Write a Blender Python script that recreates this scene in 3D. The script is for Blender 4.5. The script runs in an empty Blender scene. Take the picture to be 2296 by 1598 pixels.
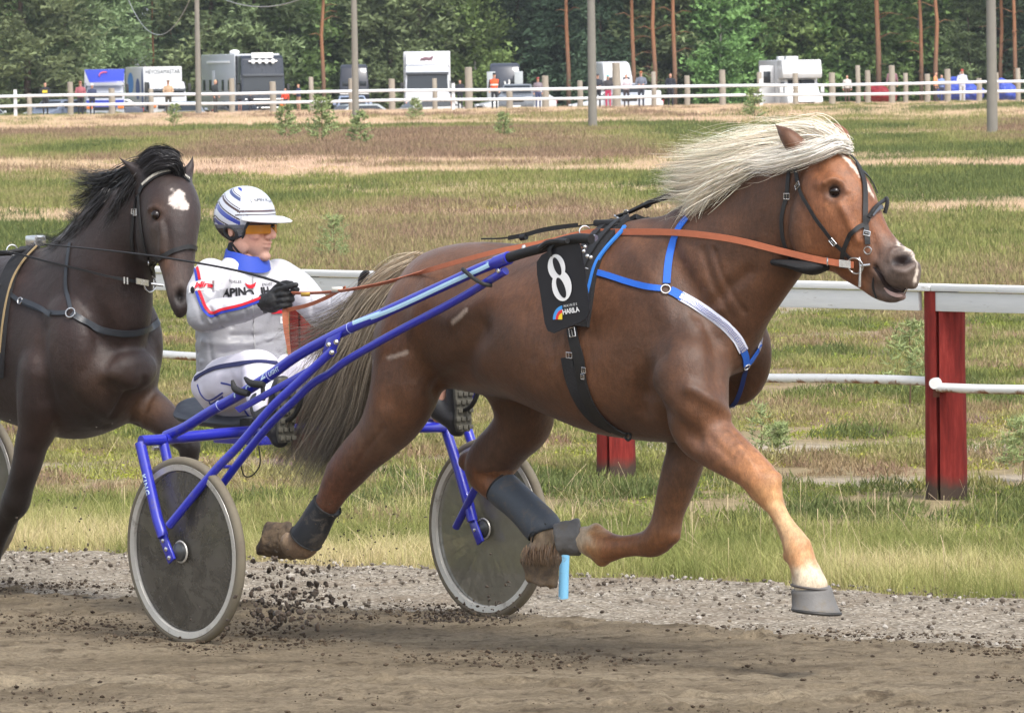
import bpy, bmesh, math, random
import numpy as np
from mathutils import Vector, Matrix, noise as mnoise
from mathutils.bvhtree import BVHTree
R = math.radians
rng = np.random.default_rng(7)
random.seed(7)
sc = bpy.context.scene
COL = sc.collection

# ---------------------------------------------------------------- camera
FPX, CW, CH = 14323.0, 2296.0, 1598.0          # focal length in units of a 2296 px wide frame
CAMZ = 2.19
PITCH, ROLL = math.atan(649 / FPX), 0.83
cp, sp = math.cos(PITCH), math.sin(PITCH)
_r0, _u0, FWD = Vector((1, 0, 0)), Vector((0, sp, cp)), Vector((0, cp, -sp))
_cr, _sr = math.cos(R(ROLL)), math.sin(R(ROLL))
RIGHT, UP = _r0 * _cr - _u0 * _sr, _u0 * _cr + _r0 * _sr
CAM = Vector((0, 0, CAMZ))
cam = bpy.data.cameras.new('camera')
cam_ob = bpy.data.objects.new('camera', cam)
COL.objects.link(cam_ob)
m = Matrix((RIGHT, UP, -FWD)).transposed().to_4x4()
m.translation = CAM
cam_ob.matrix_world = m
cam.sensor_width, cam.lens = 36.0, 36.0 * FPX / CW
cam.clip_start, cam.clip_end = 1.0, 4000.0
cam.dof.use_dof, cam.dof.focus_distance, cam.dof.aperture_fstop = True, 23.8, 40.0
sc.camera = cam_ob

# ---------------------------------------------------------------- sky, sun, exposure
SUN_EL, SUN_AZ = R(52), R(150)                 # bright, thinly overcast; sun high behind the camera's right shoulder
world = bpy.data.worlds.new('World')
sc.world = world
world.use_nodes = True
wn = world.node_tree
wn.nodes.clear()
sky = wn.nodes.new('ShaderNodeTexSky')
sky.sky_type = 'NISHITA'
sky.sun_disc = False
sky.sun_elevation, sky.sun_rotation = SUN_EL, SUN_AZ
sky.dust_density = 3.0
hsv = wn.nodes.new('ShaderNodeHueSaturation')  # thin cloud veil: the same sky, less blue
hsv.inputs['Saturation'].default_value = 0.42
hsv.inputs['Value'].default_value = 1.18
bg = wn.nodes.new('ShaderNodeBackground')
bg.inputs['Strength'].default_value = 0.15
wo = wn.nodes.new('ShaderNodeOutputWorld')
wn.links.new(sky.outputs[0], hsv.inputs['Color'])
wn.links.new(hsv.outputs[0], bg.inputs['Color'])
wn.links.new(bg.outputs[0], wo.inputs['Surface'])
sl = bpy.data.lights.new('sun', 'SUN')
sl.energy, sl.angle, sl.color = 1.5, R(13), (1.0, 0.95, 0.88)
sun = bpy.data.objects.new('sun', sl)
COL.objects.link(sun)
sdir = Vector((math.sin(SUN_AZ) * math.cos(SUN_EL), math.cos(SUN_AZ) * math.cos(SUN_EL), math.sin(SUN_EL)))
sun.rotation_euler = sdir.to_track_quat('Z', 'Y').to_euler()
sun.location = (0, 0, 30)
sc.view_settings.view_transform = 'Standard'
sc.view_settings.look = 'None'
sc.view_settings.gamma = 1.0
sc.view_settings.use_curve_mapping = False
sc.view_settings.exposure = 0.84
sc.cycles.max_bounces = 6
sc.cycles.diffuse_bounces = 3
sc.cycles.transparent_max_bounces = 12

# ---------------------------------------------------------------- pixels to points (calibrated from the photograph's perspective)
def ray(u, v):
    return (FWD + RIGHT * ((u - CW / 2) / FPX) - UP * ((v - CH / 2) / FPX)).normalized()
def at_depth(u, v, y):
    d = ray(u, v)
    return CAM + d * (y / d.y)
def on_plane(u, v, p, n):
    d = ray(u, v)
    return CAM + d * ((p - CAM).dot(n) / d.dot(n))
def on_ground(u, v, z=0.0):
    d = ray(u, v)
    return CAM + d * ((z - CAMZ) / d.z)
def project(p):
    q = p - CAM
    f = q.dot(FWD)
    return (CW / 2 + FPX * q.dot(RIGHT) / f, CH / 2 - FPX * q.dot(UP) / f)
class Frame:
    """a heading frame: s along the heading, l to the near side, z up"""
    def __init__(self, x, y, deg):
        self.o = Vector((x, y, 0)); t = R(deg)
        self.h = Vector((math.cos(t), -math.sin(t), 0)); self.n = Vector((-math.sin(t), -math.cos(t), 0)); self.deg = deg
    def px(self, u, v, l=0.0):
        return on_plane(u, v, self.o + self.n * l, self.n)
    def pt(self, s, l, z):
        return self.o + self.h * s + self.n * l + Vector((0, 0, z))
    def loc(self, p):
        q = p - self.o
        return (q.dot(self.h), q.dot(self.n), p.z)
def vplane(p, q):
    """normal of the vertical plane through two points"""
    d = Vector((q.x - p.x, q.y - p.y, 0)).normalized()
    return Vector((d.y, -d.x, 0))

# ---------------------------------------------------------------- objects
def tag(o, label=None, cat=None, group=None, kind=None):
    if label: o['label'] = label
    if cat: o['category'] = cat
    if group: o['group'] = group
    if kind: o['kind'] = kind
    return o
def empty(name, loc=(0, 0, 0), rz=0.0, parent=None):
    o = bpy.data.objects.new(name, None)
    COL.objects.link(o)
    o.location = loc
    o.rotation_euler = (0, 0, rz)
    o.empty_display_size = 0.1
    if parent: o.parent = parent
    return o
def wmat(o):
    m = Matrix.Translation(o.location) @ o.rotation_euler.to_matrix().to_4x4()
    return (wmat(o.parent) @ m) if o.parent else m
def link(name, me, mat=None, parent=None, world=True, smooth=True):
    """link a mesh given in world coordinates; under a parent it keeps its place"""
    o = bpy.data.objects.new(name, me)
    COL.objects.link(o)
    if mat is not None:
        for x in (mat if isinstance(mat, (list, tuple)) else [mat]):
            me.materials.append(x)
    if parent:
        if world:
            me.transform(wmat(parent).inverted())
        o.parent = parent
    if smooth and len(me.polygons):
        me.polygons.foreach_set('use_smooth', np.ones(len(me.polygons), bool))
    return o
def set_origin(o, p):
    """move a top-level mesh object's origin to p"""
    o.data.transform(Matrix.Translation(-Vector(p)))
    o.location = p
    return o
def npmesh(name, V, F):
    me = bpy.data.meshes.new(name)
    V = np.asarray(V, dtype=np.float64)
    me.from_pydata([], [], []) if False else None
    if isinstance(F, np.ndarray):
        k = F.shape[1]; n = len(F)
        me.vertices.add(len(V)); me.vertices.foreach_set('co', V.ravel())
        me.loops.add(n * k); me.loops.foreach_set('vertex_index', F.ravel().astype(np.int32))
        me.polygons.add(n); me.polygons.foreach_set('loop_start', np.arange(0, n * k, k, dtype=np.int32))
        me.update(calc_edges=True)
    else:
        me.from_pydata([tuple(v) for v in V], [], F)
        me.update()
    return me
class MB:
    """collects shapes in world coordinates into one mesh"""
    def __init__(self): self.V, self.F = [], []
    def add(self, V, F):
        b = len(self.V)
        self.V += [tuple(v) for v in V]
        self.F += [tuple(i + b for i in f) for f in F]
        return self
    def mesh(self, name): return npmesh(name, self.V, self.F)
    def build(self, name, mat, parent=None, smooth=True, bevel=0.0):
        me = self.mesh(name)
        if bevel:
            bm = bmesh.new(); bm.from_mesh(me)
            bmesh.ops.bevel(bm, geom=[e for e in bm.edges if len(e.link_faces) == 2 and e.calc_face_angle(0) > 0.6],
                            offset=bevel, segments=2, affect='EDGES', profile=0.5)
            bm.to_mesh(me); bm.free()
        o = link(name, me, mat, parent, smooth=False)
        if smooth: shade_auto(me)
        return o
    # -- shapes
    def box(self, c, half, ax=None):
        c = Vector(c); ax = ax or (Vector((1, 0, 0)), Vector((0, 1, 0)), Vector((0, 0, 1)))
        V = [c + ax[0] * (half[0] * i) + ax[1] * (half[1] * j) + ax[2] * (half[2] * k) for i in (-1, 1) for j in (-1, 1) for k in (-1, 1)]
        return self.add(V, [(0, 1, 3, 2), (4, 6, 7, 5), (0, 4, 5, 1), (2, 3, 7, 6), (0, 2, 6, 4), (1, 5, 7, 3)])
    def tube(self, P, r, n=10, cap=True, flat=1.0):
        V, F = tube_vf(P, r, n, cap, flat)
        return self.add(V, F)
    def ring(self, c, axis, rad, r, n=32, k=8, a0=0.0, a1=2 * math.pi):
        c, axis = Vector(c), Vector(axis).normalized()
        x = axis.orthogonal().normalized(); y = axis.cross(x)
        full = abs(a1 - a0 - 2 * math.pi) < 1e-6
        P = [c + (x * math.cos(a) + y * math.sin(a)) * rad for a in np.linspace(a0, a1, n + (not full), endpoint=not full)]
        m_ = len(P); V = []; F = []
        for p in P:
            d = (p - c).normalized()
            for j in range(k):
                b = 2 * math.pi * j / k
                V.append(p + d * (r * math.cos(b)) + axis * (r * math.sin(b)))
        for i in range(m_ if full else m_ - 1):
            for j in range(k):
                F.append((i * k + j, ((i + 1) % m_) * k + j, ((i + 1) % m_) * k + (j + 1) % k, i * k + (j + 1) % k))
        return self.add(V, F)
    def lathe(self, c, axis, prof, n=32):
        """prof: list of (radius, offset along the axis)"""
        c, axis = Vector(c), Vector(axis).normalized()
        x = axis.orthogonal().normalized(); y = axis.cross(x)
        V = []; F = []
        for (rr, h) in prof:
            for j in range(n):
                a = 2 * math.pi * j / n
                V.append(c + axis * h + (x * math.cos(a) + y * math.sin(a)) * max(rr, 1e-4))
        for i in range(len(prof) - 1):
            for j in range(n):
                F.append((i * n + j, i * n + (j + 1) % n, (i + 1) * n + (j + 1) % n, (i + 1) * n + j))
        F.append(tuple(range(n - 1, -1, -1))); F.append(tuple(range((len(prof) - 1) * n, len(prof) * n)))
        return self.add(V, F)
    def ball(self, c, rad, ax=None, n=12, m=8):
        c = Vector(c)
        if not hasattr(rad, '__len__'): rad = (rad,) * 3
        ax = ax or (Vector((1, 0, 0)), Vector((0, 1, 0)), Vector((0, 0, 1)))
        V = [c + ax[2] * rad[2]]; F = []
        for i in range(1, m):
            t = math.pi * i / m
            for j in range(n):
                a = 2 * math.pi * j / n
                V.append(c + ax[0] * (rad[0] * math.sin(t) * math.cos(a)) + ax[1] * (rad[1] * math.sin(t) * math.sin(a)) + ax[2] * (rad[2] * math.cos(t)))
        V.append(c - ax[2] * rad[2])
        for j in range(n):
            F.append((0, 1 + j, 1 + (j + 1) % n))
            F.append((len(V) - 1, 1 + (m - 2) * n + (j + 1) % n, 1 + (m - 2) * n + j))
        for i in range(m - 2):
            for j in range(n):
                a = 1 + i * n + j; b = 1 + i * n + (j + 1) % n
                F.append((a, a + n, b + n, b))
        return self.add(V, F)
    def prism(self, pts, off):
        """a flat outline (list of points) given thickness along off"""
        n = len(pts); off = Vector(off)
        V = [Vector(p) for p in pts] + [Vector(p) + off for p in pts]
        F = [tuple(range(n)), tuple(range(2 * n - 1, n - 1, -1))] + [(i, i + n, (i + 1) % n + n, (i + 1) % n) for i in range(n)]
        F = [tuple(reversed(f)) for f in F]
        return self.add(V, F)
    def ribbon(self, P, W, t=0.003):
        """flat strap: centre points P, half width vectors W, thickness t"""
        V = []; F = []; n = len(P)
        for i in range(n):
            d = (P[min(i + 1, n - 1)] - P[max(i - 1, 0)]).normalized()
            nn = d.cross(W[i]).normalized() * (t / 2)
            V += [P[i] - W[i] - nn, P[i] + W[i] - nn, P[i] + W[i] + nn, P[i] - W[i] + nn]
        for i in range(n - 1):
            for j in range(4):
                F.append((i * 4 + j, i * 4 + (j + 1) % 4, i * 4 + 4 + (j + 1) % 4, i * 4 + 4 + j))
        F.append((3, 2, 1, 0)); F.append(tuple(range((n - 1) * 4, n * 4)))
        return self.add(V, F)
def shade_auto(me, ang=0.75):
    bm = bmesh.new(); bm.from_mesh(me)
    bmesh.ops.recalc_face_normals(bm, faces=bm.faces)
    for f in bm.faces: f.smooth = True
    for e in bm.edges: e.smooth = not (len(e.link_faces) == 2 and e.calc_face_angle(0) > ang)
    bm.to_mesh(me); bm.free()
def crom(P, n=6, closed=False):
    """Catmull-Rom through points (any dimension)"""
    P = [np.array(p, float) for p in P]
    if len(P) < 3: return [P[0] + (P[-1] - P[0]) * t for t in np.linspace(0, 1, n + 1)]
    out = []
    for i in range(len(P) - 1):
        p0 = P[i - 1] if i else 2 * P[0] - P[1]
        p1, p2 = P[i], P[i + 1]
        p3 = P[i + 2] if i + 2 < len(P) else 2 * P[-1] - P[-2]
        for t in np.linspace(0, 1, n, endpoint=False):
            out.append(0.5 * (2 * p1 + (p2 - p0) * t + (2 * p0 - 5 * p1 + 4 * p2 - p3) * t * t + (3 * p1 - p0 - 3 * p2 + p3) * t ** 3))
    out.append(P[-1])
    return out
def cromv(P, n=6): return [Vector(p) for p in crom(P, n)]
def tube_vf(P, r, n=10, cap=True, flat=1.0):
    P = [Vector(p) for p in P]
    if not hasattr(r, '__len__'): r = [r] * len(P)
    if len(r) != len(P): r = list(np.interp(np.linspace(0, 1, len(P)), np.linspace(0, 1, len(r)), r))
    V = []; F = []
    t = (P[1] - P[0]).normalized(); x = t.orthogonal().normalized()
    for i, p in enumerate(P):
        t2 = (P[min(i + 1, len(P) - 1)] - P[max(i - 1, 0)])
        t2 = t2.normalized() if t2.length > 1e-9 else t
        x = (x - t2 * x.dot(t2)).normalized(); t = t2
        y = t.cross(x)
        for j in range(n):
            a = 2 * math.pi * j / n
            V.append(p + x * (r[i] * math.cos(a)) + y * (r[i] * flat * math.sin(a)))
    for i in range(len(P) - 1):
        for j in range(n):
            F.append((i * n + j, i * n + (j + 1) % n, (i + 1) * n + (j + 1) % n, (i + 1) * n + j))
    if cap:
        F.append(tuple(range(n - 1, -1, -1))); F.append(tuple(range((len(P) - 1) * n, len(P) * n)))
    return V, F
def round_tube(P, r, n=16, k=5):
    """closed tube with rounded ends, smooth through the points"""
    Q = crom([tuple(p) + (q,) for p, q in zip(P, r)], k)
    P2 = [Vector(q[:3]) for q in Q]; r2 = [max(q[3], 0.004) for q in Q]
    d0 = (P2[0] - P2[1]).normalized(); d1 = (P2[-1] - P2[-2]).normalized()
    h = [(0.35, 0.94), (0.7, 0.71), (0.95, 0.3)]
    P3 = [P2[0] + d0 * (r2[0] * a) for a, b in reversed(h)] + P2 + [P2[-1] + d1 * (r2[-1] * a) for a, b in h]
    r3 = [r2[0] * b for a, b in reversed(h)] + r2 + [r2[-1] * b for a, b in h]
    return tube_vf(P3, r3, n)
def loft_vf(st, n=28, k=4):
    """st: list of (centre, side vector, up vector, egg); sections are ellipses, wider below for egg > 0; rounded ends"""
    Q = crom([tuple(c) + tuple(a) + tuple(b) + (e,) for c, a, b, e in st], k)
    S = [(Vector(q[0:3]), Vector(q[3:6]), Vector(q[6:9]), q[9]) for q in Q]
    h = [(0.3, 0.94), (0.62, 0.72), (0.85, 0.35)]
    d0 = (S[0][0] - S[1][0]).normalized() * min(S[0][1].length, S[0][2].length)
    d1 = (S[-1][0] - S[-2][0]).normalized() * min(S[-1][1].length, S[-1][2].length)
    S = [(S[0][0] + d0 * a, S[0][1] * b, S[0][2] * b, S[0][3]) for a, b in reversed(h)] + S + [(S[-1][0] + d1 * a, S[-1][1] * b, S[-1][2] * b, S[-1][3]) for a, b in h]
    V = []; F = []
    for c, a, b, e in S:
        for j in range(n):
            t = 2 * math.pi * j / n
            s_, c_ = math.sin(t), math.cos(t)
            V.append(c + a * (c_ * (1 - e * s_)) + b * s_)
    for i in range(len(S) - 1):
        for j in range(n):
            F.append((i * n + j, i * n + (j + 1) % n, (i + 1) * n + (j + 1) % n, (i + 1) * n + j))
    F.append(tuple(range(n - 1, -1, -1))); F.append(tuple(range((len(S) - 1) * n, len(S) * n)))
    return V, F
def remesh(mb, voxel, smooth=6):
    """one continuous skin over all the shapes collected in mb; returns arrays"""
    me = mb.mesh('tmp')
    bm = bmesh.new(); bm.from_mesh(me); bmesh.ops.recalc_face_normals(bm, faces=bm.faces); bm.to_mesh(me); bm.free()
    o = bpy.data.objects.new('tmp', me); COL.objects.link(o)
    md = o.modifiers.new('r', 'REMESH'); md.mode = 'VOXEL'; md.voxel_size = voxel
    dg = bpy.context.evaluated_depsgraph_get(); dg.update()
    ev = o.evaluated_get(dg).to_mesh()
    nv = len(ev.vertices); V = np.empty(nv * 3); ev.vertices.foreach_get('co', V); V = V.reshape(-1, 3)
    npo = len(ev.polygons); L = np.empty(npo * 4, np.int32)
    assert len(ev.loops) == npo * 4
    ev.loops.foreach_get('vertex_index', L); F = L.reshape(-1, 4)
    o.evaluated_get(dg).to_mesh_clear()
    bpy.data.objects.remove(o); bpy.data.meshes.remove(me)
    V = lap(V, F, smooth)
    return V, F
def lap(V, F, it=5, fac=0.6, mask=None):
    E = np.concatenate([F[:, [0, 1]], F[:, [1, 2]], F[:, [2, 3]], F[:, [3, 0]]])
    E = np.concatenate([E, E[:, ::-1]])
    n = len(V); deg = np.bincount(E[:, 0], minlength=n).clip(1)
    V = V.copy()
    for _ in range(it):
        A = np.stack([np.bincount(E[:, 0], weights=V[E[:, 1], c], minlength=n) for c in range(3)], 1) / deg[:, None]
        d = (A - V) * fac
        V += d if mask is None else d * mask[:, None]
    return V
def vnormals(V, F):
    a = V[F[:, 2]] - V[F[:, 0]]; b = V[F[:, 3]] - V[F[:, 1]]
    fn = np.cross(a, b)
    N = np.zeros_like(V)
    for k in range(4):
        for c in range(3): N[:, c] += np.bincount(F[:, k], weights=fn[:, c], minlength=len(V))
    return N / np.linalg.norm(N, axis=1, keepdims=True).clip(1e-12)
def set_col(me, C, name='col'):
    a = me.attributes.new(name, 'FLOAT_COLOR', 'POINT')
    C = np.asarray(C, float)
    if C.shape[1] == 3: C = np.concatenate([C, np.ones((len(C), 1))], 1)
    a.data.foreach_set('color', C.ravel())
def sm(x, a, b):
    t = np.clip((x - a) / (b - a), 0, 1)
    return t * t * (3 - 2 * t)
def vnoise(P, scale, seed=0.0, oct=3):
    P = np.asarray(P) * scale + seed
    return np.array([mnoise.fractal(Vector(p), 1.0, 2.0, oct) for p in P])

# ---------------------------------------------------------------- materials
def lin(r, g, b):
    f = lambda c: (c / 255 / 12.92) if c / 255 <= 0.04045 else ((c / 255 + 0.055) / 1.055) ** 2.4
    return (f(r), f(g), f(b), 1.0)
class NT:
    def __init__(self, name):
        self.m = bpy.data.materials.new(name); self.m.use_nodes = True
        self.t = self.m.node_tree; self.b = self.t.nodes['Principled BSDF']; self.out = self.t.nodes['Material Output']
    def n(self, typ, **kw):
        x = self.t.nodes.new(typ)
        for k, v in kw.items():
            if k in x.inputs: x.inputs[k].default_value = v
            else: setattr(x, k, v)
        return x
    def l(self, a, b): self.t.links.new(a, b)
    def noise(self, scale, detail=4, rough=0.55, co=None, dist=0.0):
        x = self.n('ShaderNodeTexNoise'); x.inputs['Scale'].default_value = scale; x.inputs['Detail'].default_value = detail
        x.inputs['Roughness'].default_value = rough; x.inputs['Distortion'].default_value = dist
        if co is not None: self.l(co, x.inputs['Vector'])
        return x.outputs['Fac']
    def coord(self, scale=(1, 1, 1), kind='Object'):
        c = self.n('ShaderNodeTexCoord'); mp = self.n('ShaderNodeMapping')
        mp.inputs['Scale'].default_value = scale
        self.l(c.outputs[kind], mp.inputs['Vector'])
        return mp.outputs[0]
    def ramp(self, fac, stops):
        r = self.n('ShaderNodeValToRGB'); e = r.color_ramp.elements
        while len(e) < len(stops): e.new(0.5)
        for x, (p, c) in zip(e, stops):
            x.position = p; x.color = c if hasattr(c, '__len__') and len(c) == 4 else ((c, c, c, 1) if not hasattr(c, '__len__') else tuple(c) + (1,))
        self.l(fac, r.inputs[0])
        return r.outputs[0]
    def mix(self, fac, a, b, blend='MIX'):
        x = self.n('ShaderNodeMix', data_type='RGBA', blend_type=blend)
        for sock, val in ((x.inputs[0], fac), (x.inputs[6], a), (x.inputs[7], b)):
            if hasattr(val, 'is_linked') or hasattr(val, 'links'): self.l(val, sock)
            elif hasattr(val, '__len__'): sock.default_value = tuple(val) if len(val) == 4 else tuple(val) + (1,)
            else: sock.default_value = val
        return x.outputs[2]
    def math(self, op, a, b=0.0):
        x = self.n('ShaderNodeMath', operation=op)
        for i, v in enumerate((a, b)):
            if hasattr(v, 'links'): self.l(v, x.inputs[i])
            else: x.inputs[i].default_value = v
        return x.outputs[0]
    def bump(self, h, strength=0.3, dist=0.01):
        b = self.n('ShaderNodeBump'); b.inputs['Strength'].default_value = strength; b.inputs['Distance'].default_value = dist
        self.l(h, b.inputs['Height']); self.l(b.outputs[0], self.b.inputs['Normal'])
    def set(self, **kw):
        for k, v in kw.items():
            k = {'color': 'Base Color', 'rough': 'Roughness', 'metal': 'Metallic', 'spec': 'Specular IOR Level', 'coat': 'Coat Weight',
                 'sheen': 'Sheen Weight', 'trans': 'Transmission Weight', 'alpha': 'Alpha', 'emis': 'Emission Color', 'emis_s': 'Emission Strength', 'sss': 'Subsurface Weight'}[k]
            if hasattr(v, 'links'): self.l(v, self.b.inputs[k])
            else: self.b.inputs[k].default_value = v
        return self
MATS = {}
def flat(name, c, rough=0.6, var=0.12, scale=14.0, metal=0.0, spec=0.4, bump=0.0, coat=0.0, bscale=90.0):
    """plain surface with a little unevenness of tone and relief"""
    if name in MATS: return MATS[name]
    t = NT(name); co = t.coord()
    c = tuple(c) + (1,) if len(c) == 3 else c
    nz = t.noise(scale, 5, 0.6, co)
    col = t.mix(nz, tuple(x * (1 - var) for x in c[:3]), tuple(min(x * (1 + var), 1) for x in c[:3]))
    t.set(color=col, rough=t.ramp(nz, [(0.3, max(rough - 0.07, 0.03)), (0.7, min(rough + 0.07, 1))]), metal=metal, spec=spec, coat=coat)
    if bump: t.bump(t.noise(bscale, 3, 0.6, co), bump, 0.004)
    MATS[name] = t.m
    return t.m
def dirty(name, c, dirt=(0.13, 0.105, 0.08), amount=0.5, rough=0.5, scale=9.0, metal=0.0, spec=0.4, bump=0.15, coat=0.0):
    """surface with splashed dirt in irregular patches"""
    if name in MATS: return MATS[name]
    t = NT(name); co = t.coord()
    f = t.ramp(t.noise(scale, 8, 0.72, co, 0.3), [(0.62 - amount * 0.3, 0.0), (0.78 - amount * 0.2, 1.0)])
    n2 = t.noise(scale * 5, 4, 0.6, co)
    base = t.mix(n2, tuple(x * 0.9 for x in c[:3]), tuple(min(1, x * 1.1) for x in c[:3]))
    t.set(color=t.mix(f, base, dirt), rough=t.mix(f, (rough,) * 3, (0.9,) * 3), spec=spec, coat=coat)
    t.b.inputs['Metallic'].default_value = metal
    t.bump(t.noise(scale * 10, 3, 0.6, co), bump, 0.003)
    MATS[name] = t.m
    return t.m
def clear_tint(name, c, alpha, rough=0.25, noise_a=0.15, scale=6.0):
    """thin smoky plastic or glass: see-through film over a tinted surface"""
    if name in MATS: return MATS[name]
    t = NT(name); co = t.coord()
    nz = t.noise(scale, 6, 0.7, co); dust = t.ramp(t.noise(scale * 1.6, 9, .7, co, .8), [(.40, 0), (.85, .40)])
    t.set(color=t.mix(dust, t.mix(nz, tuple(x * 0.85 for x in c), tuple(x * 1.12 for x in c)), (.26, .235, .19)), rough=t.mix(dust, (rough,) * 3, (.7,) * 3), spec=0.6)
    tr = t.n('ShaderNodeBsdfTransparent'); mx = t.n('ShaderNodeMixShader')
    t.l(t.ramp(nz, [(0.35, alpha - noise_a), (0.65, min(alpha + noise_a, 1))]), mx.inputs[0])
    t.l(tr.outputs[0], mx.inputs[1]); t.l(t.b.outputs[0], mx.inputs[2]); t.l(mx.outputs[0], t.out.inputs['Surface'])
    MATS[name] = t.m
    return t.m
class Skin:
    """remeshed body with sculpting and ray helpers"""
    def __init__(self, V, F): self.V, self.F = V, F; self.refresh()
    def refresh(self):
        self.N = vnormals(self.V, self.F)
        self.bvh = BVHTree.FromPolygons([Vector(v) for v in self.V], self.F.tolist())
    def hit(self, u, v):
        d = ray(u, v)
        h = self.bvh.ray_cast(CAM, d)
        return (h[0], h[1]) if h[0] is not None else None
    def near(self, u, v):
        """point where the pixel's ray meets or passes closest to the skin"""
        h = self.hit(u, v)
        if h: return h[0], (h[1] if h[1].dot(ray(u, v)) < 0 else -h[1])
        d = ray(u, v); best = None
        for t in np.linspace(21, 29, 60):
            q = self.bvh.find_nearest(CAM + d * t)
            if q[0] is not None and (best is None or q[3] < best[3]): best = q
        return best[0], best[1]
    def bump(self, p, rad, amt, along=None):
        p = np.array(p); d = self.V - p
        if hasattr(rad, '__len__'):
            rr = np.zeros(len(d))
            for axx, r in rad: rr += (d @ np.array(axx)) ** 2 / r ** 2
        else: rr = (d ** 2).sum(1) / rad ** 2
        w = np.exp(-rr * 1.6) * (rr < 4)
        self.V = self.V + (self.N if along is None else np.array(along)) * (w * amt)[:, None]
    def groove(self, P, rad, amt):
        D = seg_dist(self.V, P)[0]
        w = np.exp(-(D / rad) ** 2 * 1.6)
        self.V = self.V + self.N * (w * amt)[:, None]
def seg_dist(V, P):
    """distance to a polyline and the parameter (in points) along it"""
    best = np.full(len(V), 1e9); par = np.zeros(len(V))
    for i in range(len(P) - 1):
        a, b = np.array(P[i]), np.array(P[i + 1]); ab = b - a
        t = np.clip(((V - a) @ ab) / max(ab @ ab, 1e-12), 0, 1)
        d = np.linalg.norm(V - a - t[:, None] * ab, axis=1)
        k = d < best
        best[k] = d[k]; par[k] = i + t[k]
    return best, par
HF = Frame(0.427, 23.37, 42)
# ================================================================ horses
def coat_mat(name, gloss=0.45):
    t = NT(name); co = t.coord()
    a = t.n('ShaderNodeAttribute', attribute_name='col')
    n1 = t.noise(7, 5, 0.6, co); n2 = t.noise(60, 4, 0.65, t.coord((1, 1, 0.35)))
    c = t.mix(0.5, a.outputs['Color'], t.ramp(n1, [(0.3, 0.30), (0.7, 0.72)]), 'OVERLAY')
    n3 = t.noise(260, 5, 0.75, t.coord((1, 1, 0.25)))
    c = t.mix(0.45, c, t.ramp(n2, [(0.3, 0.28), (0.7, 0.74)]), 'OVERLAY'); c = t.mix(0.5, c, t.ramp(n3, [(0.3, 0.25), (0.7, 0.76)]), 'OVERLAY')
    t.set(color=c, rough=t.ramp(n1, [(0.3, gloss), (0.7, gloss + 0.16)]), spec=0.42, sheen=0.06)
    h_ = t.math('ADD', t.math('MULTIPLY', n3, .5), t.math('MULTIPLY', t.noise(22, 4, .6, co), 1.2))
    t.bump(h_, 0.45, 0.007)
    return t.m
def hair_mat(name, rough=0.42):
    t = NT(name)
    a = t.n('ShaderNodeAttribute', attribute_name='col')
    t.set(color=a.outputs['Color'], rough=rough, spec=0.4, sheen=0.1)
    return t.m
def hair(guides, width, c_root, c_tip, seed, nseg=3, var=0.25):
    """guides: (points, number of strands, spread at the root, spread at the tip, wave); thin tapering strands"""
    g = np.random.default_rng(seed); V = []; F = []; C = []
    for P, n, s0, s1, wave in guides:
        Q = np.array(crom([tuple(p) for p in P], nseg)); m_ = len(Q); tt = np.linspace(0, 1, m_)
        for _ in range(n):
            o = g.normal(size=3) * 0.55; o2 = o * 0.75 + g.normal(size=3) * 0.4
            L = 1.0 - abs(g.normal()) * 0.16; L = max(L, 0.45)
            k = tt * L * (m_ - 1); i0 = np.minimum(k.astype(int), m_ - 2); f = (k - i0)[:, None]
            S = Q[i0] * (1 - f) + Q[i0 + 1] * f
            S = S + o * s0 * (1 - tt[:, None]) + o2 * s1 * (tt[:, None] ** 0.8)
            ph, fr = g.uniform(0, 6.28), g.uniform(3, 7)
            S = S + (np.sin(tt * fr + ph) * tt * wave)[:, None] * g.normal(size=3)
            d = np.gradient(S, axis=0); r = g.normal(size=3)
            w = np.cross(d, r); w /= np.linalg.norm(w, axis=1, keepdims=True).clip(1e-9)
            w *= (width * g.uniform(0.6, 1.2) * (1 - tt ** 2 * 0.85))[:, None]
            b = len(V) * m_ * 2
            V.append(np.stack([S - w, S + w], 1).reshape(-1, 3))
            ii = b + 2 * np.arange(m_ - 1)
            F.append(np.stack([ii, ii + 1, ii + 3, ii + 2], 1))
            v = 1 + g.normal() * var
            cc = (np.array(c_root) * (1 - tt[:, None]) + np.array(c_tip) * tt[:, None]) * max(v, 0.35)
            C.append(np.repeat(cc, 2, 0).clip(0, 1))
    me = npmesh('hair', np.concatenate(V), np.concatenate(F))
    set_col(me, np.concatenate(C))
    return me
def section(fr, a, b, l):
    """leg section from its two outline pixels: centre and radius"""
    mu, mv = (a[0] + b[0]) / 2, (a[1] + b[1]) / 2
    c = fr.px(mu, mv, l)
    r = math.hypot(a[0] - b[0], a[1] - b[1]) / 2 * (c - CAM).dot(FWD) / FPX
    return c, r
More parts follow.
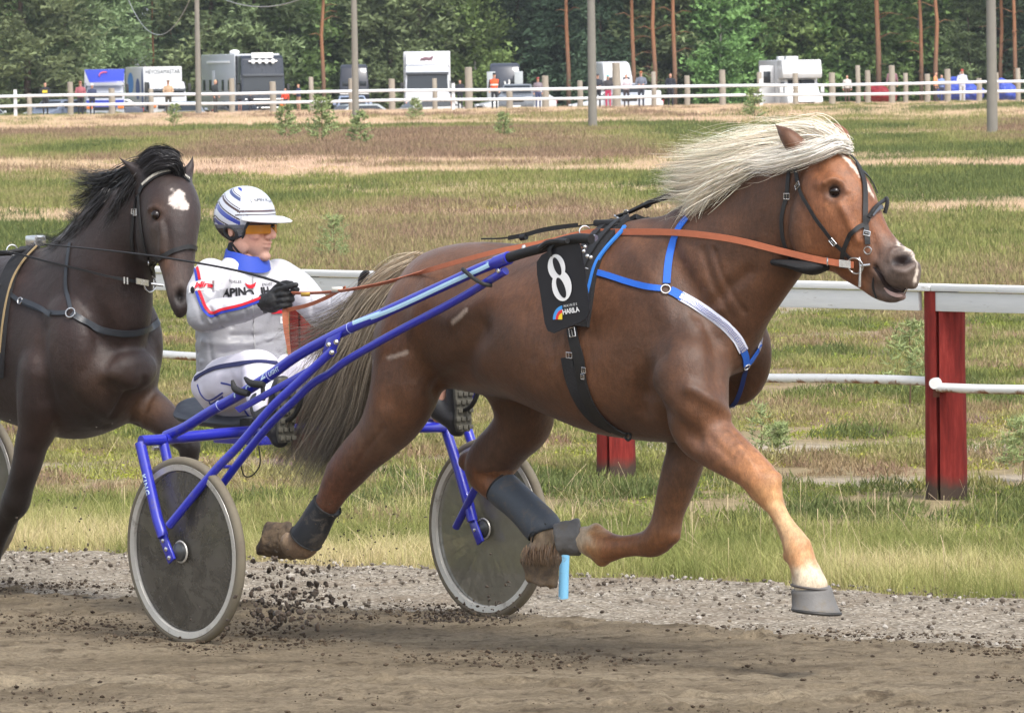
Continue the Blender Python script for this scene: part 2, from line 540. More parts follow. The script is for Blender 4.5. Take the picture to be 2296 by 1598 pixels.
def hoof_obj(fr, top, bot, l, mat, parent, name='hoof', lo=0.0, muddy=False):
    """top, bot: outline pixel pairs of coronet and sole"""
    ct, rt = section(fr, *top, l); cb, rb = section(fr, *bot, l + lo)
    ax = (cb - ct).normalized()
    e = at_depth(*bot[1], cb.y) - at_depth(*bot[0], cb.y); e = e.normalized()
    dn = Vector((0, 1, 0)) if abs(e.y) < 0.9 else Vector((0, 0, 1))
    eT = (at_depth(*top[1], ct.y) - at_depth(*top[0], ct.y)).normalized()
    V = []; F = []; n = 24
    rows = [(0.0, 0.80, 0.0), (0.0, 1.0, 0.0), (0.12, 1.05, 0.0), (0.22, 1.01, 0.0), (0.8, 1.0, 0.0), (0.93, 1.04, 0.0), (1.0, 1.0, 0.0), (1.0, 0.75, 0.0)]
    for t, k, _ in rows:
        c = ct.lerp(cb, t); r = (rt * (1 - t) + rb * t) * k; ee = (eT * (1 - t) + e * t).normalized()
        d2 = (dn - ee * dn.dot(ee)).normalized()
        for j in range(n):
            a = 2 * math.pi * j / n
            V.append(c + ee * (r * math.cos(a)) + d2 * (r * 0.92 * math.sin(a)))
    for i in range(len(rows) - 1):
        for j in range(n): F.append((i * n + j, i * n + (j + 1) % n, (i + 1) * n + (j + 1) % n, (i + 1) * n + j))
    F.append(tuple(range(n - 1, -1, -1))); F.append(tuple(range((len(rows) - 1) * n, len(rows) * n)))
    mb = MB().add(V, F)
    if muddy:
        V, F = remesh(mb, .005, 2)
        N_ = vnormals(V, F); V = V + N_ * (np.maximum(vnoise(V, 24, 3.0, 3), -.2) * .008)[:, None]
        return link(name, npmesh(name, V, F), mat, parent)
    return mb.build(name, mat, parent)

# ================================================================ the racing cart
SF = Frame(-.680, 24.83, 50)
BLUE = dirty('blue_enamel', lin(38, 44, 164), (.10, .09, .12), .16, .28, 16, spec=.5, coat=.5, bump=.05)
STEEL = flat('bright_steel', (0.62, 0.62, 0.62), 0.22, 0.08, 40, metal=0.9)
BLACK = flat('black_leather', (0.016, 0.016, 0.017), 0.45, 0.2, 60, bump=0.2)
RUBBER = flat('black_rubber', (0.02, 0.02, 0.02), 0.65, 0.2, 60)
DGREY = flat('grey_plastic', lin(72, 76, 84), 0.5, 0.1, 30)
WHITE_P = flat('white_print', (0.8, 0.8, 0.8), 0.5, 0.03, 30)
def text_mesh(txt, size, shear=0.0, bold=0.0, spacing=1.0):
    cu = bpy.data.curves.new('t', 'FONT'); cu.body = txt; cu.size = size; cu.shear = shear; cu.offset = bold; cu.space_character = spacing
    cu.align_x, cu.align_y = 'CENTER', 'CENTER'; cu.resolution_u = 3
    o = bpy.data.objects.new('t', cu); COL.objects.link(o)
    dg = bpy.context.evaluated_depsgraph_get(); dg.update()
    me = bpy.data.meshes.new_from_object(o.evaluated_get(dg))
    bpy.data.objects.remove(o); bpy.data.curves.remove(cu)
    return me
def text_at(name, txt, c, x, y, size, mat, parent, bvh=None, off=0.002, cut=0.0, **kw):
    """flat lettering with its own thickness, centred at c, along x, upright along y; follows the surface of bvh when given"""
    me = text_mesh(txt, size, **kw)
    bm = bmesh.new(); bm.from_mesh(me)
    if cut: bmesh.ops.subdivide_edges(bm, edges=[e for e in bm.edges if e.calc_length() > cut], cuts=2)
    x, y = x.normalized(), y.normalized(); nn = x.cross(y)
    for v in bm.verts:
        p = c + x * v.co.x + y * v.co.y
        if bvh:
            hh = bvh.ray_cast(p + nn * .15, -nn, .4)
            v.co = (hh[0] + nn * off) if hh[0] is not None else p
        else: v.co = p + nn * off
    bm.to_mesh(me); bm.free()
    return link(name, me, mat, parent, smooth=False)
# ================================================================ the ground
# the track runs obliquely: edges given by two ground points each (from the photograph)
TA, TB = on_ground(0, 1322), on_ground(2296, 1462)      # dirt | gravel
GA, GB = on_ground(0, 1238), on_ground(2296, 1348)      # gravel | grass
def edge_q(x, y, A, B):
    d = (B - A); d = Vector((d.x, d.y)).normalized()
    return (x - A.x) * -d.y + (y - A.y) * d.x        # >0 beyond the edge (away from the camera)
def edge_arr(X, Y, A, B):
    d = (B - A); d = Vector((d.x, d.y)).normalized()
    return (X - A.x) * -d.y + (Y - A.y) * d.x
def fast_noise(X, Y, cell, seed):
    """smooth value noise on arrays"""
    g = np.random.default_rng(seed).random((64, 64))
    x, y = X / cell, Y / cell
    i, j = np.floor(x).astype(int), np.floor(y).astype(int); fx, fy = x - i, y - j
    fx, fy = fx * fx * (3 - 2 * fx), fy * fy * (3 - 2 * fy)
    G = lambda a, b: g[a % 64, b % 64]
    return (G(i, j) * (1 - fx) + G(i + 1, j) * fx) * (1 - fy) + (G(i, j + 1) * (1 - fx) + G(i + 1, j + 1) * fx) * fy
def fbm(X, Y, cell, seed, o=4):
    s_ = 0; a = .5
    for k in range(o): s_ = s_ + a * fast_noise(X, Y, cell / 2 ** k, seed + k); a *= .5
    return s_ / (1 - .5 ** o) - .5
def heath_band(X, Y):
    """0..1: how much dry straw-coloured grass (1) or green-brown heath (0); long bands across the view"""
    b = fbm(X * .30, Y * .8, 16, 5, 3)
    w = .0
    brk = np.clip(1.15 + 2.2 * fbm(X, Y * .6, 7, 55, 3), .15, 1)
    for y0, wd, k, sl in ((138, 10, 1.0, .5), (95, 6, .95, .3), (318, 26, .9, .0), (252, 22, .85, .3), (112, 5, .5, 1.2), (76, 2.5, .4, .2), (190, 6, .4, .4)):
        w = w + k * np.clip(1.7 * np.exp(-((Y + sl * X + wd * 2.6 * (fbm(X, Y, 12, 12, 3)) - y0) / wd) ** 2), 0, 1)
    return np.clip(w * brk + b * .9 - .06, 0, 1)
def gravel_patch(X, Y):
    """bare sandy ground close behind the fence"""
    v = fbm(X * .55, Y * 1.1, 2.6, 33, 3) + .62 * np.exp(-((Y - 33.5) / .62) ** 2) * sm(X, .0, .6) + .35 * np.exp(-((Y - 36.5) / .5) ** 2) * sm(X, .2, .9)
    return np.clip((v - .16) * 5, 0, 1) * (Y < 60)
def grid(name, X0, X1, nx, Y0, Y1, ny, fn, keep=None):
    xs, ys = np.linspace(X0, X1, nx), np.linspace(Y0, Y1, ny)
    X, Y = np.meshgrid(xs, ys); Zz = fn(X, Y)
    V = np.stack([X, Y, Zz], -1).reshape(-1, 3)
    i = np.arange((ny - 1) * (nx - 1)); r, c = i // (nx - 1), i % (nx - 1); a = r * nx + c
    F = np.stack([a, a + 1, a + nx + 1, a + nx], 1)
    if keep is not None:
        k = keep(X, Y).ravel(); F = F[k[F].all(1)]
        used = np.zeros(len(V), bool); used[F.ravel()] = True; rem = np.cumsum(used) - 1
        V = V[used]; F = rem[F]
    return npmesh(name, V, F), V
def ground_mat():
    t = NT('heath_soil'); co = t.coord()
    a = t.n('ShaderNodeAttribute', attribute_name='col')
    n1, n2 = t.noise(1.1, 7, .7, co), t.noise(14, 5, .7, co)
    c = t.mix(.55, a.outputs['Color'], t.ramp(n1, [(.3, .34), (.7, .68)]), 'OVERLAY')
    c = t.mix(.6, c, t.ramp(n2, [(.3, .25), (.7, .78)]), 'OVERLAY')
    t.set(color=t.mix(1.0, c, (1.06, 1.06, 1.06), 'MULTIPLY'), rough=.95, spec=.1); t.bump(n2, .6, .05)
    return t.m
def make_ground():
    L = lambda *c: np.array(lin(*c)[:3])
    # one sheet to the horizon, finer near the camera
    ys = np.concatenate([np.linspace(8, 27, 12), np.linspace(27.5, 60, 130), np.linspace(61, 430, 260), np.geomspace(440, 3000, 14)])
    xs = np.concatenate([-np.geomspace(1500, 62, 8), np.linspace(-60, -7, 110), np.linspace(-6.5, 6.5, 130), np.linspace(7, 60, 110), np.geomspace(62, 1500, 8)])
    X, Y = np.meshgrid(xs, ys)
    amp = np.clip((Y - 31) / 10, 0, 1)
    near = (Y < 70) & (abs(X) < 12)
    Zz = fbm(X, Y, 3.0, 3, 3) * .10 * amp + fbm(X, Y, .8, 8, 2) * .05 * amp * near
    Zz = Zz - .012
    Zz = np.where(edge_arr(X, Y, GA, GB) < .15, -.03, Zz) - .85 * sm(Y, 335, 341)      # the paddock lies lower than the heath
    nx, ny = len(xs), len(ys)
    i = np.arange((ny - 1) * (nx - 1)); r, c = i // (nx - 1), i % (nx - 1); a = r * nx + c
    F = np.stack([a, a + 1, a + nx + 1, a + nx], 1)
    V = np.stack([X, Y, Zz], -1).reshape(-1, 3)
    b = heath_band(X, Y)[..., None]; gp = gravel_patch(X, Y)[..., None]
    m1 = np.clip(fbm(X * .9, Y * .28, 5, 44, 3) * 3 + .5, 0, 1)[..., None]
    heath = L(118, 108, 82) * m1 + L(118, 118, 72) * (1 - m1)
    m2 = np.clip(fbm(X * .9, Y * .24, 7, 61, 3) * 5 + .4, 0, 1)[..., None]
    heath = heath * (1 - m2 * .6) + L(138, 120, 98) * m2 * .6
    straw = L(178, 156, 126) * (1 - m1 * .35) + L(176, 148, 128) * m1 * .35
    C = heath * (1 - b) + straw * b
    C = C * (1 - gp) + L(150, 140, 124) * gp
    me = npmesh('ground', V, F); set_col(me, C.reshape(-1, 3).clip(0, 1))
    tag(link('ground', me, ground_mat()), kind='structure')
    # gravel shoulder and dirt track: relief sheets in the near field
    def gz(X, Y): return .004 + fbm(X, Y, .5, 71, 4) * .030 + fbm(X, Y, .09, 76, 2) * .016
    def kg(X, Y):
        j = fbm(X, Y, .9, 81, 4) * .55
        return (edge_arr(X, Y, TA, TB) > -.35) & (edge_arr(X, Y, GA, GB) + j < .10) & (abs(X) < 6)
    me, V = grid('gravel_shoulder', -6, 6, 420, 20, 36, 560, gz, kg)
    t = NT('gravel'); co = t.coord()
    v = t.n('ShaderNodeTexVoronoi'); v.inputs['Scale'].default_value = 75; t.l(co, v.inputs['Vector'])
    n1, n2 = t.noise(3, 6, .7, co), t.noise(60, 4, .7, co)
    sp_ = t.n('ShaderNodeSeparateColor'); t.l(v.outputs['Color'], sp_.inputs[0])
    st = t.ramp(sp_.outputs[0], [(0, lin(98, 90, 78)), (.5, lin(132, 123, 109)), (.85, lin(150, 141, 127)), (1, lin(184, 177, 165))])
    c = t.mix(.5, st, t.ramp(n1, [(.3, .32), (.7, .68)]), 'OVERLAY'); c = t.mix(.5, c, t.ramp(n2, [(.3, .2), (.7, .75)]), 'OVERLAY')
    c = t.mix(t.ramp(t.noise(1.6, 6, .7, co), [(.48, 0), (.66, .7)]), c, t.mix(n2, lin(92, 80, 66), lin(128, 114, 97)))
    t.set(color=c, rough=.92, spec=.15); t.bump(v.outputs['Distance'], .5, .008)
    tag(link('gravel_shoulder', me, t.m), kind='structure')
    TD = (TB - TA); TD = Vector((TD.x, TD.y)).normalized()
    def tz(X, Y):
        al = X * TD.x + Y * TD.y; ac = -X * TD.y + Y * TD.x       # along and across the track
        rut = fbm(al * .16, ac, .30, 91, 4) * .030
        lump = np.clip(fbm(X, Y, .16, 95, 3) - .08, 0, 1) * .12 * np.clip(fbm(al * .3, ac, .8, 99, 2) * 4 + .5, 0, 1)
        return .014 + rut + fbm(X, Y, .7, 93, 3) * .025 + lump + fbm(X, Y, .05, 97, 2) * .016 + fbm(X, Y, .11, 98, 3) * .016
    def kt(X, Y): return (edge_arr(X, Y, TA, TB) + fbm(X, Y, 1.2, 83, 4) * .5 + fbm(X, Y, .25, 84, 3) * .35 < 0) & (abs(X) < 6)
    me, V = grid('dirt_track', -4.6, 4.6, 560, 18.5, 30, 680, tz, kt)
    t = NT('track_dirt'); co = t.coord(); 
    mp = t.n('ShaderNodeMapping'); mp.inputs['Rotation'].default_value = (0, 0, -math.atan2(TD.y, TD.x)); mp.inputs['Scale'].default_value = (.22, 1, 1)
    tc = t.n('ShaderNodeTexCoord'); t.l(tc.outputs['Object'], mp.inputs['Vector'])
    n0, n1, n2, n3 = t.noise(2.2, 5, .65, mp.outputs[0]), t.noise(9, 6, .7, co), t.noise(45, 5, .75, co), t.noise(5, 6, .7, mp.outputs[0])
    c = t.ramp(n0, [(.30, lin(106, 95, 78)), (.5, lin(134, 121, 101)), (.72, lin(154, 141, 119))])
    c = t.mix(.55, c, t.ramp(n2, [(.3, .22), (.7, .76)]), 'OVERLAY')
    c = t.mix(t.ramp(n1, [(.52, 0), (.66, .8)]), c, lin(80, 69, 56))
    c = t.mix(t.ramp(n3, [(.55, 0), (.70, .6)]), c, lin(94, 82, 68))
    t.set(color=c, rough=.93, spec=.12); t.bump(t.math('ADD', n2, t.noise(120, 4, .7, co)), 1.0, .014)
    tag(link('dirt_track', me, t.m), kind='structure')
    # wide plain continuation of both beyond the detailed sheets
    A, B = TA - (TB - TA) * 30, TB + (TB - TA) * 30
    d = Vector((TD.y, -TD.x, 0))
    def wide(name, z, P): tag(link(name, npmesh(name, [(p.x, p.y, z) for p in P], [tuple(range(len(P)))]), t.m), kind='structure')
    wide('track_bed', -.020, [A + d * .25, B + d * .25, B + d * 18, A + d * 18])
# ---------------------------------------------------------------- scattering of ground cover: one object of instances per kind
def scatter(name, protos, P, S, T, label=None, rz=None):
    """points P, sizes S, tints T (0..1 colour shift); geometry nodes instance the clumps"""
    col = bpy.data.collections.new(name + '_kinds')
    for p in protos: col.objects.link(p)
    me = bpy.data.meshes.new(name); P = np.asarray(P, float)
    me.vertices.add(len(P)); me.vertices.foreach_set('co', P.ravel())
    for nm, arr in (('size', S), ('tint', T), ('spin', rng.uniform(0, 6.28, len(P)))):
        a = me.attributes.new(nm, 'FLOAT', 'POINT'); a.data.foreach_set('value', np.asarray(arr, float))
    a = me.attributes.new('pick', 'INT', 'POINT'); a.data.foreach_set('value', rng.integers(0, len(protos), len(P)).astype(np.int32))
    me.update()
    o = bpy.data.objects.new(name, me); COL.objects.link(o); tag(o, kind='stuff')
    ng = bpy.data.node_groups.new(name, 'GeometryNodeTree')
    ng.interface.new_socket('Geometry', in_out='INPUT', socket_type='NodeSocketGeometry')
    ng.interface.new_socket('Geometry', in_out='OUTPUT', socket_type='NodeSocketGeometry')
    N = ng.nodes; gi, go = N.new('NodeGroupInput'), N.new('NodeGroupOutput')
    ip = N.new('GeometryNodeInstanceOnPoints'); ci = N.new('GeometryNodeCollectionInfo')
    ci.inputs['Collection'].default_value = col; ci.inputs['Separate Children'].default_value = True; ci.inputs['Reset Children'].default_value = True
    ip.inputs['Pick Instance'].default_value = True
    def attr(nm, typ):
        x = N.new('GeometryNodeInputNamedAttribute'); x.data_type = typ; x.inputs['Name'].default_value = nm
        return x.outputs['Attribute']
    cx = N.new('ShaderNodeCombineXYZ'); 
    ng.links.new(gi.outputs[0], ip.inputs['Points']); ng.links.new(ci.outputs[0], ip.inputs['Instance'])
    ng.links.new(attr('pick', 'INT'), ip.inputs['Instance Index'])
    ng.links.new(attr('spin', 'FLOAT'), cx.inputs['Z'])
    er = N.new('FunctionNodeEulerToRotation'); ng.links.new(cx.outputs[0], er.inputs[0]); ng.links.new(er.outputs[0], ip.inputs['Rotation'])
    ng.links.new(attr('size', 'FLOAT'), ip.inputs['Scale'])
    ng.links.new(ip.outputs[0], go.inputs[0])
    md = o.modifiers.new('scatter', 'NODES'); md.node_group = ng
    return o
def tint_mat(name, stops, spread=.25, gain=1.0, rough=.75):
    """plant colour: the clump's own tint picks a place on the ramp, each clump a little different"""
    t = NT(name)
    a = t.n('ShaderNodeAttribute', attribute_name='tint'); a.attribute_type = 'INSTANCER'
    oi = t.n('ShaderNodeObjectInfo')
    f = t.math('ADD', a.outputs['Fac'], t.math('MULTIPLY', t.math('SUBTRACT', oi.outputs['Random'], .5), spread))
    c = t.ramp(f, stops)
    v = t.n('ShaderNodeAttribute', attribute_name='col')
    c = t.mix(1.0, c, v.outputs['Color'], 'MULTIPLY')
    c = t.mix(1.0, c, (gain, gain, gain), 'MULTIPLY')
    t.set(color=c, rough=rough, spec=.2)
    tr = t.n('ShaderNodeBsdfTranslucent'); mx = t.n('ShaderNodeMixShader'); mx.inputs[0].default_value = .25
    t.l(c, tr.inputs[0]); t.l(t.b.outputs[0], mx.inputs[1]); t.l(tr.outputs[0], mx.inputs[2]); t.l(mx.outputs[0], t.out.inputs['Surface'])
    return t.m
def blades(name, n, rad, h0, h1, w, lean, mat, seed, seg=3, heads=False, bend=.5):
    g = np.random.default_rng(seed); V, F, C = [], [], []
    for _ in range(n):
        a = g.uniform(0, 6.28); r = rad * math.sqrt(g.random()); b = g.uniform(0, 6.28)
        x0, y0 = r * math.cos(a), r * math.sin(a); h = g.uniform(h0, h1); le = abs(g.normal()) * lean * h
        dx, dy = math.cos(b), math.sin(b); wx, wy = -math.sin(b + g.uniform(-1, 1)), math.cos(b + g.uniform(-1, 1)); v = g.uniform(.75, 1.2); ww = w * g.uniform(.7, 1.3)
        i0 = len(V)
        for k in range(seg + 1):
            t = k / seg; q = ww * (1 - t * .85)
            if heads and t > .7: q = ww * 1.6
            px, py, pz = x0 + dx * le * t ** (1 + bend), y0 + dy * le * t ** (1 + bend), h * t * (1 - .12 * t * lean)
            V += [(px - wx * q, py - wy * q, pz), (px + wx * q, py + wy * q, pz)]; C += [(v, v, v)] * 2
        for k in range(seg): F.append((i0 + 2 * k, i0 + 2 * k + 1, i0 + 2 * k + 3, i0 + 2 * k + 2))
    me = npmesh(name, V, np.array(F)); set_col(me, C); me.materials.append(mat)
    return bpy.data.objects.new(name, me)
def shrublet(name, n, rad, h, leaf, mat, seed, spire=False):
    """low heath plant: small leaf faces on an uneven dome"""
    g = np.random.default_rng(seed); V, F, C = [], [], []
    for _ in range(n):
        a = g.uniform(0, 6.28); r = rad * math.sqrt(g.random()); z = h * (1 - (r / rad) ** 2 * .75) * g.uniform(.25, 1.1)
        p = np.array([r * math.cos(a), r * math.sin(a), max(z, .004)]); d = g.normal(size=3); d /= np.linalg.norm(d); d[2] = abs(d[2]) + (.9 if spire else .2); e = np.cross(d, g.normal(size=3)); e /= np.linalg.norm(e); s_ = leaf * g.uniform(.6, 1.5)
        i0 = len(V); k = 2.6 if spire else 1.4
        V += [p - e * s_ * .4, p + e * s_ * .4, p + d * s_ * k]; v = g.uniform(.6, 1.3); C += [(v, v, v)] * 3; F.append((i0, i0 + 1, i0 + 2))
    me = npmesh(name, V, np.array(F)); set_col(me, C); me.materials.append(mat)
    return bpy.data.objects.new(name, me)
def make_cover():
    g = rng
    Lm = lambda *c: lin(*c)
    grass_m = tint_mat('verge_grass_leaf', [(0, Lm(112, 120, 66)), (.4, Lm(146, 148, 90)), (.7, Lm(176, 168, 118)), (1, Lm(200, 186, 146))], .6, 1.15)
    heath_m = tint_mat('heath_leaf', [(0, Lm(88, 98, 58)), (.3, Lm(120, 124, 70)), (.55, Lm(136, 130, 88)), (.8, Lm(134, 118, 90)), (1, Lm(130, 108, 90))], .5, 1.3)
    straw_m = tint_mat('straw_leaf', [(0, Lm(156, 148, 108)), (.45, Lm(194, 174, 144)), (1, Lm(200, 172, 154))], .4, 1.2)
    moss_m = tint_mat('moss_leaf', [(0, Lm(112, 126, 52)), (.5, Lm(142, 146, 64)), (1, Lm(156, 142, 80))], .4, 1.35)
    bloom_m = tint_mat('heather_bloom', [(0, Lm(138, 104, 116)), (1, Lm(152, 120, 134))], .6)
    def ptsin(n, x0, x1, y0, y1): return g.uniform(x0, x1, n), g.uniform(y0, y1, n)
    def hz(X, Y):
        amp = np.clip((Y - 31) / 10, 0, 1); near = (Y < 70) & (abs(X) < 12)
        return fbm(X, Y, 3.0, 3, 3) * .10 * amp + fbm(X, Y, .8, 8, 2) * .05 * amp * near - .015
    # verge grass between the gravel and the fence
    X, Y = ptsin(26000, -5.5, 5.5, 22.5, 37)
    q = edge_arr(X, Y, GA, GB) + fbm(X, Y, .9, 81, 4) * .55
    dens = sm(q, .0, .35) * (1 - sm(q, 1.6 + fbm(X, Y, 1.5, 21, 3) * 2.4, 3.4))
    k = (g.random(len(X)) < dens * .95)
    X, Y, q = X[k], Y[k], q[k]
    P = np.stack([X, Y, hz(X, Y) + .006], 1); T = np.clip(.52 - .25 * sm(q, .8, 2.2) + fbm(X, Y, .8, 14, 3) * 1.7, 0, 1)
    pr = [blades('g%d' % i, 48, .09, .03, .12, .0011, .9, grass_m, 40 + i) for i in range(4)]
    scatter('verge_grass', pr, P, g.uniform(.6, 1.35, len(P)), T)
    # taller pale stems over it
    X, Y = ptsin(1500, -5.5, 5.5, 22.5, 36); q = edge_arr(X, Y, GA, GB)
    k = (q > .25) & (q < 3.6) & (fbm(X, Y, .9, 17, 3) > -.05); X, Y = X[k], Y[k]
    pr = [blades('s%d' % i, 5, .10, .12, .30, .0007, .6, straw_m, 60 + i, 4, True) for i in range(3)]
    scatter('dry_stems', pr, np.stack([X, Y, hz(X, Y)], 1), g.uniform(.7, 1.2, len(X)), g.uniform(.1, .6, len(X)))
    # heath close behind the fence
    X, Y = ptsin(30000, -8.5, 8.5, 27, 62)
    q = edge_arr(X, Y, GA, GB); gp = gravel_patch(X, Y); m_ = fbm(X, Y, 1.6, 25, 3)
    k = (q > 1.6) & (fbm(X, Y, .7, 47, 2) > -.17) & (abs(X) < Y * .098 + .6) & (g.random(len(X)) < (1 - gp * .93) * (.35 + .65 * sm(q, 1.4, 3)))
    X, Y, m_ = X[k], Y[k], m_[k]
    P = np.stack([X, Y, hz(X, Y)], 1)
    T = np.clip(.40 + m_ * 2.4, 0, 1); big = .55 + 1.1 * g.random(len(X)) ** 2
    sel = g.random(len(X)); a_ = sel < .52; b_ = (sel >= .52) & (sel < .82); c_ = (sel >= .82) & (sel < .955); d_ = sel >= .955
    hp = [shrublet('h%d' % i, 260, .15, .055, .0062, heath_m, 80 + i, True) for i in range(4)]
    scatter('heather', hp, P[a_], big[a_], T[a_])
    mp = [shrublet('m%d' % i, 200, .15, .035, .0065, moss_m, 90 + i) for i in range(3)]
    mk = b_ & (m_ < .12); scatter('crowberry_mat', mp, P[mk], big[mk] * 1.1, T[mk])
    gp_ = [blades('hg%d' % i, 26, .11, .03, .11, .0011, .9, straw_m, 100 + i) for i in range(3)]
    scatter('heath_grass', gp_, P[c_], big[c_], np.clip(T[c_] * .8, 0, 1))
    bp_ = [shrublet('b%d' % i, 70, .10, .070, .005, bloom_m, 110 + i, True) for i in range(2)]
    scatter('heather_flowers', bp_, P[d_], big[d_] * .8, T[d_])
    # the wide heath and grass beyond
    n = 75000
    Y = 60 * (341 / 60) ** g.random(n); X = (g.random(n) * 2 - 1) * (Y * .092 + 2)
    bd = heath_band(X, Y); m_ = fbm(X * .9, Y * .28, 5, 44, 3); m2 = fbm(X * .9, Y * .24, 7, 61, 3)
    P = np.stack([X, Y, hz(X, Y)], 1); s_ = (Y / 60) ** .42 * (.6 + .8 * g.random(n)) * (1 - .5 * sm(Y, 285, 318))
    st = g.random(n) < np.clip(bd * 1.15 + .10, 0, .97)
    gp2 = [blades('fg%d' % i, 70, .30, .02, .085, .0028, .6, straw_m, 120 + i) for i in range(3)]
    scatter('dry_grass', gp2, P[st], s_[st] * 1.25, np.clip(.60 + m_[st] * .8, 0, 1))
    hp2 = [shrublet('fh%d' % i, 190, .34, .070, .016, heath_m, 130 + i, True) for i in range(3)]
    he = ~st & (g.random(n) < .62 + 1.6 * fbm(X * .9, Y * .3, 8, 71, 3)); scatter('far_heather', hp2, P[he], s_[he], np.clip(.38 + m2[he] * 2.4 + m_[he] * 1.0, 0, 1))
    mo = ~st & ~he; mp2 = [shrublet('fm%d' % i, 150, .36, .05, .016, moss_m, 140 + i) for i in range(2)]
    scatter('far_moss', mp2, P[mo], s_[mo], np.clip(.35 + m_[mo] * 2.5, 0, 1))
    # pebbles on the gravel, clods on the track
    def lump(name, mat, seed, fl=.7):
        bm = bmesh.new(); bmesh.ops.create_icosphere(bm, subdivisions=1, radius=1.0)
        gg = np.random.default_rng(seed)
        for v in bm.verts: v.co = v.co * gg.uniform(.65, 1.25); v.co.z *= fl
        me = bpy.data.meshes.new(name); bm.to_mesh(me); bm.free(); me.materials.append(mat)
        return bpy.data.objects.new(name, me)
    pm = tint_mat('pebble', [(0, Lm(84, 75, 66)), (.5, Lm(132, 123, 112)), (1, Lm(184, 178, 170))], .9)
    for nt in (pm,): pass
    X, Y = ptsin(52000, -4.5, 4.5, 21.5, 35); e1, e2 = edge_arr(X, Y, TA, TB), edge_arr(X, Y, GA, GB)
    k = (e1 > -.15) & (e2 < .25) & (g.random(len(X)) < .3 + .7 * sm(e2, -.9, -.1)); X, Y = X[k], Y[k]
    pr = [lump('p%d' % i, pm, 150 + i) for i in range(5)]
    for p in pr: set_col(p.data, np.ones((len(p.data.vertices), 3)))
    scatter('gravel_stones', pr, np.stack([X, Y, np.full(len(X), .012)], 1), .003 + .010 * g.random(len(X)) ** 3.4, g.random(len(X)))
    cm = tint_mat('clod', [(0, Lm(58, 48, 40)), (.6, Lm(88, 75, 62)), (1, Lm(130, 116, 96))], .5)
    X, Y = ptsin(70000, -3.2, 3.2, 21, 29.5); e1 = edge_arr(X, Y, TA, TB)
    al = X * (TB - TA).normalized().x + Y * (TB - TA).normalized().y; ac = e1
    band = np.clip(fbm(al * .35, ac, .7, 99, 3) * 5 + .35, .04, 1)
    k = (e1 < .25) & (g.random(len(X)) < band * (.25 + .75 * (fbm(X, Y, .35, 88, 2) > .02))); X, Y = X[k], Y[k]
    pr = [lump('c%d' % i, cm, 160 + i, .55) for i in range(5)]
    for p in pr: set_col(p.data, np.ones((len(p.data.vertices), 3)))
    scatter('track_clods', pr, np.stack([X, Y, np.full(len(X), .022) + .008 * g.random(len(X))], 1), .0028 + .0095 * g.random(len(X)) ** 4.5, g.random(len(X)) * .9)
make_ground()
make_cover()
# ================================================================ fence along the track
def red_paint():
    t = NT('red_paint'); co = t.coord((1, 1, .12)); n1, n2 = t.noise(40, 6, .7, co), t.noise(6, 5, .7, t.coord())
    c = t.ramp(n1, [(.25, lin(88, 28, 25)), (.5, lin(122, 38, 33)), (.75, lin(148, 58, 50))])
    c = t.mix(t.ramp(n2, [(.58, 0), (.75, .55)]), c, lin(96, 34, 28))
    g = t.n('ShaderNodeNewGeometry'); sx = t.n('ShaderNodeSeparateXYZ'); t.l(g.outputs['Position'], sx.inputs[0])
    c = t.mix(t.ramp(t.math('ADD', sx.outputs['Z'], t.math('MULTIPLY', n2, .10)), [(.10, 1), (.16, 0)]), c, lin(70, 58, 50))
    t.set(color=c, rough=.8, spec=.25); t.bump(n1, .7, .006)
    return t.m
def rusty_white():
    t = NT('white_pipe'); co = t.coord(); n1, n2 = t.noise(7, 8, .75, co), t.noise(30, 4, .6, co)
    g = t.n('ShaderNodeNewGeometry'); sx = t.n('ShaderNodeSeparateXYZ'); t.l(g.outputs['Normal'], sx.inputs[0])
    low = t.math('SUBTRACT', t.math('MULTIPLY', n1, 1.0), t.math('MULTIPLY', sx.outputs['Z'], .16))
    c = t.mix(t.ramp(low, [(.56, 0), (.68, 1)]), t.mix(n2, lin(214, 214, 214), lin(232, 232, 230)), t.mix(n2, lin(120, 70, 40), lin(150, 104, 70)))
    t.set(color=c, rough=.5, spec=.4)
    return t.m
def white_board():
    t = NT('white_board'); co = t.coord((.25, .25, 1)); n1, n2 = t.noise(22, 7, .75, co), t.noise(60, 4, .6, t.coord((.1, .1, 1)))
    c = t.mix(t.ramp(n1, [(.60, 0), (.70, .7)]), t.mix(n2, lin(200, 202, 204), lin(222, 223, 223)), lin(128, 120, 108))
    t.set(color=c, rough=.6, spec=.3); t.bump(n2, .35, .004)
    return t.m
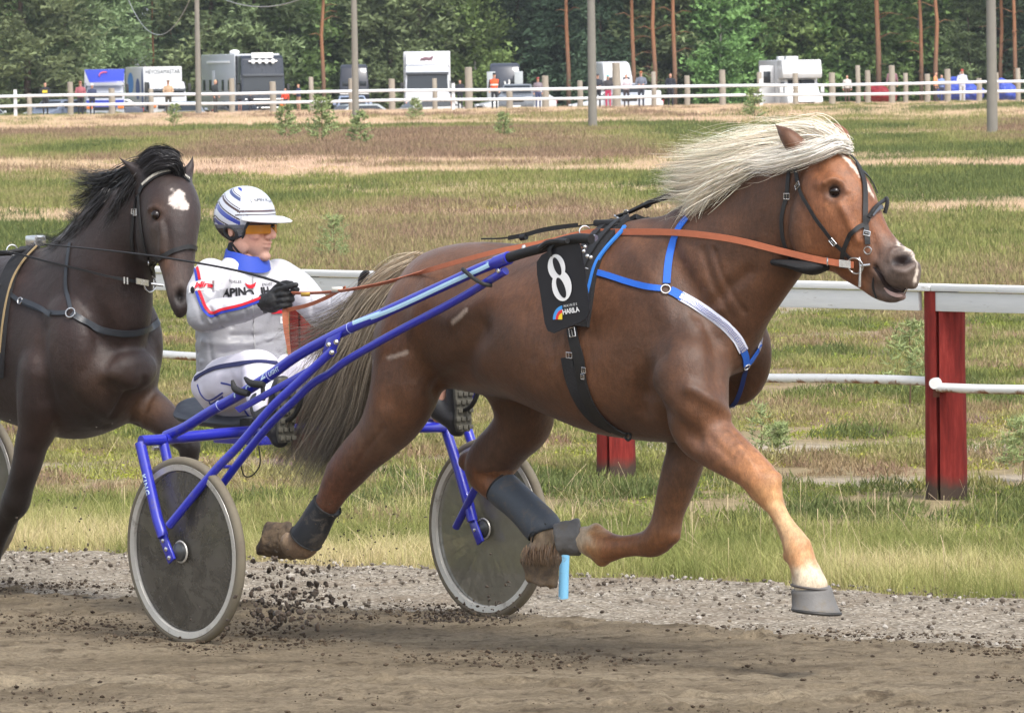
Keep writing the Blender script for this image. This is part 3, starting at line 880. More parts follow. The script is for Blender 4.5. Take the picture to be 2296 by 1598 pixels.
def track_fence():
    P1 = on_ground(2123, 1112); P3 = at_depth(690, 640, 35.9); P3.z = 0
    N = vplane(P1, P3); N = N if N.y < 0 else -N
    D = Vector((P3.x - P1.x, P3.y - P1.y, 0)).normalized()          # to the left and away
    FP = lambda u, v: on_plane(u, v, P1, N)
    root = empty('track_fence', (P1.x, P1.y, 0)); tag(root, 'low track fence with white board, white pipe and thick red posts', 'fence')
    red, wb, wp = red_paint(), white_board(), rusty_white(); Z = Vector((0, 0, 1))
    zt = FP(2200, 640).z
    dark = flat('dark_gap', (.015, .013, .012), .9)
    px = [FP(2860, 800), P1, FP(1380, 900), FP(690, 800), FP(120, 800), FP(-500, 800)]
    def half(c, top0, a0, a1, r, seed):
        mb = MB(); g = np.random.default_rng(seed); V = []; F = []; k = 12; n_ = 9
        for i in range(n_ + 1):
            z = -.05 + (top0 + .05) * i / n_
            for j in range(k):
                a = R(a0 + (a1 - a0) * j / (k - 1)); rr = r * (1.03 - .04 * i / n_) * (1 + .02 * math.sin(3 * a + seed) + .012 * g.normal())
                V.append(c + (-D) * (rr * math.cos(a)) + N * (rr * math.sin(a)) + Z * z)
            V.append(c + Z * z)
        m_ = k + 1
        for i in range(n_):
            for j in range(m_): F.append((i * m_ + j, i * m_ + (j + 1) % m_, (i + 1) * m_ + (j + 1) % m_, (i + 1) * m_ + j))
        F.append(tuple(range(m_ - 1, -1, -1))); F.append(tuple(range(n_ * m_, (n_ + 1) * m_)))
        return mb.add(V, F).build('post', red, root)
    for i, p in enumerate(px):
        c = Vector((p.x, p.y, 0))
        half(c + D * .006, zt - .030, 72, 276, .098, i); half(c - D * .006, zt - .125, -94, 66, .096, i + 9)
        o = MB().box(c + Z * (zt - .085) - D * .02, (.03, .05, .05), (D, N, Z)).build('notch', dark, root)
    # boards and caps, one length per bay
    for i in range(len(px) - 1):
        a, b = Vector((px[i].x, px[i].y, 0)), Vector((px[i + 1].x, px[i + 1].y, 0)); L = (b - a).length
        off = N * (.045 if i != 1 else .0)
        q0, q1 = a + D * (.012 if i == 0 else .10), b - D * (-.02 if i == 0 else .0)
        q0 = a + D * .02; q1 = b - D * .10 if i else b - D * .015
        if i == 1: q0 = a + D * .098
        if i == 0: q1 = b - D * .012
        m_ = (q0 + q1) / 2; ll = (q1 - q0).length / 2
        MB().box(m_ + Z * (zt - .082) + N * .075, (ll, .013, .048), (D, N, Z)).build('board', wb, root, bevel=.003)
        m2 = (a + b) / 2
        MB().box(m2 + Z * (zt - .014) + N * .02, (L / 2 - .004, .085, .0155), (D, N, Z)).build('cap_plank', wb, root, bevel=.003)
        zr = FP(1380, 815).z if False else .565
        p0, p1 = a + D * (.05 if i else .04), b - D * .05
        wob = [p0.lerp(p1, t) + Z * (zr + .012 * math.sin(t * 5 + i)) + N * .0 for t in np.linspace(0, 1, 9)]
        MB().tube([w + N * (.10 if i == 0 else .0) for w in wob], .0235, 14).build('pipe_rail', wp, root)
    MB().tube([P1 + Z * .575 - D * .03 + N * .09, P1 + Z * .575 - D * .05 + N * .13], .028, 12).build('pipe_cap', wp, root)
    MB().box(P1 + Z * .535 - D * .035 + N * .10, (.012, .012, .03), (D, N, Z)).build('bracket', flat('rust', lin(96, 52, 36), .8), root)
    # short blue pole at the edge of the gravel
    b = on_ground(1263, 1344)
    t = dirty('sky_blue_pole', lin(112, 170, 204), (.12, .11, .10), .22, .5, 30)
    o = MB().tube([b, b + Vector((.006, 0, .15)), b + Vector((.014, 0, .29))], .0205, 14).build('marker_pole', t)
    MB().tube([b + Vector((.014, 0, .285)), b + Vector((.0145, 0, .30))], .021, 14).build('pole_cap', t, o)
    set_origin(o, b); tag(o, 'short sky blue marker pole standing in the gravel by the track', 'pole')
# ================================================================ saplings
def sapling(u, v, h, label, seed, thin=False):
    g = np.random.default_rng(seed); b = on_ground(u, v); b.z = 0.0
    root = empty('pine_sapling', b); tag(root, label, 'sapling', 'pine saplings on the heath')
    MB().tube([b - Vector((0, 0, .05)), b + Vector((.01, 0, h * .5)), b + Vector((0, 0, h))], [.012 * h, .009 * h, .004 * h], 6).build('stem', flat('sapling_bark', lin(104, 84, 66), .9), root)
    V, F, C = [], [], []
    k = 26 if thin else 60
    for i in range(k):
        z = h * (.15 + .85 * (i / k)); r = h * (.42 if not thin else .2) * (.95 - .6 * i / k) + .03; a = g.uniform(0, 6.28)
        for j in range(9 if thin else 15):
            t = g.uniform(.25, 1); p = np.array([b.x + math.cos(a) * r * t, b.y + math.sin(a) * r * t, z + r * t * .35]); d = g.normal(size=3); d[2] = abs(d[2]); d /= np.linalg.norm(d); e = np.cross(d, g.normal(size=3)); e /= np.linalg.norm(e); s_ = .05 * min(3.2, .6 + h * 1.3)
            q = len(V); wd_ = .07 if h < .8 else .22
            V += [p - e * s_ * wd_, p + e * s_ * wd_, p + d * s_]; F.append((q, q + 1, q + 2)); vv = g.uniform(.7, 1.25); C += [np.array(lin(138, 152, 98)[:3]) * vv] * 3
    me = npmesh('needles', V, np.array(F)); set_col(me, C)
    link('needles', me, MATS.get('needle') or MATS.setdefault('needle', hair_mat('needle', .6)), root)
# ================================================================ forest
def leaf_mat(name):
    t = NT(name); a = t.n('ShaderNodeAttribute', attribute_name='col'); oi = t.n('ShaderNodeObjectInfo')
    hs = t.n('ShaderNodeHueSaturation'); t.l(a.outputs['Color'], hs.inputs['Color']); t.l(t.math('ADD', t.math('MULTIPLY', oi.outputs['Random'], .04), .48), hs.inputs['Hue']); t.l(t.math('ADD', t.math('MULTIPLY', oi.outputs['Random'], .35), .82), hs.inputs['Value'])
    t.set(color=hs.outputs[0], rough=.7, spec=.15)
    tr = t.n('ShaderNodeBsdfTranslucent'); mx = t.n('ShaderNodeMixShader'); mx.inputs[0].default_value = .25
    t.l(hs.outputs[0], tr.inputs[0]); t.l(t.b.outputs[0], mx.inputs[1]); t.l(tr.outputs[0], mx.inputs[2]); t.l(mx.outputs[0], t.out.inputs['Surface'])
    return t.m
def crown_mesh(kind, seed):
    """sprays of small needle or leaf faces hung along limbs"""
    g = np.random.default_rng(seed); V, C = [], []
    H, z0, nb, base, col, lf = {'spruce': (13, .2, 200, 2.2, (90, 110, 86), .19), 'pine': (13, .3, 170, 2.8, (126, 142, 102), .22), 'birch': (11, .1, 160, 2.4, (122, 150, 92), .20), 'tall': (16, 8.0, 60, 2.6, (86, 104, 70), .22)}[kind]
    limbs = []
    for i in range(nb):
        t = ((i + g.random()) / nb) ** (1.25 if kind != 'tall' else 1); z = z0 + (H - z0) * t; a = g.uniform(0, 6.28)
        if kind == 'spruce': L = base * (1 - t) ** .8 + .3; dz = -.35 * L
        elif kind == 'pine': L = base * math.sin(min(math.pi * (.25 + t * .75), math.pi)) * g.uniform(.6, 1.15) + .3; dz = .15 * L
        elif kind == 'birch': L = base * math.sin(math.pi * (.18 + t * .8)) * g.uniform(.6, 1.15) + .2; dz = .25 * L
        else: L = base * math.sin(math.pi * (.1 + t * .85)) * g.uniform(.5, 1.1) + .3; dz = .2 * L
        limbs.append((z, a, L, dz))
        v0 = g.uniform(.62, 1.3); n = int(22 + 26 * L)
        tt = g.random(n) ** .6; sp_ = .16 + .22 * tt
        P = np.stack([math.cos(a) * L * tt, math.sin(a) * L * tt, z + dz * tt], 1) + g.normal(size=(n, 3)) * sp_[:, None] * np.array([1, 1, .55])
        d = g.normal(size=(n, 3)); d[:, 2] *= .6; d += np.array([math.cos(a), math.sin(a), .25 if kind != 'spruce' else -.2]) * .8; d /= np.linalg.norm(d, axis=1, keepdims=True)
        e = np.cross(d, g.normal(size=(n, 3))); e /= np.linalg.norm(e, axis=1, keepdims=True); s_ = lf * g.uniform(.6, 1.4, n)[:, None]
        w = .34 if kind != 'birch' else .5
        V.append(np.stack([P - e * s_ * w, P + e * s_ * w, P + d * s_ * 1.6], 1).reshape(-1, 3))
        vv = v0 * g.uniform(.75, 1.25, n); C.append(np.repeat(np.array(lin(*col)[:3])[None] * vv[:, None], 3, 0))
    V = np.concatenate(V); me = npmesh(kind + '_crown', V, np.arange(len(V)).reshape(-1, 3)); set_col(me, np.concatenate(C).clip(0, 1))
    # trunk and limbs
    tb = MB(); r0 = {'spruce': .16, 'pine': .17, 'birch': .09, 'tall': .17}[kind]
    P = [Vector((g.normal() * .05 * k, g.normal() * .05 * k, H * k / 6)) for k in range(7)]
    tb.tube(P, [r0 * (1.15 - k / 6.6) for k in range(7)], 8)
    if kind in ('tall', 'pine'):
        for _ in range(9 if kind == 'tall' else 5):
            z = g.uniform(1.5, 8); a = g.uniform(0, 6.28); L = g.uniform(.7, 2.2)
            tb.tube([Vector((0, 0, z)), Vector((math.cos(a) * L * .5, math.sin(a) * L * .5, z + L * .16)), Vector((math.cos(a) * L, math.sin(a) * L, z + L * .10))], [.03, .02, .008], 4)
    else:
        for z, a, L, dz in limbs[::6]: tb.tube([Vector((0, 0, z)), Vector((math.cos(a) * L * .8, math.sin(a) * L * .8, z + dz * .8))], [.025, .008], 4)
    tm = tb.mesh(kind + '_trunk')
    return me, tm
MARKS = [(0, 'the left edge'), (75, 'the blue grey estate car'), (130, 'the dark grey car'), (190, 'the blue lorry left side'), (255, 'the blue lorry flap'), (310, 'the lorry side graphics'), (375, 'the lettered white lorry'), (445, 'the leftmost utility pole'), (500, 'the long trailer lorry windows'), (560, 'the dark blue cab left edge'), (610, 'the dark blue cab'), (665, 'the child in navy'), (720, 'the low silver car'), (798, 'the black horse trailer'), (870, 'the low white car'), (930, 'the tall white lorry left half'), (985, 'the tall white lorry right half'),
         (1035, 'the person in black cap'), (1080, 'the white van'), (1135, 'the open dark trailer'), (1190, 'the grey off-roader right side'), (1240, 'the white pickup tail'), (1300, 'the white pickup bonnet'), (1340, 'the third utility pole'), (1390, 'the white horse trailer'), (1450, 'the grey hooded spectator'), (1510, 'the thick brown pine'), (1580, 'the empty rails left of the motorhome'), (1640, 'the space beside the motorhome door'), (1705, 'the motorhome door'), (1770, 'the motorhome cab side'), (1830, 'the motorhome windscreen'), (1890, 'the person in white top'),
         (1945, 'the red tarpaulin left end'), (1990, 'the red tarpaulin'), (2035, 'the rails right of the red tarpaulin'), (2085, 'the twin pine trunks'), (2130, 'the large blue tent left side'), (2180, 'the large blue tent right side'), (2228, 'the rightmost utility pole'), (2285, 'the right edge')]
def mark(u): return min(MARKS, key=lambda m: abs(m[0] - u))[1]
def forest():
    g = np.random.default_rng(5); lm = leaf_mat('foliage')
    t = NT('pine_bark'); co = t.coord((1, 1, .3)); n1 = t.noise(9, 5, .7, co); sx = t.n('ShaderNodeSeparateXYZ'); tc = t.n('ShaderNodeTexCoord'); t.l(tc.outputs['Object'], sx.inputs[0])
    f = t.ramp(t.math('ADD', t.math('MULTIPLY', sx.outputs['Z'], .12), t.math('MULTIPLY', n1, .35)), [(.35, 0), (.75, 1)])
    t.set(color=t.mix(f, t.mix(n1, lin(92, 76, 66), lin(124, 104, 92)), t.mix(n1, lin(128, 88, 66), lin(158, 116, 88))), rough=.9, spec=.1)
    bark = {'tall': t.m, 'pine': flat('pine_bark_grey', lin(96, 80, 70), .9, .25, 8), 'spruce': flat('spruce_bark', lin(82, 70, 62), .9, .25, 8), 'birch': flat('birch_bark', lin(168, 164, 156), .8, .3, 5)}
    kinds = {}
    for k, n in (('spruce', 3), ('pine', 4), ('birch', 3), ('tall', 3)):
        kinds[k] = []
        for i in range(n):
            cm, tm = crown_mesh(k, 300 + 17 * i + len(k)); cm.materials.append(lm); tm.materials.append(bark[k])
            tm.polygons.foreach_set('use_smooth', np.ones(len(tm.polygons), bool)); kinds[k].append((cm, tm))
    lab = {'spruce': ('spruce_tree', 'dark green forest spruce, %s, above %s'), 'pine': ('pine_tree', 'broad green forest pine, %s, above %s'), 'birch': ('birch_tree', 'light green forest birch, %s, above %s')}
    def tree(kind, x, y, s_, name, label, group='trees of the forest behind the paddock', sx_=1.0):
        cm, tm = kinds[kind][g.integers(len(kinds[kind]))]
        r = empty(name, (x, y, -.85), g.uniform(0, 6.28)); r.scale = (s_ * sx_, s_ * sx_, s_)
        tag(r, label, 'tree', group)
        for nm, me in (('trunk', tm), ('crown', cm)):
            o = bpy.data.objects.new(nm, me); COL.objects.link(o); o.parent = r
    # tall bare-trunked pines that stand out in front
    for u, y, s_, l in ((727, 384, .95, 'tall pine with grey brown trunk between the dark cab and the black trailer'), (1275, 386, 1.0, 'tall reddish pine trunk right of the open black trailer'), (1421, 384, 1.0, 'slender orange pine trunk just behind the white horse trailer'), (1468, 383, 1.0, 'straight orange pine trunk right of the white horse trailer'),
                          (1513, 385, 1.05, 'thick brown pine trunk with bare side branches right of the trailers'), (1970, 387, 1.25, 'thickest pine trunk right of the white motorhome'), (2066, 386, .95, 'slim reddish pine trunk of the pair near the right edge, the left one'), (2098, 385, 1.0, 'orange pine trunk of the pair near the right edge, the right one'),
                          (2246, 388, .95, 'pine trunk just right of the rightmost utility pole'), (2277, 386, 1.0, 'orange pine trunk at the right edge of the picture')):
        p = at_depth(u, 230, y); tree('tall', p.x, y, s_, 'tall_pine', l, 'tall bare trunked pines at the forest edge', .8)
    p = at_depth(60, 230, 372); tree('pine', p.x, 372, 1.05, 'pine_tree', 'big bushy pine filling the left edge beside the blue truck', None, 1.15)
    p = at_depth(150, 230, 376); tree('pine', p.x, 376, .95, 'pine_tree', 'bushy pine with drooping branches directly left of the blue truck', None, 1.0)
    for row, y in enumerate((390, 396, 403, 411, 421)):
        x = -36.0 - row
        while x < 37 + row:
            x += g.uniform(1.9, 3.2); yy = y + g.uniform(-2.5, 2.5)
            u = project(Vector((x, yy, 5)))[0]
            k = g.choice(['spruce', 'pine', 'birch'], p=[.34, .42, .24])
            if 1900 < u and row < 2 and g.random() < .25: continue
            if 195 < u < 445 and (row or 240 < u < 400): 
                if row >= 1: continue
                sc_ = g.uniform(.26, .40)
            else: sc_ = g.uniform(.8, 1.25)
            if 1500 < u < 2250 and row < 2 and k == 'spruce': k = 'birch'
            if row == 0 and k == 'pine' and g.random() < .3: sc_ *= .55
            tree(k, x, yy, sc_, lab[k][0], lab[k][1] % (('front row', 'second row', 'third row', 'fourth row', 'fifth row')[row], mark(u)))
    # thin trees that let the sky through at the left
    for u, y, s_ in ((250, 398, .95), (300, 402, .9), (345, 399, 1.0), (385, 404, .9)):
        p = at_depth(u, 200, y); tree('tall', p.x, y, s_ * .72, 'pine_tree', 'thin dark pine against the bright sky above ' + mark(u), 'thin pines against the sky', .6)
    # the deep wood behind reads as one mass
    x = np.concatenate([g.uniform(-48, -29, 26), g.uniform(-23, 46, 100)]); y = g.uniform(430, 470, len(x))
    pr = []
    for k in ('spruce', 'pine'):
        o = bpy.data.objects.new(k, kinds[k][0][0]); pr.append(o)
    scatter('deep_wood', pr, np.stack([x, y, np.full(len(x), -.85)], 1), g.uniform(.9, 1.3, len(x)), np.zeros(len(x)))
# ================================================================ paddock: rails, posts, poles
def paddock():
    wpaint = flat('white_rail_paint', lin(206, 208, 212), .5, .05, 3); grey = flat('weathered_wood', lin(150, 142, 130), .9, .25, 4)
    gx = lambda u, y: at_depth(u, 240, y).x
    FY = lambda u: 330 + 0 * u
    root = empty('paddock_fence', (gx(1017, 330), 330, 0)); tag(root, 'long white two rail fence between the heath and the parked vehicles', 'fence')
    us = [-620, 35, 1017, 1707, 2420, 3000]
    for u in us: MB().box((gx(u, 330), 329.95, .66), (.085, .06, .72)).build('post', wpaint, root)
    xs = np.linspace(gx(-620, 330), gx(3000, 330), 20)
    for i in range(19):
        for z in (1.03, .53):
            MB().tube([Vector((xs[i] + .01, 329.85, z + .03 * math.sin(i * 1.7 + z))), Vector((xs[i + 1] - .01, 329.85, z + .03 * math.sin((i + 1) * 1.7 + z)))], .082, 8, True, .9).build('rail', wpaint, root)
    posts = [(65, 210), (157, 184), (250, 198), (338, 199), (519, 176), (611, 183), (697, 173), (787, 176), (878, 177), (974, 176), (1050, 151), (1142, 205), (1222, 170), (1300, 181), (1381, 141), (1465, 161), (1540, 170), (1619, 157), (1702, 162), (1783, 164), (1865, 163), (1923, 147), (1945, 158), (1999, 147), (2030, 164), (2079, 166), (2124, 155), (2156, 162), (2195, 176), (2232, 163), (2282, 153)]
    for i, (u, vt) in enumerate(posts):
        y = 333 + (i * 37 % 5) * .8; top = at_depth(u, vt, y); r = .13 + .02 * (i % 3) + (.05 if u in (1050, 1222, 1381) else 0)
        o = MB().tube([Vector((top.x, y, -.1)), Vector((top.x + .02, y, top.z * .5)), Vector((top.x, y, top.z - .02)), Vector((top.x, y, top.z))], [r * 1.05, r, r * .95, r * .8], 10).build('wooden_post', grey)
        set_origin(o, (top.x, y, 0)); tag(o, 'weathered grey wooden post at the white rails before ' + mark(u), 'post', 'bare wooden posts along the paddock')
    poleM = flat('pole_wood', lin(126, 122, 114), .85, .2, 3)
    tops = []
    for u, y, l in ((446, 322, 'grey utility pole in front of the long white trailer lorry'), (798, 274, 'grey utility pole in front of the black horse trailer'), (1329, 211, 'grey utility pole right of the white pickup'), (2225, 177, 'grey utility pole near the right edge of the picture')):
        x = at_depth(u, 280, y).x
        o = MB().tube([Vector((x, y, -.2)), Vector((x, y, 3)), Vector((x, y, 6.9))], [.155, .14, .11], 12).build('utility_pole', poleM)
        MB().tube([Vector((x, y, 6.6)), Vector((x, y - .12, 6.6))], .04, 8).build('insulator', WHITE_P, o)
        set_origin(o, (x, y, 0)); tag(o, l, 'pole', 'utility poles across the heath'); tops.append(Vector((x, y - .12, 6.6)))
    wm = flat('wire_grey', lin(150, 152, 156), .5)
    ends = [Vector((-22, 372, 6.4))] + tops
    for i, sag in ((0, 2.3), (1, 1.45), (2, 1.7)):
        a, b = ends[i], ends[i + 1]
        P = [a.lerp(b, t) - Vector((0, 0, sag * 4 * t * (1 - t))) for t in np.linspace(0, 1, 25)]
        o = MB().tube(P, .022, 5).build('overhead_wire', wm); set_origin(o, a)
        tag(o, ('thin wire sagging from the leftmost utility pole towards the left edge', 'thin wire sagging between the two left utility poles', 'thin wire sagging between the two middle utility poles')[i], 'wire', 'overhead wires')
# ================================================================ vehicles
GLASS = flat('dark_glass', lin(30, 36, 42), .12, .15, 3, spec=.6)
LAMP = flat('lamp_glass', lin(215, 218, 222), .2, .05, spec=.7)
AMBER = flat('amber_lamp', lin(230, 120, 40), .3)
TYRE = flat('tyre_black', (.02, .02, .02), .8)
def vehicle(name, u, y, yaw, label, cat, group=None, z=-.85, h=0):
    """yaw 0 faces the camera; positive turns its nose to the right of the picture. local axes: x to its left seen from the front (picture right), y backwards"""
    x = at_depth(u, 240, y).x
    r = empty(name, (x, y, z), R(yaw)); r.scale = (1, 1, (h + .85) / h if h else 1); return tag(r, label, cat, group)
def vp(name, mb, mat, par, bevel=.03, smooth=True):
    me = mb.mesh(name)
    if bevel:
        bm = bmesh.new(); bm.from_mesh(me)
        bmesh.ops.bevel(bm, geom=[e for e in bm.edges if len(e.link_faces) == 2 and e.calc_face_angle(0) > .5], offset=bevel, segments=2, affect='EDGES', profile=.5)
        bm.to_mesh(me); bm.free()
    o = link(name, me, mat, par, world=False, smooth=False); shade_auto(me)
    return o
def wheels(root, w, ys, r=.32):
    for yy in ys:
        for s in (-1, 1):
            o = vp('wheel', MB().lathe((s * (w / 2 - .02), yy, r), (s, 0, 0), [(r * .6, -.18), (r, -.16), (r, .0), (r * .62, .02)], 18), TYRE, root, 0)
            vp('rim', MB().lathe((s * (w / 2 - .01), yy, r), (s, 0, 0), [(r * .6, 0), (r * .55, .03), (.05, .03)], 14), STEEL, o, 0)
def prism_x(mb, prof, x0, x1, t0=0.0):
    """side profile (y, z) from x0 to x1; t0 leans the upper sides inwards"""
    n = len(prof); zmax = max(p[1] for p in prof); zmin = min(p[1] for p in prof)
    V = []
    for x, s in ((x0, 1), (x1, -1)):
        for (yy, z) in prof: V.append((x + s * t0 * max(0, (z - zmin) / (zmax - zmin) - .5) * 2, yy, z))
    F = [tuple(range(n)), tuple(range(2 * n - 1, n - 1, -1))] + [(i, i + n, (i + 1) % n + n, (i + 1) % n) for i in range(n)]
    return mb.add(V, [tuple(reversed(f)) for f in F])
def car(u, y, yaw, col, label, kind='hatch', name='parked_car', w=1.78, z=-.85):
    r = vehicle(name, u, y, yaw, label, 'car' if kind != 'pickup' else 'pickup', 'cars parked in the paddock', z=z); h = w / 2
    paint = flat('paint_%d_%d_%d' % col, lin(*[q * .88 for q in col]), .3, .06, 3, coat=.6)
    hi = {'hatch': 0, 'suv': .18, 'pickup': .22, 'van': .3}[kind]; L = 4.2 if kind != 'pickup' else 5.0
    body = prism_x(MB(), [(0, .3), (-.02, .55), (.08, .72 + hi), (1.0, .9 + hi), (L - .5, .95 + hi), (L, .85 + hi), (L, .3), (L - .5, .25), (.5, .25)], -h, h)
    vp('body', body, paint, r, .06)
    e = {'hatch': L - .1, 'suv': L - .1, 'pickup': 3.0, 'van': L}[kind]
    cab = prism_x(MB(), [(.95, .88 + hi), (1.65, 1.36 + hi), (2.1, 1.42 + hi), (e - .7, 1.40 + hi), (e, .93 + hi)], -h + .06, h - .06, .16)
    vp('roof', cab, paint, r, .05)
    vp('windscreen', MB().add([(-h + .17, .985, .93 + hi), (h - .17, .985, .93 + hi), (h - .27, 1.60, 1.34 + hi), (-h + .27, 1.60, 1.34 + hi)], [(0, 1, 2, 3)]), GLASS, r, 0)
    for s in (-1, 1):
        q = [(s * (h - .03), 1.3, .96 + hi), (s * (h - .03), e - .35, .98 + hi), (s * (h - .17), e - .85, 1.32 + hi), (s * (h - .17), 1.75, 1.32 + hi)]
        vp('side_window', MB().add(q, [(0, 1, 2, 3)]), GLASS, r, 0)
        vp('headlight', MB().box((s * (h - .25), .03, .66 + hi * .9), (.2, .06, .075)), LAMP, r, .02)
        vp('mirror', MB().box((s * (h + .09), 1.25, .98 + hi), (.09, .05, .07)), paint, r, .03)
        vp('tail_light', MB().box((s * (h - .15), L - .01, .78 + hi), (.13, .03, .12)), flat('tail_red', lin(170, 30, 30), .3), r, .02)
    vp('grille', MB().box((0, -.005, .58 + hi * .8), (.42, .03, .09)), TYRE, r, .01)
    vp('number_plate', MB().box((0, -.045, .40), (.26, .01, .055)), WHITE_P, r, 0)
    wheels(r, w, (.8, L - .85))
    if kind == 'pickup':
        vp('canopy', MB().box((0, 3.85, 1.28), (h - .05, 1.05, .36)), paint, r, .10)
    return r
def horse_trailer(u, y, yaw, col, label, w=1.8, h=2.4, open_=False):
    r = vehicle('horse_trailer', u, y, yaw, label, 'trailer', 'horse trailers in the paddock', h=h); paint = flat('paint_%d_%d_%d' % col, lin(*[q * .88 for q in col]), .35, .06, 3, coat=.4)
    vp('body', prism_x(MB(), [(.25, .45), (.0, 1.1), (.12, 1.75), (.45, h - .1), (.8, h), (3.2, h), (3.3, .45)], -w / 2, w / 2, .12), paint, r, .10)
    vp('trim', MB().box((0, .02, 1.22), (w / 2 - .05, .03, .02)), WHITE_P, r, 0)
    for s in (-1, 1):
        vp('window', MB().box((s * .48, .10, 1.62), (.2, .02, .12)), GLASS, r, .02)
        vp('mudguard', MB().box((s * (w / 2 + .1), 1.8, .55), (.13, .6, .06)), TYRE, r, .03)
    wheels(r, w + .25, (1.4, 2.15), .3)
    vp('drawbar', MB().tube([(0, -1.1, .45), (0, .3, .45)], .05, 8), STEEL, r, 0)
    if open_:
        for s in (-1, 1): vp('door', MB().box((s * (w / 2 - .17), -.10, 1.5), (.24, .03, .55)), flat('door_pale', lin(170, 176, 180), .5), r, .02)
        vp('opening', MB().box((w / 2 - .3, .02, 1.5), (.12, .05, .42)), TYRE, r, 0)
        c = MB(); c.ring((.12, -.02, 1.6), (0, 1, 0), .13, .05, 16, 6, 0, 4.2); vp('emblem', c, WHITE_P, r, 0)
    return r
def lorry(u, y, yaw, label, w, h, L, cabh, boxc, cabc, name='horse_lorry', sign=None, lights=0, windows=0, flap=None, side=None, over=True, ws=None):
    r = vehicle(name, u, y, yaw, label, 'lorry', 'horse lorries in the paddock', h=h); b = flat('paint_%d_%d_%d' % boxc, lin(*[q * .88 for q in boxc]), .4, .05, 3, coat=.3); c = flat('paint_%d_%d_%d' % cabc, lin(*[q * .88 for q in cabc]), .3, .06, 3, coat=.5)
    k = w / 2; z0 = .62
    vp('box_body', MB().box((0, 1.75 + L / 2, (h + z0) / 2), (k, L / 2, (h - z0) / 2)), b, r, .05)
    ct = h if not over else cabh
    cabm = prism_x(MB(), [(.02, .42), (.0, 1.05), (.04, 1.25), (.28, cabh - .15), (.55, cabh), (1.7, cabh), (1.7, .42)], -k + .06, k - .06, .05)
    vp('cab', cabm, c, r, .05)
    a0, a1 = max(1.22, cabh - 1.12), cabh - .42
    if ws: a0, a1 = ws
    fy = lambda q: .04 + .24 * (q - 1.25) / (cabh - 1.4) - .012
    ya, yb = fy(max(a0, 1.25)), fy(a1)
    vp('windscreen', MB().prism([(-k + .16, ya, a0), (k - .16, ya, a0), (k - .2, yb, a1), (-k + .2, yb, a1)], (0, -.012, 0)), GLASS, r, 0)
    vp('sun_visor', MB().box((0, yb - .06, a1 + .07), (k - .12, .10, .06)), flat('visor_grey', lin(74, 78, 84), .4), r, .03)
    vp('grille', MB().box((0, -.01, .86), (k * .55, .03, .13)), flat('grille_dark', lin(40, 42, 46), .5), r, .02)
    vp('bumper', MB().box((0, .0, .46), (k - .05, .06, .15)), c, r, .04)
    vp('number_plate', MB().box((0, -.07, .44), (.26, .01, .055)), WHITE_P, r, 0)
    for s in (-1, 1):
        vp('headlight', MB().box((s * (k - .33), -.05, .48), (.18, .03, .08)), LAMP, r, .02)
        vp('indicator', MB().box((s * (k - .25), -.02, .84), (.16, .03, .05)), AMBER, r, .01)
        vp('mirror', MB().box((s * (k + .12), .12, 1.55), (.08, .06, .22)), flat('mirror_black', (.03, .03, .03), .4), r, .03)
        vp('side_window', MB().box((s * (k - .055), .75, 1.55), (.012, .38, .28)), GLASS, r, 0)
        vp('wiper', MB().tube([(s * .05, ya - .03, a0 + .02), (s * .45, ya - .02, a0 + .10)], .012, 5), TYRE, r, 0)
    vp('cab_gap', MB().box((0, 1.72, (cabh + .6) / 2), (k - .08, .03, (cabh - .6) / 2)), TYRE, r, 0)
    wheels(r, w, (.75, 1.75 + L * .75), .45)
    if over: vp('luton', MB().prism([(-k + .12, .62, cabh + .02), (k - .12, .62, cabh + .02), (k - .12, 1.2, h - .06), (-k + .12, 1.2, h - .06)], (0, .7, 0)), b, r, .06)
    if lights:
        vp('light_bar', MB().tube([(-k * .62, .12, cabh - .26), (k * .62, .12, cabh - .26)], .05, 8), STEEL, r, 0)
        for i in range(lights):
            x = (-.5 + (i + .5) / lights) * w * .58
            vp('spotlight', MB().lathe((x, .10, cabh - .26), (0, -1, 0), [(.05, -.1), (.11, -.02), (.12, .03), (.10, .05)], 14), LAMP, r, 0)
    for i in range(windows):
        yy = 3.2 + i * (L - 2.4) / max(windows - 1, 1)
        vp('window', MB().box((-k - .01, yy, 1.75), (.02, .30, .24)), GLASS, r, .02)
    if windows:
        vp('door', MB().box((-k - .015, 3.2 + .62 * (L - 2.4), 1.55), (.02, .34, .85)), flat('door_white', lin(214, 216, 220), .5), r, .02)
        vp('awning', MB().box((-k - .05, 1.75 + L * .45, h - .35), (.05, L * .33, .05)), WHITE_P, r, .02)
    if side:
        for (yy, zz, ry, rz_, mt) in side:
            V = [(-k - .006, yy + ry * math.cos(a), zz + rz_ * math.sin(a)) for a in np.linspace(0, 6.283, 20, endpoint=False)]
            vp('side_graphic', MB().add(V, [tuple(range(20))]), mt, r, 0)
    if sign:
        txt, sz, zc, yc, mt = sign
        me = text_mesh(txt, sz); me.transform(Matrix.Translation((0, yc, zc)) @ Matrix.Rotation(R(90), 4, 'X')); link('lettering', me, mt, r, world=False, smooth=False)
    if flap:
        vp('raised_flap', MB().prism([(-k, .9, h - .05), (k, .9, h - .05), (k - .06, -.12, cabh + .12), (-k + .25, -.12, cabh + .12)], (0, .03, .05)), flap, r, .01)
    return r
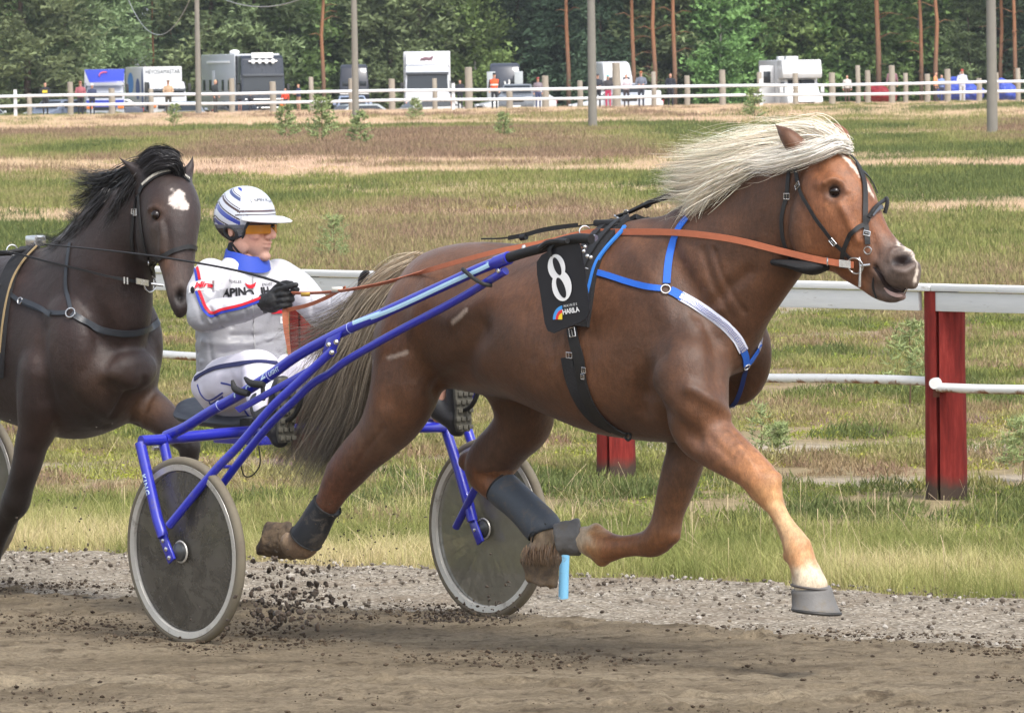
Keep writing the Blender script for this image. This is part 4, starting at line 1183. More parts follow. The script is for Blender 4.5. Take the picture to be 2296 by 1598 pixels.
def vehicles():
    INK = flat('ink_grey', lin(60, 66, 66), .6)
    blue = flat('truck_blue', lin(44, 62, 168), .35, .06, 3, coat=.4); sky_g = flat('graphic_blue', lin(70, 130, 196), .5); navy_g = flat('graphic_navy', lin(58, 84, 140), .5)
    t4 = lorry(236, 350, 4, 'blue and white horse lorry with raised blue front flap beside the bushy pine', 2.2, 2.38, 4.5, 1.72, (214, 216, 224), (196, 202, 214), flap=blue, over=False)
    vp('stripe', MB().box((0, -.035, .92), (1.0, .01, .06)), blue, t4, 0); vp('lower_panel', MB().box((0, -.03, 1.06), (1.02, .01, .07)), blue, t4, 0)
    me = text_mesh('HORSE'[0:0] + 'i', .12) if False else None
    em = MB(); em.ring((.0, .30, 2.13), (0, -.43, .9), .30, .03, 20, 5, .3, 2.6); vp('flap_emblem', em, flat('flap_red', lin(196, 84, 110), .6), t4, 0)
    lorry(378, 356, 13, 'white horse lorry with blue side graphics and HEVOSIAMASTAR lettering on its front', 2.2, 2.48, 6.0, 1.85, (226, 228, 230), (222, 224, 228), sign=('HEVOSIAMASTAR', .25, 2.26, 1.73, INK), lights=4, over=False, side=[(3.6, 1.55, .7, .45, navy_g), (6.0, 1.8, 1.0, .45, sky_g), (2.1, 1.5, .3, .9, navy_g)])
    t7 = lorry(592, 356, 14, 'long white living trailer lorry with dark blue cab and four roof spotlights', 2.6, 3.12, 9.5, 3.04, (212, 216, 222), (34, 42, 56), lights=4, windows=5, over=False, ws=(1.46, 2.10))
    vp('sign_box', MB().box((0, .28, 3.04), (.62, .06, .12)), WHITE_P, t7, .02)
    vp('bull_bar', MB().tube([(-1.1, -.12, 1.12), (1.1, -.12, 1.12)], .04, 8), STEEL, t7, 0); vp('bull_bar', MB().tube([(-1.0, -.14, .75), (1.0, -.14, .75)], .04, 8), STEEL, t7, 0); vp('bull_bar', MB().tube([(-.8, -.14, .35), (.8, -.14, .35)], .05, 8), STEEL, t7, 0)
    vp('roof_dome', MB().ball((-.6, 5.0, 3.2), (.3, .3, .12)), WHITE_P, t7, 0)
    t13 = lorry(959, 356, 1, 'tall white horse lorry with running horse picture above the windscreen', 2.62, 3.12, 6.0, 2.50, (226, 228, 232), (220, 224, 232))
    vp('front_panel', MB().prism([(-.72, .76, 2.54), (.72, .76, 2.54), (.82, 1.16, 2.98), (-.82, 1.16, 2.98)], (0, -.02, 0)), flat('panel_grey', lin(196, 200, 208), .5), t13, 0)
    hz_ = MB().tube([(-.36, .82, 2.76), (-.1, .86, 2.80), (.18, .86, 2.78), (.34, .84, 2.88)], [.05, .08, .07, .05], 6)
    for x0, x1 in ((-.3, -.42), (-.2, -.06), (.14, .05), (.2, .36)): hz_.tube([(x0, .84, 2.76), (x1, .78, 2.62)], .022, 5)
    vp('horse_picture', hz_, flat('picture_brown', lin(120, 92, 100), .6), t13, 0)
    vp('badge', MB().ring((0, -.05, .86), (0, 1, 0), .11, .018, 18, 6), STEEL, t13, 0)
    # motorhome
    r = vehicle('motorhome', 1806, 352, 10, 'white motorhome with overcab bed and open side door', 'motorhome', h=3.9); w_ = flat('paint_226_228_230', lin(200, 202, 204), .4, .05, 3, coat=.3)
    vp('body', MB().box((0, 4.4, 1.62), (1.12, 2.5, 1.0)), w_, r, .06)
    vp('overcab', prism_x(MB(), [(.75, 1.78), (.62, 2.0), (.9, 2.62), (2.0, 2.62), (2.0, 1.78)], -1.12, 1.12), w_, r, .06)
    vp('cab', prism_x(MB(), [(-.05, .38), (-.08, .72), (.1, 1.0), (.75, 1.16), (1.15, 1.76), (2.0, 1.76), (2.0, .38)], -1.0, 1.0, .1), w_, r, .06)
    vp('windscreen', MB().prism([(-.82, .74, 1.18), (.82, .74, 1.18), (.74, 1.10, 1.70), (-.74, 1.10, 1.70)], (0, -.02, .012)), GLASS, r, 0)
    for s in (-1, 1):
        vp('headlight', MB().box((s * .72, -.07, .78), (.2, .05, .11)), LAMP, r, .02); vp('mirror', MB().box((s * 1.16, .85, 1.28), (.1, .06, .16)), w_, r, .03); vp('side_window', MB().box((s * .985, 1.45, 1.42), (.012, .32, .20)), GLASS, r, 0)
    vp('grille', MB().box((0, -.07, .60), (.5, .03, .12)), TYRE, r, .02); vp('bumper', MB().box((0, -.06, .42), (1.0, .06, .12)), flat('bumper_grey', lin(150, 154, 158), .5), r, .04)
    for yy in (2.6, 4.6): vp('roof_vent', MB().box((-.2, yy, 2.70), (.35, .3, .09)), w_, r, .04)
    vp('doorway', MB().box((-1.13, 3.2, 1.5), (.02, .36, .88)), flat('doorway_blue', lin(96, 116, 122), .6), r, 0)
    dr = vp('door', MB().box((-1.55, 2.75, 1.5), (.42, .03, .88)), w_, r, .03); vp('door_window', MB().box((-1.55, 2.71, 1.85), (.2, .012, .26)), GLASS, dr, .01)
    wheels(r, 2.1, (.85, 5.6), .34)
    horse_trailer(795, 362, 2, (42, 46, 58), 'black horse trailer behind the silver car, seen head on', 1.75, 2.45)
    horse_trailer(1133, 362, 0, (52, 58, 72), 'dark horse trailer with open pale doors behind the grey off-roader', 1.9, 2.4, True)
    horse_trailer(1388, 362, 14, (224, 226, 230), 'white rounded horse trailer behind the spectators', 1.8, 2.4)
    car(2, 346, 35, (186, 192, 194), 'silver car cut off by the left edge of the picture'); car(80, 352, -30, (122, 134, 156), 'blue grey estate car left of the blue lorry', 'suv'); car(150, 356, -82, (66, 72, 90), 'dark grey car parked sideways by the bushy pine', 'suv')
    car(432, 346, 14, (140, 152, 166), 'grey car in front of the lettered white lorry', 'hatch'); car(560, 352, 20, (44, 50, 62), 'dark car half hidden in front of the long trailer lorry')
    car(712, 342, -60, (176, 184, 186), 'low silver car left of the silver blue car, mostly behind grass', 'hatch', w=1.7, z=-1.1); car(793, 346, 4, (158, 172, 200), 'silver blue car in front of the black horse trailer', 'suv'); car(872, 346, -66, (204, 206, 206), 'low white car just left of the tall white lorry')
    car(1076, 352, -70, (216, 218, 220), 'white van parked behind the rails beside the orange vest', 'van'); car(1157, 345, -3, (112, 118, 126), 'grey off-roader in front of the open dark trailer', 'suv', w=1.9, z=-.35); car(1280, 350, -82, (222, 226, 232), 'white pickup with white canopy left of the utility pole', 'pickup')
    car(1412, 347, 8, (206, 212, 224), 'white car below the white horse trailer', 'suv', z=-.4)
    for u, y, hw, h, c, l in ((1978, 346, .62, .95, (128, 24, 34), 'red tarpaulin bundle behind the rails right of the motorhome'), (2158, 347, .85, 1.35, (52, 74, 168), 'large blue tarpaulin tent behind the rails near the right pole'), (2252, 348, .5, 1.2, (58, 78, 170), 'small blue tarpaulin at the right edge behind the rails')):
        x = at_depth(u, 230, y).x; mb = MB()
        V, F = loft_vf([(Vector((x - hw, y, h * .42)), Vector((0, .5, 0)), Vector((0, 0, h * .40)), 0), (Vector((x - hw * .3, y, h * .5)), Vector((0, .7, 0)), Vector((0, 0, h * .5)), 0), (Vector((x + hw * .3, y, h * .42)), Vector((0, .7, 0)), Vector((0, 0, h * .44)), 0), (Vector((x + hw, y, h * .3)), Vector((0, .5, 0)), Vector((0, 0, h * .28)), 0)], 18, 5)
        V, F = remesh(mb.add(V, F), .07, 1); V = V + vnormals(V, F) * (vnoise(V, 2.2, 3, 3) * .14)[:, None]
        o = link('tarpaulin', npmesh('tarpaulin', V, F), flat('tarp_%d' % c[0], lin(*c), .5, .15, 4)); set_origin(o, (x, y, 0)); tag(o, l, 'tarpaulin')
# ================================================================ spectators
def spectator(u, y, top, legs, label, skin=(196, 150, 128), hair_=(70, 56, 46), h=1.74, yaw=0.0, arms='rail', extra=None):
    x = at_depth(u, 240, y).x; k = h / 1.74; b = Vector((x, y, 0)); a = R(yaw)
    fx, fy = Vector((math.sin(a), -math.cos(a), 0)), Vector((math.cos(a), math.sin(a), 0))       # facing, side
    P = lambda s, f, z: b + fy * (s * k) + fx * (f * k) + Vector((0, 0, z * k))
    mb = MB()
    mb.add(*loft_vf([(P(0, 0, .88), fy * .17 * k, fx * .11 * k, 0), (P(0, .01, 1.05), fy * .16 * k, fx * .115 * k, 0), (P(0, .02, 1.28), fy * .19 * k, fx * .12 * k, 0), (P(0, 0, 1.42), fy * .17 * k, fx * .09 * k, 0), (P(0, 0, 1.50), fy * .06 * k, fx * .06 * k, 0)], 16, 3))
    mb.ball(P(0, .02, 1.62), (.075 * k, .095 * k, .115 * k), (fy, fx, Vector((0, 0, 1))), 14, 10); mb.add(*round_tube([P(0, 0, 1.45), P(0, .01, 1.56)], [.055 * k, .055 * k], 10))
    for s in (-1, 1):
        mb.add(*round_tube([P(.09 * s, 0, .90), P(.10 * s, .02, .5), P(.10 * s, -.01, .09), P(.10 * s, .10, .05)], [.088 * k, .062 * k, .045 * k, .04 * k], 10))
        if arms == 'rail': A = [P(.19 * s, 0, 1.40), P(.25 * s, .10, 1.16), P(.12 * s, .32, 1.10), P(.06 * s, .36, 1.10)]
        elif arms == 'fold': A = [P(.19 * s, 0, 1.40), P(.25 * s, .06, 1.15), P(.02 * s, .20, 1.16)]
        else: A = [P(.19 * s, 0, 1.40), P(.25 * s, .0, 1.12), P(.24 * s, .08, .86), P(.23 * s, .10, .80)]
        mb.add(*round_tube(A, [.060 * k, .047 * k, .040 * k, .035 * k][:len(A)], 10))
    V, F = remesh(mb, .024 * k, 1)
    z = (V[:, 2]) / k; C = np.tile(np.array(lin(*top)[:3]), (len(V), 1)); d = (V - np.array(b)); fr = d @ np.array(fx) / k; sd = np.abs(d @ np.array(fy)) / k
    def put(m_, c): C[m_] = np.array(lin(*c)[:3])
    put(z < .93, legs); put(z < .085, (40, 38, 38)); put(z > 1.50, skin); put((z > 1.69) | ((z > 1.56) & (fr < .0)), hair_)
    if arms == 'rail': put((fr > .33) & (z > 1.0) & (z < 1.25), skin)
    if arms == 'fold': put((fr > .16) & (sd < .06) & (z > 1.1) & (z < 1.22) & (fr > .235), skin)
    if arms == 'down': put((sd > .2) & (z < .88) & (z > .72), skin)
    if extra == 'vest':
        m_ = (z > 1.0) & (z < 1.46) & (sd < .2); put(m_, (226, 88, 40)); put(m_ & (np.abs(z - 1.18) < .035), (226, 226, 220))
    me = npmesh('person', V, F); set_col(me, C)
    o = link('person', me, MATS.get('cloth_col') or MATS.setdefault('cloth_col', hair_mat('cloth_col', .8))); set_origin(o, b); tag(o, label, 'person', 'spectators along the paddock rails')
    return o, P, fx, fy
def spectators():
    S_ = spectator
    def cap(t, c, z=1.715):
        o, P, fx, fy = t; MB().ball(P(0, .01, z), (.085, .105, .055), (fy, fx, Vector((0, 0, 1))), 10, 6).build('cap', flat('cap_%d_%d' % c[:2], lin(*c), .7), o); MB().box(P(0, .13, z - .03), (.06, .06, .01), (fy, fx, Vector((0, 0, 1)))).build('cap_peak', MATS['cap_%d_%d' % c[:2]], o)
    t = S_(102, 333, (34, 34, 40), (40, 40, 46), 'person in black jacket holding a yellow thing at the far left', arms='fold')
    MB().box(t[1](.0, .26, 1.25), (.13, .05, .07)).build('yellow_bag', flat('bag_yellow', lin(214, 190, 60), .6), t[0])
    cap(S_(181, 332, (150, 84, 92), (40, 40, 48), 'person in red patterned top and dark trousers before the blue lorry', hair_=(150, 104, 80)), (150, 100, 84), 1.72); cap(S_(207, 333, (50, 58, 88), (44, 48, 62), 'person in navy jacket and white cap before the blue lorry windscreen', h=1.6), (220, 220, 224))
    cap(S_(378, 332, (176, 148, 120), (66, 62, 52), 'person in tan jacket leaning on the rails before the lettered lorry'), (140, 116, 92))
    S_(483, 333, (30, 36, 38), (60, 58, 56), 'blond person in black t-shirt turned sideways before the long trailer lorry', hair_=(206, 172, 120), yaw=60, arms='down')
    S_(538, 338, (44, 46, 54), (150, 110, 96), 'person crouching low in dark top beside the dark cab', h=1.05, arms='fold'); S_(562, 339, (40, 40, 48), (46, 46, 54), 'second crouching person in black beside the dark cab', h=1.0, arms='fold')
    S_(640, 335, (214, 74, 48), (40, 40, 46), 'small person in bright orange red top right of the dark cab', h=1.25, arms='down'); S_(670, 334, (44, 50, 80), (176, 140, 120), 'child in navy jacket and shorts right of the orange red top', h=1.45, hair_=(150, 104, 70), yaw=-50)
    S_(1016, 338, (40, 38, 44), (170, 130, 112), 'child in dark clothes just right of the tall white lorry', h=1.3, arms='fold'); S_(1032, 338, (36, 38, 46), (44, 44, 52), 'person in black with black cap right of the tall white lorry', h=1.55, hair_=(40, 38, 40))
    cap(S_(1109, 331.5, (38, 40, 44), (38, 40, 46), 'steward in orange reflective vest and dark cap by the dark trailer', extra='vest', arms='down', h=1.86), (40, 42, 50), 1.72); cap(S_(1207, 333, (122, 112, 120), (60, 68, 104), 'person in mottled grey jacket and blue jeans left of the white pickup', arms='down', h=1.6), (150, 70, 66))
    cap(S_(1341, 332, (42, 46, 56), (40, 42, 52), 'person in dark jacket and grey cap just right of the utility pole'), (60, 66, 74)); cap(S_(1364, 332, (60, 58, 62), (190, 60, 96), 'person in dark top, pink trousers and turquoise cap', h=1.68), (110, 190, 190))
    S_(1405, 332, (200, 190, 196), (74, 66, 70), 'person in pale pink top below the white horse trailer', h=1.72); cap(S_(1438, 331.5, (104, 110, 124), (54, 58, 70), 'person in grey hooded top with orange brown cap right of the white trailer', h=1.84), (170, 104, 70))
    S_(1504, 334, (32, 34, 44), (36, 38, 48), 'person in black standing beside the thick brown pine trunk', arms='fold'); cap(S_(1985 + 16, 336, (134, 100, 108), (96, 96, 104), 'person in reddish grey jacket behind the red tarpaulin', h=1.85, arms='down'), (170, 90, 84))
    S_(1900, 338, (196, 190, 186), (90, 70, 60), 'person in white top half hidden by a post right of the motorhome', h=1.5, arms='down'); S_(2098, 336, (206, 140, 96), (60, 54, 56), 'person in orange top and dark vest near the pair of pine trunks', h=1.6, yaw=70, arms='down')
    S_(2112, 338, (120, 140, 190), (56, 60, 80), 'person in light blue shirt left of the large blue tent', h=1.45, arms='fold'); cap(S_(2158, 331.5, (190, 194, 216), (190, 190, 196), 'person in pale blue clothes before the large blue tent', h=1.7, arms='fold'), (176, 80, 70))
track_fence()
for a in ((1705, 1032, .30, 'thin bare young pine twig in front of the heath below the chestnut horse chest', 1, True), (1742, 1020, .16, 'small bright green pine seedling next to the bare twig', 2), (2040, 905, .5, 'bushy young pine left of the thick red post', 3), (2292, 1075, .30, 'young pine cut off by the right edge beyond the red post', 4),
          (392, 288, .9, 'low wide green bush before the lettered white lorry', 5), (722, 330, 1.35, 'taller young pine on the heath left of the middle pole', 7), (640, 322, 1.1, 'young pine left of the taller one on the heath', 8), (808, 335, 1.0, 'small dark round pine bush below the middle pole', 9),
          (932, 276, .95, 'young pine below the tall white lorry', 10), (1692, 278, 1.25, 'young pine on the pink grass below the motorhome', 11), (1130, 315, .8, 'single young pine on the heath below the dark trailer', 12), (748, 600, .55, 'small pine just above the fence board left of the chestnut rump', 14)):
    sapling(*a)
forest()
paddock()
vehicles()
spectators()
# ================================================================ the air between here and the forest
def haze():
    mb = MB().box((0, 1190, 21.0), (1700, 1990, 22.0))
    t = bpy.data.materials.new('haze_air'); t.use_nodes = True; nt = t.node_tree; nt.nodes.clear()
    o_ = nt.nodes.new('ShaderNodeOutputMaterial'); v = nt.nodes.new('ShaderNodeVolumePrincipled'); v.inputs['Color'].default_value = (.86, .92, 1, 1); v.inputs['Density'].default_value = .00013; v.inputs['Anisotropy'].default_value = .3
    nt.links.new(v.outputs[0], o_.inputs['Volume'])
    tag(link('haze', mb.mesh('haze'), t, smooth=False), kind='stuff')
haze()
# ---------------------------------------------------------------- the chestnut horse
def chestnut():
    f = HF; mb = MB(); n = f.n
    # trunk: silhouette pixels on the median plane + half width
    tr = [(938, 592, 945, 700, .10, 0), (955, 570, 962, 810, .19, 0), (1000, 551, 1000, 862, .25, -.05), (1060, 541, 1060, 880, .265, 0), (1120, 543, 1120, 888, .27, .05),
          (1190, 546, 1190, 905, .285, .1), (1270, 534, 1270, 940, .30, .1), (1350, 512, 1350, 972, .30, .1), (1430, 490, 1430, 986, .275, .12),
          (1495, 484, 1495, 992, .25, .12), (1550, 500, 1548, 988, .245, .08), (1570, 560, 1568, 965, .215, 0), (1586, 650, 1582, 920, .168, 0), (1594, 735, 1590, 850, .10, 0)]
    st = []
    for ut, vt, ub, vb, w, e in tr:
        a, b = f.px(ut, vt), f.px(ub, vb)
        st.append(((a + b) / 2, n * w, (a - b) / 2, e))
    mb.add(*loft_vf(st, 40, 4))
    # neck
    nk = [(1465, 500, 1672, 830, .19), (1525, 462, 1706, 745, .155), (1580, 428, 1733, 705, .128), (1640, 388, 1765, 660, .112), (1705, 350, 1796, 615, .102), (1775, 322, 1820, 565, .092), (1830, 315, 1850, 500, .075)]
    st = []
    for ut, vt, ub, vb, w in nk:
        a, b = f.px(ut, vt), f.px(ub, vb)
        st.append(((a + b) / 2, n * w, (a - b) / 2, -.05))
    mb.add(*loft_vf(st, 32, 4))
    # head in its own, slightly more sideways plane
    pol = f.px(1810, 330)
    h = Frame(pol.x, pol.y, 31); hn = h.n
    hd = [(1800, 312, 1788, 500, .070), (1852, 318, 1808, 560, .096), (1903, 352, 1838, 600, .114), (1944, 406, 1872, 612, .108), (1966, 460, 1905, 620, .086), (1990, 512, 1932, 632, .068),
          (2020, 546, 1957, 640, .062), (2042, 564, 1985, 646, .067), (2057, 584, 2005, 646, .066), (2060, 610, 2022, 648, .056), (2056, 630, 2038, 646, .036)]
    st = []
    for ut, vt, ub, vb, w in hd:
        a, b = h.px(ut, vt), h.px(ub, vb)
        st.append(((a + b) / 2, hn * w, (a - b) / 2, -.08))
    mb.add(*loft_vf(st, 32, 4))
    # jowls, chin and lower lip
    mb.ball(h.px(1818, 500, .045), (.135, .058, .155), (h.h, hn, Vector((0, 0, 1))), 20, 14)
    mb.ball(h.px(1818, 500, -.045), (.135, .058, .155), (h.h, hn, Vector((0, 0, 1))), 20, 14)
    mb.add(*round_tube([h.px(u, v) for u, v in ((1905, 600), (1942, 628), (1970, 650), (2000, 664), (2024, 664))], [.05, .040, .036, .027, .018], 16))
    for s_ in (1, -1):   # brow ridges
        mb.ball(h.px(1880, 412, .0) + hn * (.088 * s_), (.055, .030, .045), (h.h, hn, Vector((0, 0, 1))), 16, 12)
    # ears
    for l, base, mid, tip in ((.080, (1792, 336), (1764, 305), (1730, 272)), (-.07, (1882, 325), (1884, 300), (1868, 274))):
        V, F = round_tube([h.px(*base, l), h.px(*mid, l + (.015 if l > 0 else -.012)), h.px(*tip, l)], [.042, .033, .006], 14)
        mb.add(V, F)
    legs = {}
    def leg(name, first, secs, l):
        P, r = [], []
        for x in first: P.append(f.px(x[0], x[1], x[2])); r.append(x[3])
        for i, s in enumerate(secs):
            c, q = section(f, s[0], s[1], s[2] if len(s) > 2 else l)
            P.append(c); r.append(q)
        mb.add(*round_tube(P, r, 20, 5))
        legs[name] = (P, r)
    leg('nh', [(950, 690, .10, .15), (925, 780, .13, .15)],
        [((828, 862), (990, 880)), ((812, 925), (950, 945)), ((792, 972), (902, 990)), ((760, 1008), (856, 1030)), ((733, 1045), (822, 1066)), ((719, 1080), (792, 1096)),
         ((707, 1118), (766, 1130)), ((690, 1142), (748, 1156)), ((668, 1180), (728, 1196)), ((654, 1196), (710, 1240)), ((652, 1180), (668, 1250))], .16)
    leg('fh', [(1120, 790, -.10, .15), (1165, 870, -.13, .13)],
        [((1108, 925), (1240, 960)), ((1085, 972), (1198, 1002)), ((1050, 1012), (1163, 1044)), ((1042, 1046), (1148, 1066)), ((1066, 1084), (1147, 1078)), ((1095, 1106), (1166, 1096)),
         ((1139, 1150), (1203, 1124)), ((1182, 1200), (1243, 1166)), ((1192, 1222), (1250, 1200)), ((1180, 1240), (1255, 1238))], -.15)
    leg('nf', [(1545, 830, .17, .15), (1560, 905, .19, .125)],
        [((1512, 988), (1634, 938)), ((1560, 1020), (1668, 982)), ((1608, 1044), (1702, 1018)), ((1645, 1066), (1729, 1046)), ((1670, 1090), (1752, 1076)), ((1692, 1118), (1758, 1106)),
         ((1719, 1147), (1763, 1137)), ((1738, 1180), (1783, 1174)), ((1751, 1215), (1810, 1208)), ((1758, 1240), (1824, 1232)), ((1768, 1266), (1832, 1262)), ((1778, 1292), (1846, 1288)), ((1778, 1316), (1858, 1310))], .17)
    leg('ff', [(1545, 880, -.10, .12)],
        [((1494, 985), (1590, 1005)), ((1484, 1043), (1573, 1063)), ((1472, 1099), (1553, 1112)), ((1463, 1150), (1534, 1155)), ((1452, 1182), (1526, 1196)), ((1436, 1194), (1492, 1236)),
         ((1414, 1198), (1440, 1244)), ((1384, 1200), (1402, 1250)), ((1352, 1190), (1366, 1262)), ((1330, 1180), (1344, 1254)), ((1308, 1178), (1316, 1240))], -.13)
    # joints and tendons
    for u, v, l, r_ in ((1770, 1246, .17, .028), (1802, 1220, .17, .030), (1728, 1078, .17, .042), (1700, 1104, .17, .036), (750, 1050, .16, .036), (1050, 1034, -.15, .042), (1350, 1252, -.13, .034), (1336, 1192, -.13, .036), (1505, 1198, -.13, .040), (1452, 1224, -.13, .032), (1790, 1300, .17, .030)):
        mb.ball(f.px(u, v, l), r_, None, 14, 10)
    # muscle masses
    Z = Vector((0, 0, 1))
    for u, v, l, r3, both in ((905, 790, .15, (.16, .08, .20), 0), (1525, 800, .155, (.17, .08, .20), 1), (1552, 760, .115, (.12, .085, .17), 1), (1430, 760, .17, (.27, .085, .25), 1), (1000, 690, .16, (.2, .09, .15), 1)):
        p = f.px(u, v, l); mb.ball(p, r3, (f.h, n, Z), 18, 12)
        if both: mb.ball(f.pt(f.loc(p)[0], -l, p.z), r3, (f.h, n, Z), 18, 12)
    mb.ball(f.px(1570, 800, .04), (.08, .125, .15), (f.h, n, Z), 18, 12)
    V, F = remesh(mb, VOX, 7)
    fs = (V - np.array(f.o)) @ np.array(f.h); hs = (V - np.array(h.o)) @ np.array(h.h)
    V = lap(V, F, 45, .6, sm(V[:, 2], .80, 1.0) * sm(-hs, -.0, .12))
    S = Skin(V, F)
    def P3(u, v): return S.near(u, v)[0]
    # shallow folds and muscle lines, each where the photograph shows it
    for pts, rad, amt in (
        ([(1590, 690), (1640, 640), (1680, 610)], .03, -.009), ([(1575, 560), (1600, 640), (1640, 710)], .018, -.006), ([(1600, 560), (1630, 640), (1670, 700)], .012, -.005),
        ([(1505, 560), (1560, 660), (1600, 760), (1610, 850)], .05, -.020), ([(1440, 880), (1500, 930), (1560, 985)], .05, -.020), ([(1480, 790), (1440, 860), (1440, 920)], .05, -.020),
        ([(985, 870), (1040, 830), (1080, 740)], .06, -.024), ([(880, 720), (870, 820), (868, 900)], .05, -.010), ([(1010, 720), (1060, 690), (1090, 670)], .05, .012),
        ([(1640, 960), (1680, 1010), (1710, 1050)], .018, -.007), ([(1590, 980), (1640, 1030)], .02, -.006), ([(1545, 870), (1600, 900), (1630, 930)], .035, .016), ([(1660, 1000), (1690, 1040)], .02, .006), ([(1130, 600), (1200, 660), (1230, 760)], .07, -.008), ([(1330, 760), (1300, 850)], .05, -.008), ([(1180, 700), (1190, 800)], .03, -.005), ([(1230, 700), (1240, 810)], .03, -.005), ([(1420, 560), (1470, 640), (1500, 720)], .05, .010), ([(960, 640), (930, 720), (925, 800)], .06, .012), ([(1560, 700), (1620, 720), (1660, 760)], .03, -.010),
        ([(800, 560), (870, 590)], .02, .0), ([(860, 960), (820, 1010), (790, 1060)], .014, -.006), ([(1720, 1150), (1750, 1200)], .008, -.004), ([(1755, 1060), (1740, 1090), (1745, 1110)], .02, .006)):
        S.groove([P3(*p) for p in pts], rad, amt)
    S.refresh()
    # hide under the harness keeps its shape; head sculpting
    eye_p, eye_n = S.near(1871, 429)
    S.bump(eye_p, .036, -.016); S.groove([P3(*p) for p in ((1848, 410), (1866, 400), (1888, 408), (1898, 428))], .012, .010); S.groove([P3(*p) for p in ((1852, 442), (1872, 452), (1892, 446))], .010, .006)
    S.groove([P3(*p) for p in ((1885, 460), (1905, 500), (1925, 540))], .018, .013); S.groove([P3(*p) for p in ((1845, 395), (1832, 375))], .03, -.006)
    S.groove([P3(*p) for p in ((1795, 380), (1772, 450), (1762, 520), (1780, 575))], .020, -.010)
    S.groove([P3(*p) for p in ((1940, 500), (1960, 540), (1965, 570))], .018, -.006)
    S.refresh()
    nos = P3(2022, 583)
    S.groove([P3(*p) for p in ((2000, 562), (2026, 557), (2048, 570), (2049, 596), (2030, 611), (2006, 603), (1994, 582), (2000, 562))], .012, .009)
    nax = (h.h * 0.85 + Vector((0, 0, -.5))).normalized()
    S.bump(nos, ((nax, .036), (Vector((0, 0, 1)), .025), (hn, .06)), -.040)
    for side in (-1,):
        q = h.loc(nos); S.bump(h.pt(q[0], -q[1], q[2]), ((nax, .030), (Vector((0, 0, 1)), .019), (hn, .05)), -.03)
    mouth = [P3(*p) for p in ((1962, 600), (1975, 622), (1990, 642), (2012, 652), (2030, 655))]
    S.refresh(); S.groove(mouth, .009, -.028); S.refresh()
    V, F = lap(S.V, F, 1, 0.4), F
    S.V = V; S.refresh()
    # ---- coat colours and the painted belly shade
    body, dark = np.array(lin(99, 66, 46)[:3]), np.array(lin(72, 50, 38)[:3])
    z = V[:, 2]
    big = vnoise(V, 2.6, 3.1, 3)
    C = body[None] * (1 + 0.5 * big[:, None] + .25 * vnoise(V, 6.5, 5.5, 3)[:, None])
    C[:, 2] *= .92
    def blend(w, c):
        nonlocal C
        C = C * (1 - w[:, None]) + np.array(c)[None] * w[:, None]
    L = lambda *c: lin(*c)[:3]
    hs = (V - np.array(h.o)) @ np.array(h.h); hl = (V - np.array(h.o)) @ np.array(hn); fs = (V - np.array(f.o)) @ np.array(f.h)
    rump = np.exp(-((fs + .75) / .35) ** 2) * sm(z, 1.2, 1.5)
    blend(rump * .5, L(116, 80, 56))
    # neck and head are redder
    head_w = sm(hs, -.02, .10) * sm(z, 1.05, 1.15)
    blend(head_w * .9, L(138, 88, 56))
    nz1 = vnoise(V, 9, 7.7, 3)
    blend(head_w * sm(nz1, .05, .35) * .5, L(160, 106, 68))
    nose_pos = h.loc(h.px(2040, 610)); dm = np.linalg.norm(V - np.array(h.px(2040, 615)), axis=1)
    blend(sm(-dm, -.21, -.08), L(98, 84, 76))
    for pts, wd in (([(1884, 346), (1900, 358), (1916, 376), (1927, 396)], [.003, .009, .011, .003]), ([(1938, 404), (1948, 424), (1958, 440)], [.007, .012, .003]), ([(1996, 506), (2018, 536), (2040, 560), (2052, 584), (2056, 612), (2050, 632)], [.003, .005, .006, .006, .008, .008])):
        bd_, par = seg_dist(V, [P3(*p) for p in pts]); wid = np.interp(par, np.arange(len(wd)), wd)
        blend(sm(-bd_ - vnoise(V, 70, 1.0, 3) * .008, -wid - .007, -wid + .004) * .85, L(216, 202, 188))
    ed = np.linalg.norm(V - np.array(eye_p), axis=1)
    blend(sm(-ed, -.055, -.034) * .6, L(96, 68, 52)); blend(sm(-ed, -.029, -.020), L(34, 25, 21))
    dn_ = S.V - np.array(nos); rr = ((dn_ @ np.array(nax)) / .032) ** 2 + (dn_[:, 2] / .022) ** 2 + ((dn_ @ np.array(hn)) / .05) ** 2
    blend(sm(-rr, -1.5, -.6), L(36, 24, 24)); blend(sm(-rr, -.4, -.1) * .5, L(92, 44, 44))
    md = seg_dist(V, mouth)[0]; blend(sm(-md, -.012, -.004), L(60, 46, 44))
    lip = seg_dist(V, [h.px(*p) for p in ((1990, 652), (2012, 661), (2032, 662))])[0]
    blend(sm(-np.linalg.norm(V - np.array(h.px(1998, 664)), axis=1), -.10, -.05) * .8, L(92, 80, 74)); blend(sm(-lip, -.022, -.012) * sm(hs, .2, .3) * .6, L(176, 146, 138))
    pale = sm(C.mean(1), .25, .45)[:, None]
    C = C * pale + C * np.array([.68, .66, .66]) * (1 + .16 * head_w[:, None]) * (1 - pale)
